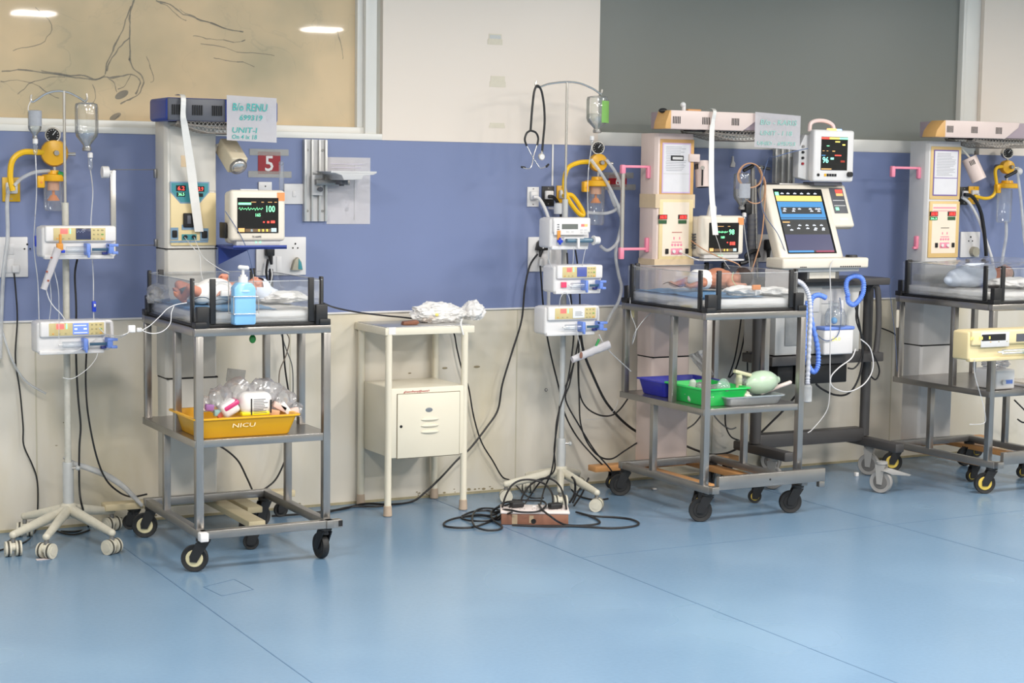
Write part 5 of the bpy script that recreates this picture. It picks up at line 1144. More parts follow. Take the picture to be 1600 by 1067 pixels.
def dig(b):
    tb(b); random.seed(3)
    for (v, us) in ((.955, (.12, .25, .4, .55, .7, .85)), (.70, (.1, .3, .42, .66, .8, .86)), (.665, (.08, .28, .68, .84)), (.43, (.1, .34, .5, .66, .82)), (.38, (.30, .5, .68, .85)), (.355, (.14, .66, .84))):
        for u in us:
            for k in range(3):
                x = SX0+(SX1-SX0)*u+k*.007; y = SY0+(SY1_-SY0)*v
                b.box(x, y, .004, x+.0045, y+.006+.003*(k % 2), .005, PWHITE)
    b.box(SX0+.005, SY0+(SY1_-SY0)*.485, .004, SX0+.05, SY0+(SY1_-SY0)*.50, .005, PORA)
part('screen_readouts', sc, dig)
kp = part('alarm_panel', pn, lambda b: tb(b).box(PW+.008, PH*.62, -.0, PW+.098, PH-.012, .003, DGREY, .002))
part('red_alarm', kp, lambda b: [tb(b).box(PW+.045, PH-.04, .003, PW+.09, PH-.022, .005, PRED), b.box(PW+.045, PH-.058, .003, PW+.09, PH-.044, .005, PORA)])
part('green_alarm', kp, lambda b: tb(b).box(PW+.02, PH*.66, .003, PW+.04, PH*.70, .005, PGREEN)); part('touch_rows', kp, lambda b: [tb(b).box(PW+.015, PH*.72+k*.03, .003, PW+.09, PH*.73+k*.03, .004, GREYP) for k in range(2)])
part('panel_logo', pn, lambda b: tb(b).box(PW+.03, PH*.52, 0, PW+.085, PH*.555, .002, WHITEP))
lx0, lz0, lx1, lz1 = rect(1218, 404, 1352, 419, YV-.06)
lg = part('lower_ledge', vt, lambda b: [b.box(lx0, YV-.09, lz0, lx1, YV+.06, lz1+.004, CREAMP, .010, 3), b.box(lx0+.02, YV-.05, lz0-.02, lx1-.03, YV+.05, lz0, GREYP, .004)])
part('ledge_vents', lg, lambda b: [b.box(lx0+.11+k*.011, YV-.092, lz0+.006, lx0+.117+k*.011, YV-.088, lz0+.011, SLOT) for k in range(4)]+[b.box(lx1-.19+k*.014, YV-.092, lz0+.006, lx1-.182+k*.014, YV-.088, lz0+.012, SLOT) for k in range(10)])
part('dial_knob', lg, lambda b: b.cyl((lx1-.07, YV-.03, lz1), (lx1-.07, YV-.03, lz1+.016), .035, BLACKP, .03))
nx0, nz0, nx1, nz1 = rect(1256, 418, 1306, 436, YV)
part('neck', vt, lambda b: [b.box(nx0, YV-.03, nz0-.01, nx1, YV+.06, nz1, STEELD, .004), b.box(nx0-.02, YV-.04, nz0-.012, nx1+.02, YV-.03, nz0+.002, BLACKP), b.box(nx0+.01, YV-.035, nz0+.005, nx1-.03, YV-.028, nz1-.01, CREAMP, .002)])
# body modules
bx0, bz0, bx1, bz1 = rect(1212, 446, 1338, 553, YV+.05)
def body(b):
    b.box(bx0, YV+.05, bz0, bx0+.30, YV+.33, bz1, GM, .006); b.box(bx0+.29, YV+.08, bz0, bx1+.05, YV+.33, bz1+.0, mat('lighter_module', srgb(205, 205, 202), .45), .006)
vb = part('body', vt, body)
part('module_door', vb, lambda b: [b.box(bx0+.06, YV+.044, bz0+.05, bx0+.16, YV+.052, bz1-.12, mat('grey_mesh_door', srgb(140, 142, 142), .5, 0, .1, 80), .003)]); part('teal_valve', vb, lambda b: [b.cyl((bx0+.14, YV+.02, bz1-.09), (bx0+.14, YV+.05, bz1-.09), .018, mat('teal_valve', srgb(40, 140, 130), .4)), b.cyl((bx0+.17, YV+.0, bz1-.1), (bx0+.14, YV+.05, bz1-.09), .014, WHITEP)])
part('module_door', vb, lambda b: [b.box(bx0+.20, YV+.044, bz1-.14, bx0+.28, YV+.052, bz1-.03, GREYP, .003), b.box(bx0+.31, YV+.074, bz1-.1, bx0+.45, YV+.082, bz1-.02, GREYP, .003)])
# cart frame
def bar(p0, p1, w2, h2, Y, m, name='frame_bar'): pass
fx0 = at(1193, 600, YV+.1).x; fx1 = at(1366, 600, YV+.1).x
YC0, YC1 = YV+.06, YV+.30
cz = lambda py: at(1270, py, YV+.1).z
part('cart_top', vt, lambda b: b.box(fx0-.02, YC0-.03, cz(446), fx1+.03, YC1, cz(435), CART, .006))
part('cart_shelf', vt, lambda b: b.box(fx0, YC0-.03, cz(567), fx1, YC1, cz(553), CART, .004))
part('power_box', vt, lambda b: [b.box(fx0+.06, YC0, cz(596), fx0+.16, YC1-.02, cz(567), SLOT, .004), b.box(fx0+.18, YC0, cz(598), fx0+.52, YC1-.02, cz(567), BLACKP, .006), b.sph(at(1248, 573, YC0-.002), .004, PGREEN, u=8, v=6)])
part('base_bar', vt, lambda b: b.box(fx0, YC0+.08, cz(697), fx1-.02, YC1-.08, cz(676), CART, .008))
for (xx, yy) in ((fx0, YC0+.1), (fx1-.01, YC0+.1)):
    part('cart_post', vt, lambda b: b.cyl((xx, yy, .22), (xx, yy, cz(445)), .030, CART, seg=20) if xx == fx0 else b.cyl((xx, yy, .22), (xx, yy, cz(445)), .027, CART, seg=20))
    part('base_foot', vt, lambda b: b.box(xx-.03, YC0-.20, .165, xx+.03, YC1+.02, .215, CART, .010))
TYRE = mat('grey_tyre', srgb(150, 148, 146), .5); WHC = mat('caster_grey', srgb(108, 106, 104), .45); GFORK = mat('grey_fork', srgb(160, 158, 155), .45)
for (px, py, yw) in ((1376, 770, 28), (1357, 742, 35), (1207, 764, 30), (1204, 736, 60)):
    q = atz(px, py, 0); castor(vt, q.x, q.y, .165, .060, rad(yw), TYRE, WHC, GFORK, .030, .0)
q = atz(1376, 770, 0); part('brake_pedal', vt, lambda b: b.prism([(q.x-.02, .12), (q.x+.02, .135), (q.x+.16, .092), (q.x+.15, .085), (q.x+.03, .10)], 'y', q.y-.05, q.y-.01, GFORK, .003))

# humidifier on the cart
hx0, hz0, hx1, hz1 = rect(1288, 509, 1334, 554, YV-.03)
t = thing('humidifier', 'white heated humidifier with yellow digits and a clear water chamber on the ventilator cart', 'humidifier', ((hx0+hx1)/2, YV+.0, hz0))
part('base_unit', t, lambda b: [b.box(hx0, YV-.03, hz0, hx1, YV+.045, hz1-.02, WHITEP, .010, 3), b.box(hx0-.003, YV-.035, hz1-.022, hx1+.003, YV+.045, hz1-.004, BLUEC, .006)])
text('digits', '24.0', hx0+.05, hz0+.075, YV-.031, .018, PYEL, t, width=.055)
hc = ((hx0+hx1)/2, YV+.005)
part('water_chamber', t, lambda b: b.lathe([(.05, hz1-.004), (.058, hz1+.005), (.058, hz1+.05), (.045, hz1+.085), (.02, hz1+.10), (.018, hz1+.12)], JAR, (hc[0], hc[1], 0)))
part('chamber_ball', t, lambda b: b.sph((hc[0]-.01, hc[1], hz1+.025), .018, mat('sky_blue_float', srgb(90, 170, 225), .3)))
part('tube_port', t, lambda b: b.cyl((hc[0]+.035, hc[1], hz1+.07), (hc[0]+.035, hc[1], hz1+.135), .014, WHITEP)); part('tube_port', t, lambda b: [b.cyl((hc[0]-.03, hc[1], hz1+.07), (hc[0]-.035, hc[1], hz1+.13), .013, JAR)])

# corrugated blue breathing hoses
HOSE = mat('blue_corrugated_hose', srgb(110, 150, 240), .4, 0, .04); HOSEW = mat('whitish_hose', srgb(205, 208, 220), .4, 0, .04)
def hose(label, pts, r, m=HOSE):
    P = spline([Vector(p) for p in pts], 26); b = MB()
    b.tube(P, lambda u: r*(1+.13*math.sin(u*len(P)*1.35)), m, seg=12, smooth=1)
    return tag(b.build('breathing_hose'), label, 'hose', 'ventilator breathing hoses')
hose('blue corrugated hose standing in a loop above the humidifier', pp(YV-.02, (1325, 462), (1322, 448), (1325, 436), (1337, 431), (1348, 437), (1349, 455), (1343, 468), (1334, 476), (1326, 472), (1324, 463)), .0125)
hose('blue corrugated hose hanging in a long loop beside the middle bassinet', pp(-.66, (1290, 465), (1278, 461), (1268, 468), (1267, 495), (1277, 540), (1278, 570), (1271, 581), (1262, 568), (1257, 540), (1258, 500), (1262, 470)), .0125)
hose('pale corrugated hose hanging down from the right wall of the middle bassinet', pp(-.80, (1243, 438), (1254, 444), (1263, 460), (1266, 490), (1264, 540), (1262, 590), (1262, 600)), .0115, HOSEW)
b = MB(); p = at(1262, 610, -.80); b.lathe([(.012, p.z-.06), (.022, p.z-.055), (.022, p.z+.02), (.012, p.z+.03)], TUBEC, (p.x, -.80, 0)); tag(b.build('water_trap'), 'clear plastic water trap at the end of the pale hose', 'water trap')

# ------------------------------------------------------------------ gooseneck bundle between warmer 2 and ventilator
YG = -.30
t = thing('gas_pole', 'grey upright pole with a black clamp arm holding tubes and a coiled cable', 'pole', at(1172, 470, YG))
part('pole', t, lambda b: b.cyl(at(1174, 470, YG), at(1176, 262, YG), .012, STEELD)); part('second_pole', t, lambda b: b.cyl(at(1184, 455, YG-.01), at(1180, 280, YG-.01), .007, CHROME))
part('clamp_arm', t, lambda b: [b.cap(at(1163, 266, YG-.02), at(1176, 259, YG-.02), .010, BLACKP), b.cap(at(1186, 261, YG-.02), at(1202, 264, YG-.02), .008, BLACKP), b.sph(at(1188, 262, YG-.02), .016, JAR)])
part('clamp_block', t, lambda b: b.box(at(1169, 0, YG).x, YG-.03, at(1174, 334, YG).z, at(1179, 0, YG).x, YG+.02, at(1174, 316, YG).z, BLACKP, .004))
part('ribbed_sleeve', t, lambda b: [b.cyl(at(1174, 405, YG-.004), at(1174, 334, YG-.004), .022, mat('dark_ribbed', srgb(90, 90, 94), .5))]+[b.cyl(at(1174, 400-k*8, YG-.004), at(1174, 397-k*8, YG-.004), .025, DGREY) for k in range(8)])
drip_bottle(1160, 270, 326, YG-.06, 22, 'infusion bottle hanging beside the coiled beige cable', (.3, .7, -.9, .6, WLAB), full=.55, stopper=1)
drip_chamber('infusion line dropping from the bottle beside the coiled cable', 1163, 332, 350, YG-.06, pp(YG-.07, (1166, 380), (1171, 410), (1172, 440)))
CB = mat('beige_cable', srgb(196, 150, 116), .5)
cable('coiled beige sensor cable hanging from the black clamp arm', [at(1172+20*math.cos(a_)*(1-.06*(a_/6)), 275+19*math.sin(a_)*(1-.05*math.sin(a_))-0.0, YG-.09+.003*a_) for a_ in [k*.35 for k in range(54)]]+pp(YG-.08, (1196, 285), (1194, 330), (1190, 370), (1182, 400), (1174, 425)), .0035, CB)
cable('beige looped sensor cable below the coil', pp(YG-.07, (1158, 300), (1166, 312), (1180, 318), (1192, 312), (1195, 292), (1190, 268)), .003, CB)
part_arm = cable('black curved breathing arm behind the middle bassinet', pp(YG-.05, (1156, 412), (1168, 408), (1166, 400), (1172, 394), (1182, 392), (1186, 402)), .011, BLACKP, 'support_arm', 'arm')
cable('beige probe cable from the taped warmer column towards the infant', [at(1080, 376, -.335)]+pp(-.5, (1100, 390), (1125, 402), (1150, 411), (1158, 418)), .003, CB)
cable('thin blue cable from the white monitor down past the ventilator screen', pp(-.62, (1262, 232), (1235, 238), (1212, 245))+pp(-.5, (1200, 250), (1188, 300), (1195, 335), (1215, 365), (1228, 395), (1240, 416)), .0022, mat('slate_blue_cable', srgb(80, 100, 140), .4))
cable('thin white cable loop hanging in front of the ventilator cart', pp(YV-.05, (1337, 545), (1330, 560), (1310, 575), (1298, 590), (1302, 605), (1325, 612), (1350, 600), (1364, 575), (1360, 545), (1345, 530)), .0035, WHITEP)
cable('grey tubing hanging from the ventilator ledge to the floor side', pp(YV-.1, (1302, 407), (1297, 420), (1298, 470), (1297, 560), (1296, 620), (1290, 645), (1270, 670), (1262, 676)), .0028, GREYP)
cable('blue thin tube curling beside the humidifier', pp(YV-.04, (1240, 445), (1262, 500), (1285, 530), (1305, 528), (1313, 510), (1314, 480), (1312, 465)), .0025, mat('slate_blue_cable', srgb(80, 100, 140), .4))
for k, (lab, pts) in enumerate((('black power cable looping under the ventilator power box', ((1275, 600), (1285, 608), (1305, 617), (1325, 615), (1340, 595), (1348, 560), (1345, 520), (1337, 480))), ('black cable bundle hanging right of the humidifier', ((1340, 470), (1338, 500), (1350, 530), (1368, 560), (1374, 580), (1368, 593), (1358, 585))), ('second black cable right of the humidifier', ((1344, 455), (1340, 490), (1347, 530), (1345, 560), (1335, 575), (1325, 575))))):
    cable(lab, pp(YV-.0, *pts), .0055 if k == 0 else .0045)
# black sleeve on the right cart post
b = MB(); b.tube(pp(YV+.06, (1362, 445), (1371, 452), (1373, 500), (1370, 540), (1366, 560)), .016, CART, seg=12); tag(b.build('cable_sleeve'), 'dark cable sleeve running down the right side of the ventilator cart', 'cable sleeve')

# ------------------------------------------------------------------ bedside cabinet with the cloth bundle
YT = -.36; YTB = -.035
tx0, tx1 = 3.245, 3.665
t = thing('bedside_cabinet', 'cream metal bedside stand with a louvred cabinet door', 'bedside cabinet', (3.455, -.2, 0))
ztop = at(640, 513, YT).z
zt = .895
part('tabletop', t, lambda b: [b.box(tx0-.012, YT-.015, zt-.035, tx1+.035, YTB+.03, zt, CREAMM, .004), b.box(tx0+.0, YT-.002, zt-.001, tx1+.02, YTB+.015, zt+.003, mat('grey_steel_sheet', srgb(190, 190, 188), .3, .6, .1, 8), .001)])
for (xx, yy) in ((tx0+.012, YT+.0), (tx1-.01, YT+.0), (tx0+.012, YTB), (tx1-.01, YTB)):
    l = part('leg', t, lambda b: b.cyl((xx, yy, .02), (xx, yy, zt-.03), .0165, CREAMM))
    part('rubber_foot', l, lambda b: b.lathe([(.017, 0), (.021, .004), (.019, .05), (.0168, .052)], mat('brown_rubber', srgb(186, 166, 146), .7, 0, .1, 30), (xx, yy, 0)))
cz0, cz1 = at(668, 712, YT).z, at(668, 604, YT).z
cab = part('cabinet_box', t, lambda b: b.box(tx0+.022, YT-.012, cz0, tx1-.012, YTB-.0, cz1, CREAMM, .006))
a, b0, c, d = rect(623, 614, 718, 713, YT-.014)
a, c = tx0+.052, tx1-.042
dr = part('door', t, lambda b: [b.box(a-.003, YT-.0135, b0-.003, c+.003, YT-.0125, d+.003, mat('door_gap', srgb(130, 120, 100), .7)), b.box(a, YT-.018, b0, c, YT-.012, d, CREAMM, .003)])
part('keyhole', dr, lambda b: b.cyl(((a+.018), YT-.0195, (b0+d)/2-.0), ((a+.018), YT-.017, (b0+d)/2-.0), .007, SLOT, seg=16))
for zz in (.455, .425, .395): part('louvre', dr, lambda b: b.sph(((a+c)/2+.005, YT-.018, zz+(d-.60)*0), 1, CREAMM, (.048, .011, .0085)))
part('door_badge', dr, lambda b: b.sph(((a+c)/2+.0, YT-.018, .50), 1, mat('grey_badge', srgb(120, 126, 132), .4), (.019, .002, .011)))
text('lettering', 'भापशस्त्र८१' if False else 'gheesdhanaj@eastd1', tx0+.085, cz1-.022, YT-.0125, .009, INKR, t, shear=.3, width=.135)
part('tape_bit', t, lambda b: [b.box(tx0+.005, YT-.0165, zt-.03, tx0+.04, YT-.0145, zt+.004, WHITEP)])
# cloth bundle
def bundle(b, c, sx, sy, sz, m, seed, amp=.18, lev=4, fs=3.2):
    t_ = bmesh.new(); bmesh.ops.create_icosphere(t_, subdivisions=lev, radius=1)
    for v in t_.verts:
        n = v.co.normalized(); f = 1+amp*noise.fractal(n*fs*.6+Vector((seed, 0, 0)), 1, 2, 4)+amp*.7*abs(noise.noise(n*fs+Vector((0, seed, 0))))-amp*.5*abs(noise.noise(n*fs*2.1+Vector((0, 0, seed))))
        q = n*f; z = q.z*sz
        if z < -sz*.8: z = -sz*.8
        v.co = Vector((c[0]+q.x*sx, c[1]+q.y*sy, c[2]+z))
    b._fin(t_, m, True)
def bundle2(b):
    y = -.17; z0_ = zt+.003
    bundle(b, (at(690, 0, y).x, y, z0_+.041), .135, .075, .05, CLOTH, 3, .25, 5, 4)
    bundle(b, (at(737, 480, y).x, y-.02, z0_+.05), .052, .06, .052, CLOTH, 8, .25, 4)
    bundle(b, (at(668, 480, y).x, y+.0, z0_+.035), .052, .06, .04, mat('offwhite_cotton', srgb(228, 218, 210), .9, 0, .03, 30, bump=.15), 5, .25, 4)
b = MB(); bundle2(b); o = b.build('folded_cloth'); tag(o, 'crumpled white cloth bundle lying on the bedside stand', 'cloth')
part('hanging_tie', o, lambda b: b.tube(pp(YT-.02, (722, 498), (720, 506), (722, 515), (724, 523)), .0045, CLOTH)); 
q = at(683, 492, -.25); part('yellow_stain', o, lambda b: b.sph((q.x, -.247, q.z), .010, mat('yellow_stain', srgb(232, 215, 120), .8), (1, .5, .8)))
b = MB(); q = at(640, 499, -.26); b.prism([(q.x-.045, zt+.004), (q.x+.03, zt+.004), (q.x+.042, zt+.013), (q.x+.03, zt+.026), (q.x-.04, zt+.020)], 'y', -.285, -.255, mat('brown_leather', srgb(128, 82, 60), .5, 0, .2, 40), .003); o = b.build('torniquet_strap'); o.name = 'brown_strap'; tag(o, 'small brown strap lying left of the cloth bundle on the bedside stand', 'strap')

# ------------------------------------------------------------------ sanitiser bottle in wire holder
yS = -1.115
sx = at(380, 470, yS).x; zb0, zb1 = at(380, 507, yS).z, at(380, 441, yS).z
t = thing('sanitiser_bottle', 'light blue pump bottle in a wire holder hung on the front of the leftmost bassinet', 'bottle', (sx, yS, zb0))
BB = mat('translucent_blue', srgb(130, 186, 232), .25, 0, .05, 6, coat=.3)
wb = (at(397, 470, yS).x-at(363, 470, yS).x)/2
part('bottle_body', t, lambda b: b.prism([(sx-wb+.004, zb0), (sx+wb-.004, zb0), (sx+wb, zb0+.006), (sx+wb, zb1-.022), (sx+wb*.6, zb1), (sx-wb*.6, zb1), (sx-wb, zb1-.022), (sx-wb, zb0+.006)], 'y', yS-.026, yS+.026, BB, .006))
part('emboss', t, lambda b: b.sph((sx+.002, yS-.026, zb1-.035), 1, mat('lighter_blue', srgb(165, 208, 240), .3), (.018, .003, .006)))
part('pump_collar', t, lambda b: [b.cyl((sx, yS, zb1-.002), (sx, yS, zb1+.022), .019, WHITEP), b.cyl((sx, yS, zb1+.022), (sx, yS, zb1+.03), .012, WHITEP)])
part('pump_head', t, lambda b: [b.cyl((sx, yS, zb1+.03), (sx, yS, zb1+.055), .006, WHITEP), b.cap((sx+.012, yS-.012, zb1+.058), (sx-.012, yS+.004, zb1+.060), .009, WHITEP)])
def wire(b):
    for zz in (zb0+.045, zb0+.115): b.tube([(sx-wb-.005, yS-.032, zz), (sx+wb+.008, yS-.032, zz), (sx+wb+.008, yS+.03, zz), (sx-wb-.005, yS+.03, zz)], .0018, CHROME, smooth=1, closed=True)
    for xx in (sx-wb-.005, sx+wb+.008): b.cyl((xx, yS-.032, zb0+.045), (xx, yS-.032, zb0+.115), .0018, CHROME); b.cyl((xx, yS+.03, zb0+.045), (xx, yS+.03, zb0+.2), .0018, CHROME)
b = MB(); wire(b); tag(b.build('wire_holder'), 'chrome wire holder around the light blue pump bottle', 'holder')
p = at(396, 530, -1.07); 

# ------------------------------------------------------------------ trays and baskets
def tray(x0, y0, x1, y1, z0, h, m, label, name='plastic_tray', cat='tray', flare=.02, th=.003, rim=.008):
    t = thing(name, label, cat, ((x0+x1)/2, (y0+y1)/2, z0))
    def fn(b):
        tb_ = bmesh.new(); R = []
        for (ins, z) in ((flare, z0), (0, z0+h), (-rim, z0+h), (-rim, z0+h-.004), (-.0, z0+h-.004) ):
            pass
        def ring(ins, z, r=.02):
            P = []
            for (cx, cy, a0) in ((x1-ins-r, y1-ins-r, 0), (x0+ins+r, y1-ins-r, 90), (x0+ins+r, y0+ins+r, 180), (x1-ins-r, y0+ins+r, 270)):
                for k in range(5): a_ = rad(a0+k*22.5); P.append(tb_.verts.new((cx+r*math.cos(a_), cy+r*math.sin(a_), z)))
            return P
        prof = [(flare+.004, z0), (flare, z0+.004), (0, z0+h-.006), (-rim, z0+h-.006), (-rim, z0+h), (th, z0+h), (flare+th, z0+.008), (flare+th+.004, z0+th)]
        R = [ring(i, z) for i, z in prof]
        for A, B in zip(R, R[1:]):
            for k in range(20): tb_.faces.new((A[k], A[(k+1) % 20], B[(k+1) % 20], B[k]))
        tb_.faces.new(R[0][::-1]); tb_.faces.new(R[-1]); bmesh.ops.recalc_face_normals(tb_, faces=tb_.faces)
        b._fin(tb_, m, True)
    part('tray_body', t, fn); return t
zsh = .534
yt0 = -1.065
a = at(299, 660, yt0).x+.02; c = at(473, 660, yt0).x-.022
t = tray(a, yt0, c, yt0+.34, zsh, .085, mat('mustard_plastic', srgb(232, 172, 22), .35, 0, .04), 'mustard yellow tray of plastic packets on the shelf of the leftmost trolley', flare=.024, rim=.012)
text('lettering', 'NICU', a+.15, zsh+.042, yt0+.0035, .017, mat('pale_marker', srgb(226, 206, 160), .6), t, shear=.1, width=.10)
zc = zsh+.05
def packets():
    T = []
    y = yt0
    # main wipes pack
    q0, q1 = at(380, 648, -.98), at(423, 612, -.98)
    t = thing('wipes_pack', 'white printed wipes pack with yellow edge lying on top in the yellow tray', 'packet', ((q0.x+q1.x)/2, -.96, q0.z), 'supplies in the yellow tray')
    part('pack', t, lambda b: b.box(q0.x-.01, -1.0, q0.z, q1.x+.005, -.90, q1.z, mat('glossy_white_film', srgb(232, 230, 228), .2), .028, 4))
    part('yellow_edge', t, lambda b: b.box(q0.x-.012, -1.001, q0.z-.004, q1.x-.01, -.92, q0.z+.012, mat('lemon_film', srgb(238, 220, 40), .3), .005))
    def pr(b):
        x = (q0.x+q1.x)/2
        for k in range(9): b.box(x-.022, -1.0012, q1.z-.028-k*.007, x+.03+.01*math.sin(k*4), -1.0, q1.z-.0255-k*.007, mat('grey_print2', srgb(90, 90, 96), .6))
        b.box(x-.034, -1.0012, q1.z-.09, x-.028, -1.0, q1.z-.022, SLOT); b.box(x+.05, -1.0012, q1.z-.085, x+.056, -1.0, q1.z-.03, SLOT)
    part('print', t, pr)
    q = at(362, 638, -.98)
    t = thing('wipes_pack', 'pink and white packet left of the wipes pack in the yellow tray', 'packet', (q.x, -.96, q.z-.03), 'supplies in the yellow tray')
    part('pack', t, lambda b: b.box(q.x-.045, -.995, q.z-.03, q.x+.03, -.93, q.z+.03, WHITEP, .015, 3, rot=Euler((0, -.5, 0))))
    part('pink_band', t, lambda b: b.box(q.x-.04, -.998, q.z+.002, q.x+.032, -.932, q.z+.024, mat('magenta_film', srgb(200, 60, 120), .3), .008, 2, rot=Euler((0, -.5, 0))))
    rr = random.Random(5)
    L = [(320, 632, .03, .03, .035, BAGC, 'crumpled clear bag at the left end of the yellow tray'), (345, 625, .055, .05, .06, BAGC, 'clear bag of tubing behind the pink packet in the yellow tray'), (372, 618, .07, .05, .07, BAGC, 'tall crumpled clear bag at the back of the yellow tray'),
         (412, 612, .07, .05, .06, BAGC, 'clear plastic bag standing behind the wipes pack'), (440, 625, .06, .05, .055, BAGC, 'clear bag of syringes at the right of the yellow tray'), (458, 640, .04, .04, .035, BAGC, 'small clear bag at the right end of the yellow tray')]
    for px, py, sx, sy, sz, m, lab in L:
        p = at(px, py, -.90); b = MB(); bundle(b, (p.x, p.y, max(p.z, zsh+sz*.8+.006)), sx, sy, sz, m, px*.37, .3, 3, 3)
        tag(b.build('plastic_bag'), lab, 'plastic bag', 'supplies in the yellow tray')
    for (px, py, m, l, rot, lab) in ((352, 640, mat('salmon_plastic', srgb(205, 110, 90), .5), .09, -.7, 'long reddish packet standing slanted in the yellow tray'), (327, 637, mat('lilac_box', srgb(160, 110, 170), .5), .035, .1, 'small lilac box at the left end of the yellow tray'), (345, 645, mat('pale_teal_film', srgb(150, 190, 190), .4), .06, .0, 'pale teal packet in the yellow tray'),
                                   (437, 636, mat('pale_pink_film', srgb(226, 196, 186), .5), .06, .5, 'pale pink packet right of the wipes pack'), (447, 640, WHITEP, .07, .9, 'slanting white syringe at the right of the yellow tray'), (460, 642, mat('pale_pink_film', srgb(226, 196, 186), .5), .035, -.2, 'small white box at the right end of the yellow tray'), (428, 645, mat('tan_film', srgb(220, 170, 130), .5), .045, .2, 'tan packet in front of the clear bags in the yellow tray')):
        p = at(px, py, -.965); b = MB(); b.box(p.x-l/2, p.y-.012, p.z-.012, p.x+l/2, p.y+.012, p.z+.014, m, .004, 2, rot=Euler((0, rot, 0)))
        tag(b.build('supply_packet'), lab, 'packet', 'supplies in the yellow tray')
packets()
b = MB(); p = at(372, 588, -.36); b.box(p.x-.045, -.34, p.z-.03, p.x+.04, -.332, p.z+.03, clear('grey_film', (.8, .8, .8), .1, .3, .3, (.6, .6, .6)), .001, rot=Euler((0, .15, 0))); 
tag(b.build('tape_patch'), 'square of grey translucent film behind the yellow tray', 'tape')
# green and blue baskets, steel dish, resuscitator
GRN = mat('bright_green_plastic', srgb(40, 205, 95), .35, 0, .04); BLU = mat('royal_blue_plastic', srgb(45, 50, 175), .35, 0, .05)
xg0 = at(1050, 610, -.90).x; 
t = tray(4.60, -.66, 4.93, -.42, zsh, .078, BLU, 'royal blue plastic basket behind the green one on the middle trolley', 'plastic_basket', 'basket', .015, .003, .01)
text('lettering', 'FUL', 4.64, zsh+.035, -.651, .022, WHITEP, t, width=.05)
ga = at(1050, 605, -.95).x; gb = at(1133, 605, -.95).x
t = tray(4.60, -1.02, 4.85, -.68, zsh, .085, GRN, 'bright green plastic basket on the shelf of the middle trolley', 'plastic_basket', 'basket', .018, .003, .012)
text('lettering', 'No', 4.615, zsh+.045, -1.012, .024, WHITEP, t, width=.04)
b = MB(); p = at(1080, 590, -.86); b.cap((p.x, -.86, zsh+.02), (p.x+.01, -.86, zsh+.10), .016, clear('milky_plastic', (.8, .85, .8), .1, .2, .5, (.8, .85, .8))); tag(b.build('feeding_bottle_cap'), 'milky plastic tube standing in the green basket', 'tube')
b = MB(); bundle(b, (4.72, -.85, zsh+.052), .09, .1, .035, BAGC, 9, .4, 4); tag(b.build('plastic_bag'), 'clear crumpled bag inside the green basket', 'plastic bag')
b = MB(); P_ = [at(1085, 575, -.6), at(1100, 560, -.6)]; b.box(4.93, -.62, zsh+.002, 5.0, -.5, zsh+.03, GREYP, .004); tag(b.build('small_box'), 'small grey box beside the blue basket on the middle trolley', 'box')
d0 = at(1128, 625, -1.02).x; d1 = at(1222, 625, -1.02).x
t = tray(d0+.012, -1.05, d1-.01, -.83, zsh, .045, mat('galvanised_dish', srgb(172, 178, 182), .35, .6, .1, 10), 'shallow grey metal dish holding a resuscitator bag on the middle trolley', 'metal_dish', 'dish', .015, .0025, .008)
yA = -.93; q = at(1190, 602, yA); 
AMB = mat('pale_green_silicone', srgb(182, 204, 180), .3, 0, .04, 5)
t = thing('resuscitator_bag', 'pale green silicone resuscitator bag lying in the metal dish', 'resuscitator', (q.x, yA, zsh+.05))
zA = zsh+.093
part('bag', t, lambda b: b.lathe([(.012, -.10), (.02, -.09), (.045, -.07), (.056, -.03), (.057, .01), (.048, .05), (.03, .078), (.018, .088), (.016, .10)], AMB, (q.x+.0, yA, zA), rot=Euler((0, PI/2-.08, 0))))
part('valve', t, lambda b: [b.cyl((q.x-.10, yA, zA+.008), (q.x-.155, yA-.01, zA+.015), .017, JAR), b.cyl((q.x-.135, yA, zA-.03), (q.x-.135, yA, zA+.045), .015, mat('clear_yellowish', srgb(206, 204, 170), .3)), b.box(q.x-.17, yA-.018, zA+.04, q.x-.07, yA+.01, zA+.058, mat('clear_yellowish', srgb(206, 204, 170), .3), .006, rot=Euler((0, .25, 0)))])
q2 = at(1128, 605, -.98); part('face_mask', t, lambda b: [b.lathe([(.040, 0), (.044, .008), (.038, .018), (.022, .034), (.012, .042)], clear('greenish_mask', (.75, .9, .82), .2, .1, .25, (.6, .8, .7)), (q2.x, -.98, q2.z), rot=Euler((PI/2, 0, .2)))])
b = MB(); p0_, p1_ = at(1190, 620, -.94), at(1234, 608, -.94); b.cap((p0_.x, -.94, zsh+.042), (p1_.x, -.94, zsh+.085), .010, mat('pale_pink_tube', srgb(222, 205, 198), .4)); tag(b.build('suction_tube_end'), 'pale pinkish stub of tube sticking out of the metal dish', 'tube')
b = MB(); bundle(b, (at(1143, 614, -.97).x, -.965, zsh+.042), .04, .04, .03, mat('cream_pad', srgb(226, 214, 184), .7), 4, .4, 4); tag(b.build('gauze_pad'), 'cream gauze pad beside the mask in the metal dish', 'gauze')
b = MB(); bundle(b, (at(1165, 612, -.99).x, -.985, zsh+.035), .03, .03, .025, mat('white_pad', srgb(230, 226, 210), .7), 14, .4, 4); tag(b.build('gauze_pad'), 'small white gauze pad at the middle of the metal dish', 'gauze')
b = MB(); b.box(q.x-.12, -.90, zsh+.045, q.x-.04, -.87, zsh+.10, mat('olive_green_cloth', srgb(150, 170, 90), .7), .012, 3); tag(b.build('green_pouch'), 'olive green pouch behind the mask in the metal dish', 'pouch')

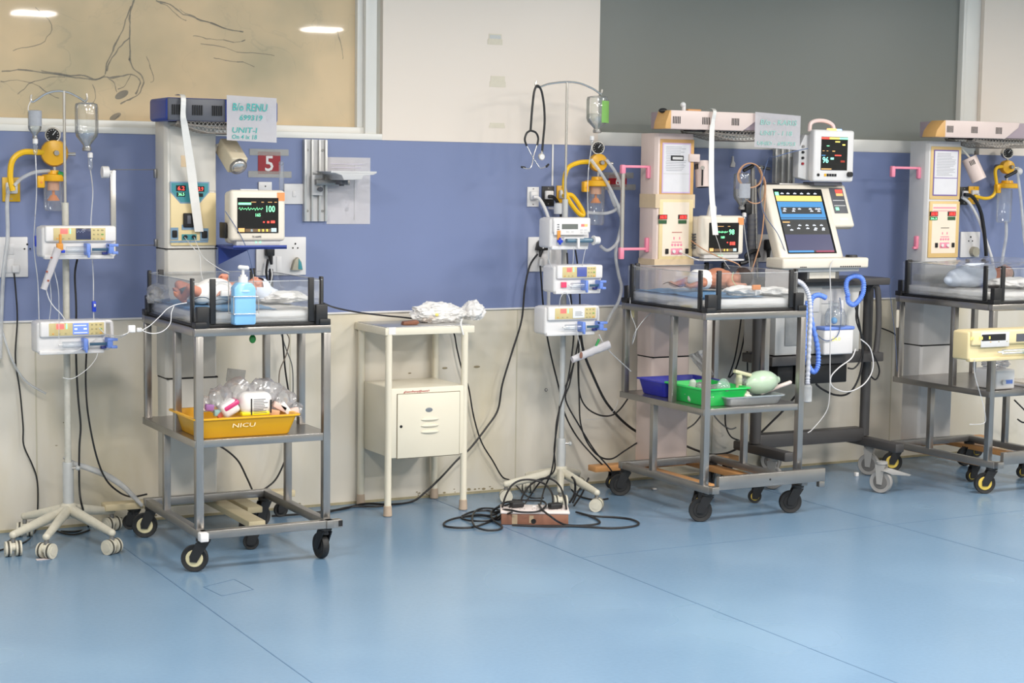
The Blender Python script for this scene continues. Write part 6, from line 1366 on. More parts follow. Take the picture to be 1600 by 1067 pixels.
# ------------------------------------------------------------------ right edge: beige pump, box, papers
t, x0, z0, x1, z1 = pump((1514, 514, 1670, 562), -1.31, 'beige syringe pump with yellow digits at the right edge of the photo', 'none', group=None, shell=mat('pump_beige', srgb(224, 206, 160), .4, 0, .03), handle=False, red=False, clipc=mat('teal_plastic', srgb(40, 150, 140), .4))
e = -1.3235
a, b0, c, d = rect(1533, 519, 1577, 542, e); fp = part('face_panel', t, lambda b: b.box(a, e-.001, b0, c, e+.003, d, GREYP, .002))
a, b0, c, d = rect(1534, 522, 1571, 532, e); part('display', fp, lambda b: b.box(a, e-.0025, b0, c, e, d, SLOT))
part('digits', fp, lambda b: [b.box(at(px, 0, e).x, e-.0032, b0+.008, at(px+w_, 0, e).x, e-.0025, d-.010, PYEL) for px, w_ in ((1537, 1.5), (1541, 1), (1551, 2), (1554, 2), (1566, 2))])
a, b0, c, d = rect(1588, 521, 1612, 533, e); part('second_display', fp, lambda b: b.box(a, e-.002, b0, c, e+.002, d, DGREY))
part('pole_mount', t, lambda b: b.cyl((at(1640, 540, -1.19).x, -1.19, z0-.0), (at(1640, 540, -1.19).x, -1.19, z0-.02), .02, DGREY))
# its pole (mostly outside the frame)
b = MB(); b.cyl((at(1640, 540, -1.176).x, -1.176, .03), (at(1640, 540, -1.176).x, -1.176, 1.5), .0125, POLEP); b.cyl((at(1640, 540, -1.176).x, -1.176, 0), (at(1640, 540, -1.176).x, -1.176, .03), .06, STANDP); o = b.build('pump_pole'); tag(o, 'upright pole carrying the beige syringe pump just beyond the right edge', 'pole')
b = MB(); q = at(1565, 580, -1.0); 
t = thing('suction_unit', 'small white box with printed face and pipe on the shelf of the rightmost trolley', 'box', (q.x, -.95, zsh))
part('case', t, lambda b: b.box(q.x-.075, -1.04, zsh+.0, q.x+.06, -.88, zsh+.105, WHITEP, .012, 3)); part('knob', t, lambda b: b.cyl((q.x-.03, -1.055, zsh+.04), (q.x-.03, -1.04, zsh+.04), .012, GREYP))
part('blue_label', t, lambda b: b.box(q.x-.01, -1.042, zsh+.03, q.x+.04, -1.0395, zsh+.05, BLUEC))
b = MB(); bundle(b, (q.x-.02, -.98, zsh+.135), .07, .05, .03, BAGC, 2, .4, 4); tag(b.build('plastic_bag'), 'crumpled clear bag on the white box of the rightmost trolley', 'plastic bag')
b = MB(); b.box(6.66, -1.0, zsh, 6.88, -.8, zsh+.012, PAPER, .002); b.box(6.67, -.98, zsh+.012, 6.87, -.82, zsh+.022, CREAMP, .002); tag(b.build('paper_stack'), 'flat stack of papers on the shelf of the rightmost trolley', 'papers')
cable('thin clear tube hanging from the beige syringe pump', pp(-1.32, (1523, 560), (1523, 585), (1530, 610), (1537, 635), (1540, 655), (1535, 662), (1515, 663)), .002, TUBEC, 'infusion_tube', 'tube')
# ------------------------------------------------------------------ infants (closed-eyed newborns, one continuous body each)
def hand(b, w_, dx, dy, m):
    """small curled hand at wrist w_, pointing dx, palm normal dy"""
    w_, dx, dy = Vector(w_), Vector(dx).normalized(), Vector(dy).normalized(); sd = dx.cross(dy).normalized()
    b.cap(w_, w_+dx*.016, .0095, m, .011)
    for k, L in enumerate((.014, .017, .016, .012)):
        r0 = w_+dx*.020+sd*(-.009+k*.006); r1 = r0+dx*L*.6+dy*.003; r2 = r1+dx*L*.25+dy*L*.55
        b.cap(r0, r1, .0036, m, .0034); b.cap(r1, r2, .0034, m, .0030)
    b.cap(w_+dx*.008-sd*.010, w_+dx*.018-sd*.017+dy*.004, .0042, m, .0035)
def foot(b, a_, dr, up, m):
    a_, dr, up = Vector(a_), Vector(dr).normalized(), Vector(up).normalized(); sd = dr.cross(up)
    b.cap(a_-dr*.010, a_+dr*.032, .0125, m, .011)
    for k in range(5): q = a_+dr*.040+sd*(-.009+k*.0045)+dr*(-.001*k); b.cap(q, q+dr*.007, .0042-.0004*k, m)
def head(b, c, fwd, up, m, R=.048):
    """fwd = face direction, up = crown direction"""
    c, fwd, up = Vector(c), Vector(fwd).normalized(), Vector(up).normalized(); sd = fwd.cross(up).normalized()
    rot = Matrix((sd, fwd, up)).transposed().to_euler()
    b.sph(c, R, m, (.88, 1.06, 1.0), rot, 28, 18)
    b.sph(c+fwd*R*.35-up*R*.55, R*.62, m, (.95, .9, .75), rot)
    b.cap(c+fwd*R*1.0-up*R*.05, c+fwd*R*1.13-up*R*.22, .0045, m, .0065)
    b.cap(c+fwd*R*.93-up*R*.50-sd*.007, c+fwd*R*.93-up*R*.50+sd*.007, .0052, m)
    b.cap(c+fwd*R*.88-up*R*.64-sd*.005, c+fwd*R*.88-up*R*.64+sd*.005, .005, m)
    for s in (-1, 1):
        b.sph(c+fwd*R*.82-up*R*.22+sd*s*R*.48, R*.26, m)
        b.sph(c+fwd*R*.90+up*R*.02+sd*s*R*.34, R*.17, m, (1.3, .7, .8), rot)
        b.sph(c-fwd*R*.05-up*R*.15+sd*s*R*.88, R*.24, m, (.35, .75, 1.15), rot)
    return sd, rot
def face_lines(t, c, fwd, up, R=.048):
    c, fwd, up = Vector(c), Vector(fwd).normalized(), Vector(up).normalized(); sd = fwd.cross(up).normalized()
    dk = mat('lash_line', srgb(110, 62, 52), .7)
    for s in (-1, 1): part('closed_eye', t, lambda b: b.tube([c+fwd*R*1.01+up*R*.0+sd*R*s*(.34+.14*k)-up*R*.03*(1-k*k)-fwd*.002*abs(k) for k in (-1, -.5, 0, .5, 1)], .0012, dk, seg=5, smooth=2))
    part('mouth', t, lambda b: b.tube([c+fwd*(R*.93+.0048)-up*R*.57+sd*R*.12*k for k in (-1, 0, 1)], .0012, mat('lip_line', srgb(150, 70, 66), .6), seg=5, smooth=2))
def wrap_cloth(name, parent, fn, m, vox=.005, sm=6): 
    b = MB(); fn(b); return remeshed(b, name, vox, parent, sm)

MZ = 1.060
# infant 1: on its back in the leftmost bassinet, feet to the left, head to the right
def infant1():
    Y = -.74
    X = lambda px: at(px, 455, Y).x
    xf, xh = X(268), X(399)
    hd = Vector((xh+.01, Y+.02, MZ+.052)); sh = Vector((xh-.075, Y, MZ+.045)); pv = Vector((xh-.215, Y, MZ+.042))
    t = thing('infant', 'infant in a white wrap and pale cap lying on its back in the leftmost bassinet', 'person', (pv.x, Y, MZ))
    b = MB(); m = SKIN
    head(b, hd, (.15, -.35, .92), (1, 0, -.12), m, .046); b.cap(hd-Vector((.03, 0, .01)), sh, .021, m, .026)
    b.cap(sh, pv, .042, m, .046); b.sph((sh+pv)/2+Vector((-.02, 0, .004)), .05, m, (1.3, 1, .9)); b.cap(sh+Vector((0, -.035, .004)), sh+Vector((0, .035, .004)), .024, m)
    # arms: near one folded over the chest, far one raised
    e1 = sh+Vector((-.03, -.085, -.008)); w1_ = e1+Vector((-.055, .02, .010)); b.cap(sh+Vector((0, -.04, .006)), e1, .0165, m, .0145); b.cap(e1, w1_, .0145, m, .0105); hand(b, w1_, (-1, .2, -.1), (0, .4, -1), m)
    e2 = sh+Vector((-.055, .07, .045)); w2_ = Vector((at(352, 440, Y+.07).x, Y+.06, MZ+.108)); b.cap(sh+Vector((0, .04, .008)), e2, .0175, m, .0155); b.cap(e2, w2_, .0155, m, .012); hand(b, w2_, (-1, 0, .15), (0, -.6, -.8), m)
    # legs: knees bent outwards, feet together on the left
    for s in (-1, 1):
        hp = pv+Vector((-.02, s*.026, -.004)); kn = hp+Vector((-.075, s*.05, .030 if s < 0 else .036)); an = Vector((xf+.035+(.0 if s < 0 else .015), Y+s*.035, MZ+.022 if s < 0 else MZ+.035))
        b.cap(hp, kn, .026, m, .020); b.cap(kn, an, .0185, m, .0125); foot(b, an, (-.75, -.1*s, .65), (.6, 0, .7), m)
    o = remeshed(b, 'body', .0030, t, 4)
    face_lines(t, hd, (.15, -.35, .92), (1, 0, -.12), .046)
    part('sensor_band', t, lambda b: b.cyl(Vector((xf+.045, Y+.028, MZ+.043)), Vector((xf+.085, Y+.045, MZ+.052)), .0175, mat('slate_wrap', srgb(90, 110, 116), .6), .020))
    def wrap(b):
        b.sph((sh+pv)/2+Vector((-.035, 0, .006)), .062, CLOTH, (1.38, 1.06, .92)); b.cap(pv+Vector((-.03, -.03, 0)), pv+Vector((-.03, .03, 0)), .044, CLOTH)
    wrap_cloth('white_wrap', t, wrap, CLOTH, .0045, 5)
    def cap_(b):
        b.sph(hd+Vector((.016, .0, .0)), .053, CLOTHB, (.95, 1.02, .98)); b.sph(hd+Vector((.06, .0, -.012)), .024, CLOTHB, (1.2, 1, .9))
    cap_m = MB(); cap_(cap_m)
    # open the cap around the face
    for v in list(cap_m.bm.verts):
        q = v.co-hd
        if q.dot(Vector((-.55, -.30, .78)).normalized()) > .032: cap_m.bm.verts.remove(v)
    cap_m.build('cap', t)
    part('strap_tape', t, lambda b: [b.box(w1_.x-.02, w1_.y-.022, w1_.z-.014, w1_.x+.02, w1_.y-.005, w1_.z+.012, GAUZE, .005)])
    return t
infant1()
b = MB(); q = at(436, 470, -.70); b_ = bundle(b, (q.x, -.72, MZ+.018), .11, .10, .026, CLOTH, 21, .25, 4, 3); tag(b.build('folded_cloth'), 'folded white cloth to the right of the infant in the leftmost bassinet', 'cloth', 'folded cloths in the bassinets')
b = MB(); q = at(420, 458, -.60); bundle(b, (q.x, -.58, MZ+.022), .05, .06, .028, CLOTHB, 11, .25, 4, 3); tag(b.build('folded_cloth'), 'pale bluish crumpled cloth behind the head of the infant in the leftmost bassinet', 'cloth', 'folded cloths in the bassinets')
b = MB(); q = at(239, 470, -.45); bundle(b, (q.x+.02, -.46, MZ+.02), .05, .07, .045, BAGC, 6, .3, 3, 3); tag(b.build('plastic_bag'), 'crumpled clear plastic at the left corner of the leftmost bassinet', 'plastic bag')

# infant 2: lying on its front, bare back, dark hair to the right
def infant2():
    Y = -.66
    hd = Vector((at(1160, 435, Y).x, Y, MZ+.06)); sh = hd+Vector((-.105, 0, -.006)); pv = sh+Vector((-.13, .01, .0))
    t = thing('infant', 'dark haired infant in a white nappy lying in the middle bassinet', 'person', (pv.x, Y, MZ))
    b = MB(); m = SKIND; fw = (.15, .93, -.25); up = (.93, -.15, .15)
    head(b, hd, fw, up, m, .047); b.cap(hd-Vector((.035, 0, .006)), sh, .024, m, .030)
    b.cap(sh, pv, .046, m, .044); b.sph((sh+pv)/2+Vector((.02, 0, .012)), .050, m, (1.35, .95, .92)); b.cap(sh+Vector((0, -.03, -.01)), sh+Vector((0, .03, .012)), .026, m)
    e1 = sh+Vector((-.015, -.065, -.022)); w1_ = e1+Vector((.06, -.02, -.004)); b.cap(sh+Vector((0, -.03, -.004)), e1, .018, m, .0155); b.cap(e1, w1_, .0155, m, .0115); hand(b, w1_, (1, .1, 0), (0, .5, -.8), m)
    e2 = sh+Vector((.01, .06, -.012)); w2_ = e2+Vector((.05, .02, -.008)); b.cap(sh+Vector((0, .03, .0)), e2, .018, m, .0155); b.cap(e2, w2_, .0155, m, .0115); hand(b, w2_, (1, .1, 0), (0, .4, -.9), m)
    for s in (-1, 1):
        hp = pv+Vector((-.015, s*.024, -.006)); kn = hp+Vector((-.045, s*.055-.02, -.006)); an = kn+Vector((-.075, -s*.015, -.014))
        b.cap(hp, kn, .026, m, .020); b.cap(kn, an, .0185, m, .0125); foot(b, an, (-.8, -.3, .25), (.3, 0, .9), m)
    remeshed(b, 'body', .0030, t, 4); face_lines(t, hd, fw, up, .047)
    hm = MB(); hm.sph(hd, .0515, HAIR, (1.0, 1.0, 1.0), None, 40, 26)
    F, U_ = Vector(fw).normalized(), Vector(up).normalized()
    for v in list(hm.bm.verts):
        q = (v.co-hd)
        if q.dot(F)-q.dot(U_)*.55 > .012 or q.dot(U_) < -.032: hm.bm.verts.remove(v)
        else: v.co += q.normalized()*.002*noise.noise(v.co*120)
    hm.build('hair', t)
    wrap_cloth('nappy', t, lambda b: [b.cap(pv+Vector((-.02, -.018, -.004)), pv+Vector((-.02, .018, .004)), .047, CLOTH), b.cap(pv+Vector((.012, 0, 0)), pv+Vector((-.03, 0, 0)), .050, CLOTH)], CLOTH, .0045, 5)
infant2()
b = MB(); q = at(1165, 462, -.95); bundle(b, (q.x, -.93, MZ+.012), .10, .07, .028, CLOTH, 31, .25, 4, 3); tag(b.build('folded_cloth'), 'white folded cloth in front of the infant in the middle bassinet', 'cloth', 'folded cloths in the bassinets')
b = MB(); q = at(1215, 468, -.95); bundle(b, (q.x, -.92, MZ+.008), .10, .09, .022, CLOTH, 37, .22, 4, 3); tag(b.build('folded_cloth'), 'flat white cloth at the right end of the middle bassinet', 'cloth', 'folded cloths in the bassinets')
b = MB(); b.box(at(1176, 450, -1.03).x, -1.032, at(1180, 453, -1.03).z, at(1189, 450, -1.03).x, -1.02, at(1180, 447, -1.03).z+.006, ORA, .004); b.cyl((at(1182, 450, -1.03).x, -1.026, MZ), (at(1182, 450, -1.03).x, -1.026, at(1180, 450, -1.03).z), .004, WHITEP); tag(b.build('orange_connector'), 'small orange connector on the cloths in the middle bassinet', 'connector')
# white towel on the right wall and a purple lit corner (white plastic strips hanging inside)
b = MB(); xr_ = 4.55+TW-.022; b.grid(lambda u, v: (xr_-.006-.01*abs(frac((u*2, v*2, 0), 2)), -.98+.20*u, 1.06+.112*v), 12, 10, WHITEP, .003); tag(b.build('plastic_strip'), 'white plastic strip hanging inside the right wall of the middle bassinet', 'plastic strip')

# infant 3: swaddled, dark hair
def infant3():
    Y = -.72
    x0 = at(1482, 432, Y).x; x1 = at(1546, 432, Y).x
    hd = Vector((at(1569, 430, Y).x, Y, MZ+.058)); mid = Vector(((x0+x1)/2, Y, MZ+.055))
    t = thing('infant', 'swaddled newborn infant with dark hair in the rightmost bassinet', 'person', (mid.x, Y, MZ))
    b = MB(); m = SKIN; fw = (-.05, -.75, .66); up = (.98, -.05, .08)
    head(b, hd, fw, up, m, .048); nk = hd-Vector((.055, 0, .008)); b.cap(hd-Vector((.03, 0, .006)), nk, .024, m, .03); b.cap(nk, mid, .042, m, .046); b.cap(mid, Vector((x0+.06, Y, MZ+.045)), .045, m, .032)
    remeshed(b, 'body', .0032, t, 4); face_lines(t, hd, fw, up, .048)
    hm = MB(); hm.sph(hd, .0525, HAIR, (1.0, 1.0, 1.0), None, 40, 26); F, U_ = Vector(fw).normalized(), Vector(up).normalized()
    for v in list(hm.bm.verts):
        q = (v.co-hd)
        if q.dot(F)-q.dot(U_)*.55 > .014 or q.dot(U_) < -.034: hm.bm.verts.remove(v)
    hm.build('hair', t)
    wrap_cloth('swaddle', t, lambda b: [b.cap(Vector((x1-.03, Y, MZ+.058)), mid, .062, CLOTHB, .066), b.cap(mid, Vector((x0+.045, Y, MZ+.044)), .066, CLOTHB, .046), b.sph(((x0+x1)/2-.02, Y, MZ+.03), .1, CLOTHB, (1.25, .75, .42)), b.sph((x0+.05, Y, MZ+.03), .06, CLOTHB, (1.1, 1.0, .6))], CLOTHB, .006, 8)
infant3()
b = MB(); q = at(1590, 455, -.9); bundle(b, (q.x, -.85, MZ+.02), .12, .14, .03, CLOTH, 41, .25, 4, 3); tag(b.build('folded_cloth'), 'white cloth heaped at the right end of the rightmost bassinet', 'cloth', 'folded cloths in the bassinets')
b = MB(); b.grid(lambda u, v: (6.36+.52*u, -1.0+.55*v, 1.172+.012*frac((u*2, v*2, 1), 2)+.03*u*u), 26, 22, clear('thin_film', (.95, .96, .97), .22, .12, .08, (.9, .9, .92)), 0); tag(b.build('plastic_film'), 'thin clear plastic film stretched over the rightmost bassinet', 'plastic film')

# ------------------------------------------------------------------ lines to the infants
WT = mat('thin_white_line', srgb(215, 215, 216), .5)
cable('white probe cable from the left socket of the blue headed warmer to the infant', [at(288, 370, -.34)]+pp(-.55, (300, 385), (312, 400), (314, 425), (318, 440)), .0016, WT, 'probe_cable')
cable('white probe cable from the right socket of the blue headed warmer across the bassinet', [at(303, 370, -.34)]+pp(-.55, (309, 385), (318, 402), (340, 418), (358, 427)), .0016, WT, 'probe_cable')
cable('dark blue sensor cable from the first monitor down into the leftmost bassinet', pp(-.53, (352, 330), (362, 345), (376, 368), (388, 395), (394, 420), (398, 440)), .0018, mat('slate_blue_cable', srgb(80, 100, 140), .4), 'sensor_cable')
cable('white tube curving over the infant in the leftmost bassinet', pp(-.80, (335, 448), (345, 440), (358, 443), (366, 452), (362, 460), (350, 463), (338, 460)), .0022, WT, 'infusion_tube', 'tube')
cable('white tube looping at the back wall of the leftmost bassinet', pp(-.45, (414, 450), (421, 446), (425, 432), (424, 420)), .003, WT, 'infusion_tube', 'tube')
cable('dark sensor wire crossing the blue sheet of the leftmost bassinet', pp(-.95, (300, 470), (310, 465), (322, 465), (332, 470), (345, 468), (360, 470)), .0018, mat('dark_teal_wire', srgb(50, 80, 100), .5), 'sensor_cable')
yy = -1.0
t = thing('line_connector', 'white connector block joining thin lines at the left side of the leftmost trolley', 'connector', at(208, 515, yy))
part('block', t, lambda b: [b.box(*(at(201, 520, yy)), *(at(212, 508, yy)+Vector((0, .016, 0))), WHITEP, .004), b.box(*(at(214, 519, yy)), *(at(222, 512, yy)+Vector((0, .012, 0))), GREYP, .003)])
cable('thin white line from the lower left pump to the connector block', pp(PY1-.03, (155, 512), (165, 522), (180, 528))+pp(yy, (195, 524), (203, 516)), .0016, WT, 'infusion_tube', 'tube')
cable('second thin white line from the lower left pump sagging to the connector block', pp(PY1-.03, (90, 550), (110, 551), (135, 540), (160, 523))+pp(yy, (185, 525), (204, 518)), .0016, WT, 'infusion_tube', 'tube')
cable('thin white line from the connector block up into the leftmost bassinet', pp(yy-.04, (222, 516), (235, 508), (250, 494), (262, 482), (275, 476), (292, 473)), .0018, WT, 'infusion_tube', 'tube')
cable('thin white line looping below the left rail of the leftmost trolley', pp(yy-.06, (218, 512), (226, 518), (240, 521), (255, 517), (266, 505), (268, 488), (272, 478)), .0018, WT, 'infusion_tube', 'tube')
cable('thin white line hanging in a curve below the lower left pump', pp(PY1, (98, 590), (110, 592), (122, 587), (138, 575), (150, 560), (153, 548)), .0016, WT, 'infusion_tube', 'tube')
cable('thin clear line from the taped connector down to the lower left pump', pp(PY1-.04, (72, 452), (77, 468), (85, 480), (95, 490), (101, 499)), .002, WT, 'infusion_tube', 'tube')
cable('clear line beside the taped connector', pp(PY1-.03, (78, 440), (80, 465), (79, 485), (77, 500)), .0016, TUBEC, 'infusion_tube', 'tube')
cable('clear line between the two pumps of the left drip stand', pp(PY1-.03, (84, 420), (90, 445), (92, 470), (92, 530)), .0018, TUBEC, 'infusion_tube', 'tube')
# middle stand lines
cable('clear line hanging from the topmost pump of the middle stand', pp(PY2-.04, (896, 385), (896, 400), (895, 414)), .0018, TUBEC, 'infusion_tube', 'tube')
cable('clear line on the right under the topmost pump of the middle stand', pp(PY2-.03, (915, 388), (912, 402), (910, 416)), .0018, TUBEC, 'infusion_tube', 'tube')
cable('clear line looping left of the middle pump', pp(PY2+.02, (866, 372), (858, 385), (857, 405), (866, 425)), .0018, TUBEC, 'infusion_tube', 'tube')
cable('two looped clear lines between the middle and lowest pumps', pp(PY2-.02, (874, 478), (876, 465), (882, 457), (888, 462), (892, 478)), .0018, TUBEC, 'infusion_tube', 'tube')
cable('clear line from the lowest pump to the wrapped connector', pp(PY2-.04, (900, 505), (903, 525), (908, 545)), .0018, TUBEC, 'infusion_tube', 'tube')
cable('thin white line from the wrapped connector to the side of the middle trolley', pp(PY2-.04, (936, 522), (945, 540), (960, 556), (975, 570), (986, 580)), .0026, TUBEC, 'infusion_tube', 'tube')
cable('thin line looping by the left posts of the middle trolley', pp(-.40, (990, 448), (985, 465), (986, 490), (994, 515), (988, 538))+pp(-.5, (992, 520), (1010, 495), (1035, 475), (1055, 455)), .0018, WT, 'infusion_tube', 'tube')
cable('thin white loop low behind the middle drip stand', pp(-.12, (966, 625), (960, 640), (948, 650), (930, 655), (915, 655)), .0014, WT, 'infusion_tube', 'tube')
cable('white probe cable from the taped warmer over the bassinet wall', [at(1063, 394, -.345)]+pp(-.5, (1075, 400), (1092, 407)), .003, WT, 'probe_cable')
cable('thin wire from the warmer form past the second monitor', pp(-.5, (1118, 367), (1124, 385), (1130, 405), (1140, 420)), .0014, GREYP, 'probe_cable')
cable('green line inside the middle bassinet', pp(-.9, (1146, 425), (1144, 436), (1150, 446)), .0016, mat('pale_green_line', srgb(170, 200, 150), .5), 'infusion_tube', 'tube')
cable('dark sensor wires by the feet of the infant in the middle bassinet', pp(-.85, (1036, 444), (1044, 441), (1054, 445), (1064, 448), (1072, 443)), .0015, SLOT, 'sensor_cable')
cable('thin blue line beside the left posts of the rightmost trolley', pp(-.38, (1398, 432), (1391, 440), (1392, 470), (1398, 520), (1402, 580)), .0016, mat('slate_blue_cable', srgb(80, 100, 140), .4), 'infusion_tube', 'tube')
b = MB(); q = at(1401, 495, -.35); b.box(q.x-.008, -.36, q.z-.06, q.x+.016, -.35, q.z+.04, mat('bone_plastic', srgb(214, 206, 190), .4), .004); tag(b.build('clamp_strip'), 'bone coloured clamp strip on the back left post of the rightmost trolley', 'clamp')
b = MB(); q = at(987, 490, -.38); b.box(q.x-.006, -.395, q.z-.02, q.x+.008, -.38, q.z+.02, YELC, .003); tag(b.build('clamp_strip'), 'small yellowish clip on the back left post of the middle trolley', 'clamp')
b = MB(); q = at(396, 530, -1.04); b.sph((q.x, -1.03, q.z), .016, mat('dark_green_plastic', srgb(30, 120, 50), .4), (.9, .5, 1.1)); b.cyl((q.x, -1.03, q.z), (q.x, -1.03, .955), .002, CHROME); tag(b.build('green_tag'), 'small round green tag hanging under the top frame of the leftmost trolley', 'tag')

# ------------------------------------------------------------------ hoses of the regulators
def tubing(label, pts, r, m, name='suction_tube', cat='tube'): return cable(label, pts, r, m, name, cat)
tubing('thick curved yellow gas hose at the left edge of the photo', pp(-.10, (20, 298), (16, 275), (20, 250), (36, 238), (60, 238), (80, 238)), .013, YELH, 'gas_hose', 'hose')
tubing('grey suction tube from the left outlet to the orange regulator lid', pp(-.11, (22, 290), (35, 278), (55, 269), (78, 267)), .008, TUBEC)
tubing('pale suction tube hanging down at the left edge of the photo', pp(-.05, (14, 292), (11, 320), (12, 370), (6, 420), (3, 470), (0, 560)), .009, TUBEC)
tubing('faint clear tube hanging low at the left edge', pp(-.05, (0, 505), (18, 560), (40, 595), (72, 615)), .005, TUBEC)
tubing('curved yellow gas hose left of the middle warmer', pp(-.13, (923, 253), (905, 254), (888, 262), (882, 280), (883, 300), (892, 318), (905, 334), (912, 335), (906, 322), (893, 305), (880, 306)), .012, YELH, 'gas_hose', 'hose')
tubing('clear suction hose looping over the jar to the topmost pump', pp(-.17, (923, 249), (940, 272), (957, 302), (971, 339), (966, 375), (950, 391), (938, 384)), .0085, TUBEC)
tubing('clear suction hose bent round beside the regulator', pp(-.15, (947, 249), (962, 270), (974, 302), (968, 322), (949, 333), (918, 332)), .0085, TUBEC)
tubing('long clear suction hose hanging right of the middle stand to the floor panel', pp(-.13, (951, 296), (960, 320), (971, 345), (962, 393), (966, 426), (971, 449), (966, 472), (955, 490), (948, 505)), .0085, TUBEC)
tubing('thin yellow gas hose of the regulator at the right edge', pp(-.10, (1522, 306), (1540, 310), (1552, 305), (1557, 290), (1555, 268), (1560, 261), (1570, 261)), .010, YELH, 'gas_hose', 'hose')
tubing('clear hose hanging from the jar at the right edge', pp(-.12, (1572, 345), (1572, 370), (1567, 400), (1564, 425)), .009, TUBEC)
tubing('clear hose slanting at the right edge of the photo', pp(-.30, (1590, 270), (1596, 320), (1600, 370), (1604, 400)), .008, TUBEC)
t = thing('clamp_lever', 'black lever handle clamped beside the regulator at the right edge', 'clamp', at(1585, 270, -.28))
part('lever', t, lambda b: b.cap(at(1572, 276, -.28), at(1590, 267, -.28), .010, BLACKP)); part('collar', t, lambda b: b.sph(at(1592, 268, -.28), .022, GREYP))
cable('white hose hanging right of the rightmost warmer column', pp(-.09, (1503, 308), (1515, 318), (1530, 345), (1542, 380), (1550, 405), (1552, 420)), .009, WHITEP, 'gas_hose', 'hose')
cable('black hose arching right of the rightmost warmer column', pp(-.11, (1507, 304), (1520, 308), (1532, 330), (1538, 365), (1541, 400)), .011, CABLE, 'gas_hose', 'hose')
cable('thick white hose from the white gas outlet down behind the stand pump', pp(-.07, (833, 308), (842, 310), (851, 325), (858, 345), (860, 365), (858, 420), (857, 470), (857, 500)), .009, WHITEP, 'gas_hose', 'hose')
cable('black hose from the black gas outlet curving to the drip stand', pp(-.07, (857, 307), (866, 309), (874, 322), (877, 338), (880, 400)), .009, CABLE, 'gas_hose', 'hose')
b = MB(); q = at(872, 326, -.10); b.lathe([(.008, -.03), (.02, -.026), (.022, 0), (.02, .026), (.008, .03)], mat('cloudy_plastic', srgb(206, 208, 212), .3), tuple(q)); b.cyl(q, (q.x, WY, q.z), .006, WHITEP); tag(b.build('flow_valve'), 'cloudy white round valve hanging by the black gas outlet', 'valve')

# ------------------------------------------------------------------ cables on the wall and the floor
cable('thin black cable hanging from the left edge socket to the floor', pp(-.03, (22, 427), (25, 460), (27, 500), (24, 560), (31, 610), (36, 665), (37, 695), (50, 725), (58, 750), (59, 790))+fl(.004, (55, 830), (40, 846), (15, 855), (-8, 862)), .0035)
cable('black power cable hanging from the upper left pump to the floor', pp(SY1-.02, (121, 404), (117, 430), (119, 480), (119, 560), (122, 620), (126, 665), (124, 700), (124, 760), (128, 790))+fl(.004, (138, 822), (120, 830), (95, 830)), .0045)
cable('black power cable swinging right from the lower left pump', pp(SY1-.0, (135, 552), (134, 600), (138, 650), (150, 710), (165, 748), (185, 768))+pp(-.17, (205, 776), (230, 772)), .0042)
cable('dark cable lying on the floor behind the left drip stand', fl(.005, (8, 850), (30, 835), (60, 822), (110, 835), (140, 828)), .004)
b = MB(); b.tube(pp(-.22, (100, 714), (115, 724), (140, 732), (165, 742), (190, 758), (208, 775), (222, 790)), lambda u: .008+.006*math.sin(u*PI), TUBEC, seg=12); tag(b.build('plastic_sleeve'), 'long pale plastic sleeve slanting from the left stand to the trolley wheel', 'sleeve')
cable('black cable behind the yellow tray curving to the floor', pp(-.10, (440, 505), (443, 545), (446, 580), (452, 620), (456, 660), (453, 695), (443, 725), (430, 750), (412, 765)), .0045)
cable('twisted brown wire hanging behind the leftmost trolley', pp(-.12, (443, 515), (452, 530), (447, 555), (437, 580), (436, 610)), .003, mat('brown_wire', srgb(120, 108, 96), .5))
cable('grey twisted wire next to the brown wire behind the leftmost trolley', pp(-.10, (437, 515), (447, 545), (456, 570), (458, 600), (457, 640)), .003, mat('grey_wire', srgb(110, 112, 112), .5))
cable('black cable from under the yellow tray down to the trolley base', pp(-.14, (330, 690), (352, 702), (372, 720), (385, 745), (394, 765)), .0045)
cable('black plug lead hanging under the first monitor', pp(-.06, (419, 405), (416, 425), (419, 445), (417, 470)), .006)
cable('black cable from the right side of the leftmost bassinet towards the cabinet top', [at(506, 474, -.90)]+[at(525, 481, -.6), at(560, 488, -.3), at(600, 493, -.08)]+pp(-.045, (640, 497), (690, 505), (708, 518), (714, 545), (722, 578), (732, 605), (740, 650), (752, 690), (770, 720), (785, 745), (800, 752))+fl(.03, (825, 776), (850, 778)), .004)
cable('thick black cable from the large plug down across the wall to the floor', pp(-.06, (840, 397), (828, 415), (820, 450), (815, 500), (800, 550), (785, 600), (778, 640), (760, 668), (735, 700), (715, 718), (690, 745), (670, 764))+fl(.006, (645, 783), (610, 788), (570, 787), (530, 796), (470, 803), (425, 806)), .0052)
cable('black cable from the white plug down behind the middle stand', pp(-.08, (844, 415), (846, 440), (849, 480), (854, 520), (862, 560), (873, 605), (882, 645), (900, 680))+pp(-.15, (925, 710), (950, 735), (965, 755)), .0045)
cable('black cable from the middle pump down to the extension board', pp(SY2-.03, (886, 395), (888, 430), (893, 475), (896, 530), (886, 600), (874, 640), (869, 665), (867, 700), (862, 735), (850, 765))+fl(.06, (842, 800)), .0042)
cable('second black cable from the lowest pump down to the board', pp(SY2+.02, (899, 390), (905, 440), (905, 520), (893, 580), (877, 620))+pp(SY2-.02, (872, 655), (866, 700), (866, 735), (845, 752), (828, 775))+fl(.06, (815, 795)), .0042)
cable('black cable looping right behind the middle stand', pp(-.20, (905, 520), (904, 570), (905, 620), (907, 660), (917, 690), (935, 712), (955, 717), (975, 705), (995, 692)), .0042)
cable('black cable curving from the middle stand to the middle trolley shelf', pp(-.16, (903, 560), (905, 610), (915, 635), (935, 648), (955, 649), (970, 638), (988, 612)), .0042)
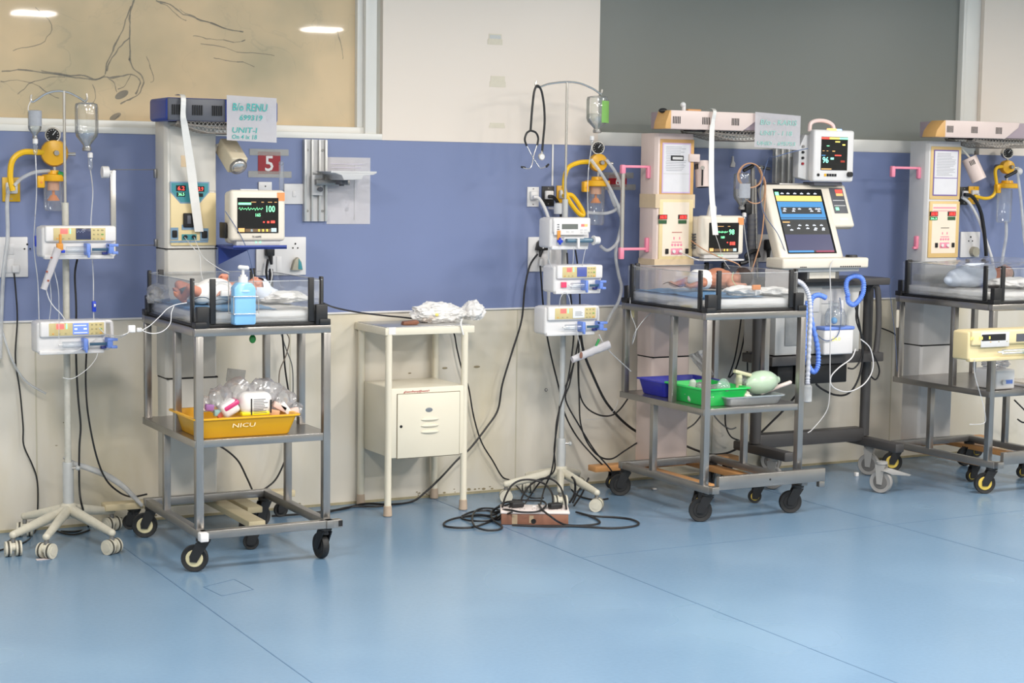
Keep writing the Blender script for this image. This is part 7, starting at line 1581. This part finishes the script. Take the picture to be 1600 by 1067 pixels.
cable('thick black cable slanting from the middle stand behind the taped warmer', pp(-.10, (906, 510), (912, 550), (928, 590), (945, 625), (965, 650), (985, 668), (1005, 680)), .007)
cable('black cable dropping to the middle trolley wheel', pp(-.30, (898, 560), (890, 600), (884, 625), (905, 665), (930, 705), (955, 735), (966, 760)), .0042)
for k, (lab, pts) in enumerate((('leftmost black cable behind the middle trolley', ((1160, 480), (1155, 520), (1148, 560), (1138, 590))), ('middle black cable behind the middle trolley', ((1166, 480), (1162, 530), (1150, 575), (1140, 590))), ('straight black cable behind the middle trolley', ((1167, 470), (1167, 520), (1168, 580))),
     ('black cable loop under the shelf of the middle trolley', ((1133, 640), (1134, 665), (1142, 682), (1155, 688))), ('grey cable curving under the shelf of the middle trolley', ((1113, 645), (1125, 660), (1140, 670), (1150, 668))), ('dark cable slanting from the taped warmer to the middle trolley post', ((1070, 672), (1085, 662), (1096, 648), (1100, 638))),
     ('thick black cable low behind the middle trolley', ((1070, 696), (1090, 704), (1110, 710), (1135, 708), (1158, 698))), ('black cable slanting under the ventilator power box', ((1250, 610), (1225, 640), (1205, 660), (1180, 685))), ('dark cable on the wall left of the rightmost trolley', ((1370, 510), (1395, 520), (1405, 530))), ('black cable behind the back post of the rightmost trolley', ((1413, 470), (1418, 500), (1423, 530))))):
    cable(lab, pp(-.10 if k < 7 else (-.18 if k == 7 else -.04), *pts), .006 if k in (6, 7) else .0042, CABLE if k != 4 else mat('grey_wire', srgb(110, 112, 112), .5))
cable('black cable loop behind the rightmost trolley at the photo edge', pp(-.15, (1585, 625), (1600, 640), (1610, 650), (1600, 660), (1590, 655)), .005)

# extension board with its coils
q00, q10, q11, q01 = atz(783, 820), atz(888, 821), atz(893, 792, .055), atz(793, 790, .055)
t = thing('extension_board', 'brown wooden extension board with a white socket top lying on the floor', 'extension board', ((q00.x+q10.x)/2, q00.y, 0))
dx = (q10-q00); Lb = dx.length; an_ = math.atan2(dx.y, dx.x); WDm = mat('brown_board_wood', srgb(140, 96, 76), .55, 0, .25, 14)
def RM(b): b.M = Matrix.Translation(q00) @ Matrix.Rotation(an_, 4, 'Z'); return b
part('box', t, lambda b: RM(b).box(0, 0, .001, Lb, .17, .052, WDm, .003))
part('socket_plate', t, lambda b: RM(b).box(-.004, -.003, .052, Lb+.006, .173, .064, mat('pinkish_white_plate', srgb(226, 214, 210), .4), .004))
def hl(b):
    RM(b)
    for k in range(5):
        x = .04+k*(Lb-.08)/4
        for (ox, oy) in ((0, .016), (-.010, -.008), (.010, -.008)): b.cyl((x+ox, .065+oy, .0635), (x+ox, .065+oy, .0648), .0032, SLOT, seg=8)
        b.box(x-.009, .115, .0635, x+.009, .14, .067, WHITEP, .002)
part('socket_holes', t, hl)
part('paint_stain', t, lambda b: [RM(b).box(.05, -.0006, .004, .075, .001, .05, mat('pale_stain', srgb(180, 158, 130), .7)), b.box(.13, -.0006, .01, .15, .001, .045, mat('pale_stain', srgb(180, 158, 130), .7))])
part('cable_knockout', t, lambda b: RM(b).cyl((.15, -.001, .018), (.15, .001, .018), .012, SLOT))
for k, (px, py) in enumerate(((808, 792), (868, 794))):
    q = atz(px, py, .066); t_ = thing('power_plug', ('left', 'right')[k]+' black plug lying in the top of the extension board', 'plug', q)
    part('body', t_, lambda b: b.box(q.x-.035, q.y-.02, .065, q.x+.03, q.y+.02, .092, BLACKP, .008))
def flo(lab, l, r=.0048, lift=None, name='cable', closed=False):
    P = []
    for i, p in enumerate(l):
        z = p[2] if len(p) > 2 else .006
        P.append(atz(p[0], p[1], z))
    b = MB(); b.tube(P, r, CABLE, seg=8, closed=closed); return tag(b.build(name), lab, 'cable')
flo('black cable coiled in wide flat loops left of the extension board', [(800, 800, .07), (785, 806, .03), (778, 812), (760, 806), (735, 806), (710, 810), (694, 817), (700, 823), (735, 824), (765, 815), (782, 805, .012), (780, 797, .012), (760, 794, .012), (745, 797, .014), (738, 808, .014), (742, 822, .014), (760, 828, .008), (780, 827), (784, 822), (770, 812, .012), (768, 800, .02), (778, 792, .04), (790, 785, .08), (810, 782, .09)])
flo('black cable in small loops beside the extension board', [(722, 806), (740, 799), (765, 798), (776, 806, .012), (765, 813, .012), (745, 814, .012), (728, 812), (722, 808), (745, 804, .015), (768, 805, .018), (785, 798, .04), (800, 790, .075)], .0045)
flo('black cable arching over the back of the extension board', [(785, 792, .07), (790, 775, .10), (800, 758, .14), (815, 750, .16), (835, 750, .16), (852, 757, .14), (862, 770, .12), (864, 785, .09)])
flo('second black cable arching over the extension board to the right', [(812, 786, .08), (822, 765, .12), (840, 750, .15), (860, 748, .16), (875, 760, .13), (882, 780, .09), (885, 795, .07)])
flo('black cable slung across the top of the extension board', [(795, 788, .075), (775, 794, .05), (773, 800, .03), (790, 796, .068), (815, 800, .070), (840, 799, .070), (853, 790, .075), (848, 783, .08), (830, 782, .085), (800, 781, .085)])
flo('black cable running over the extension board front into a long loop at right', [(842, 788, .072), (848, 797, .070), (862, 808, .066), (872, 815, .03), (885, 820, .008), (910, 821), (935, 818), (934, 812), (915, 804), (900, 800, .01), (925, 806), (960, 808), (985, 811), (998, 817), (990, 822), (955, 825), (900, 822), (850, 822, .006), (800, 820)])
flo('black cable wound between the castors of the middle stand', [(895, 785, .03), (905, 765, .06), (917, 752, .10), (919, 748, .11), (910, 770, .05), (897, 790, .02)], .0045)
flo('thick plug lead standing by the right legs of the middle stand', [(893, 745, .14), (898, 752, .12), (898, 770, .06), (890, 785, .03)], .0055)
flo('black cable on the floor between the stand castor and the trolley', [(893, 765, .03), (905, 775), (930, 781), (950, 779)], .0045)
flo('black cable lying along the wall foot left of the cabinet', [(480, 801), (510, 800), (540, 793), (560, 791), (590, 791), (607, 788)], .0045)
# small bits on the floor
b = MB(); q = atz(1022, 765); b.box(q.x-.012, q.y-.01, 0, q.x+.012, q.y+.01, .008, WHITEP, .003); tag(b.build('litter_scrap'), 'small white scrap on the floor under the middle trolley', 'litter')
b = MB(); q = atz(1338, 744); b.box(q.x-.01, q.y-.01, 0, q.x+.01, q.y+.01, .022, WHITEP, .003); tag(b.build('litter_scrap'), 'small white scrap on the floor left of the ventilator castors', 'litter')
b = MB(); q = atz(68, 874); b.box(q.x-.03, q.y-.012, 0, q.x+.03, q.y+.012, .003, mat('pinkish_scrap', srgb(200, 190, 190), .6), .001); tag(b.build('litter_scrap'), 'pale flat scrap under the front castor of the left drip stand', 'litter')
# clear plastic sheet leaning on the middle trolley shelf
b = MB(); P_ = [at(1075, 555, -.72), at(1100, 545, -.55), at(1116, 585, -.55), at(1105, 592, -.72)]
b.grid(lambda u, v: tuple((P_[0].lerp(P_[1], u)).lerp(P_[3].lerp(P_[2], u), v)+Vector((0, .01, 0))*frac((u*2, v*2, 3), 2)), 12, 12, BAGC, 0); tag(b.build('plastic_bag'), 'clear plastic pouch standing behind the green basket', 'plastic bag')
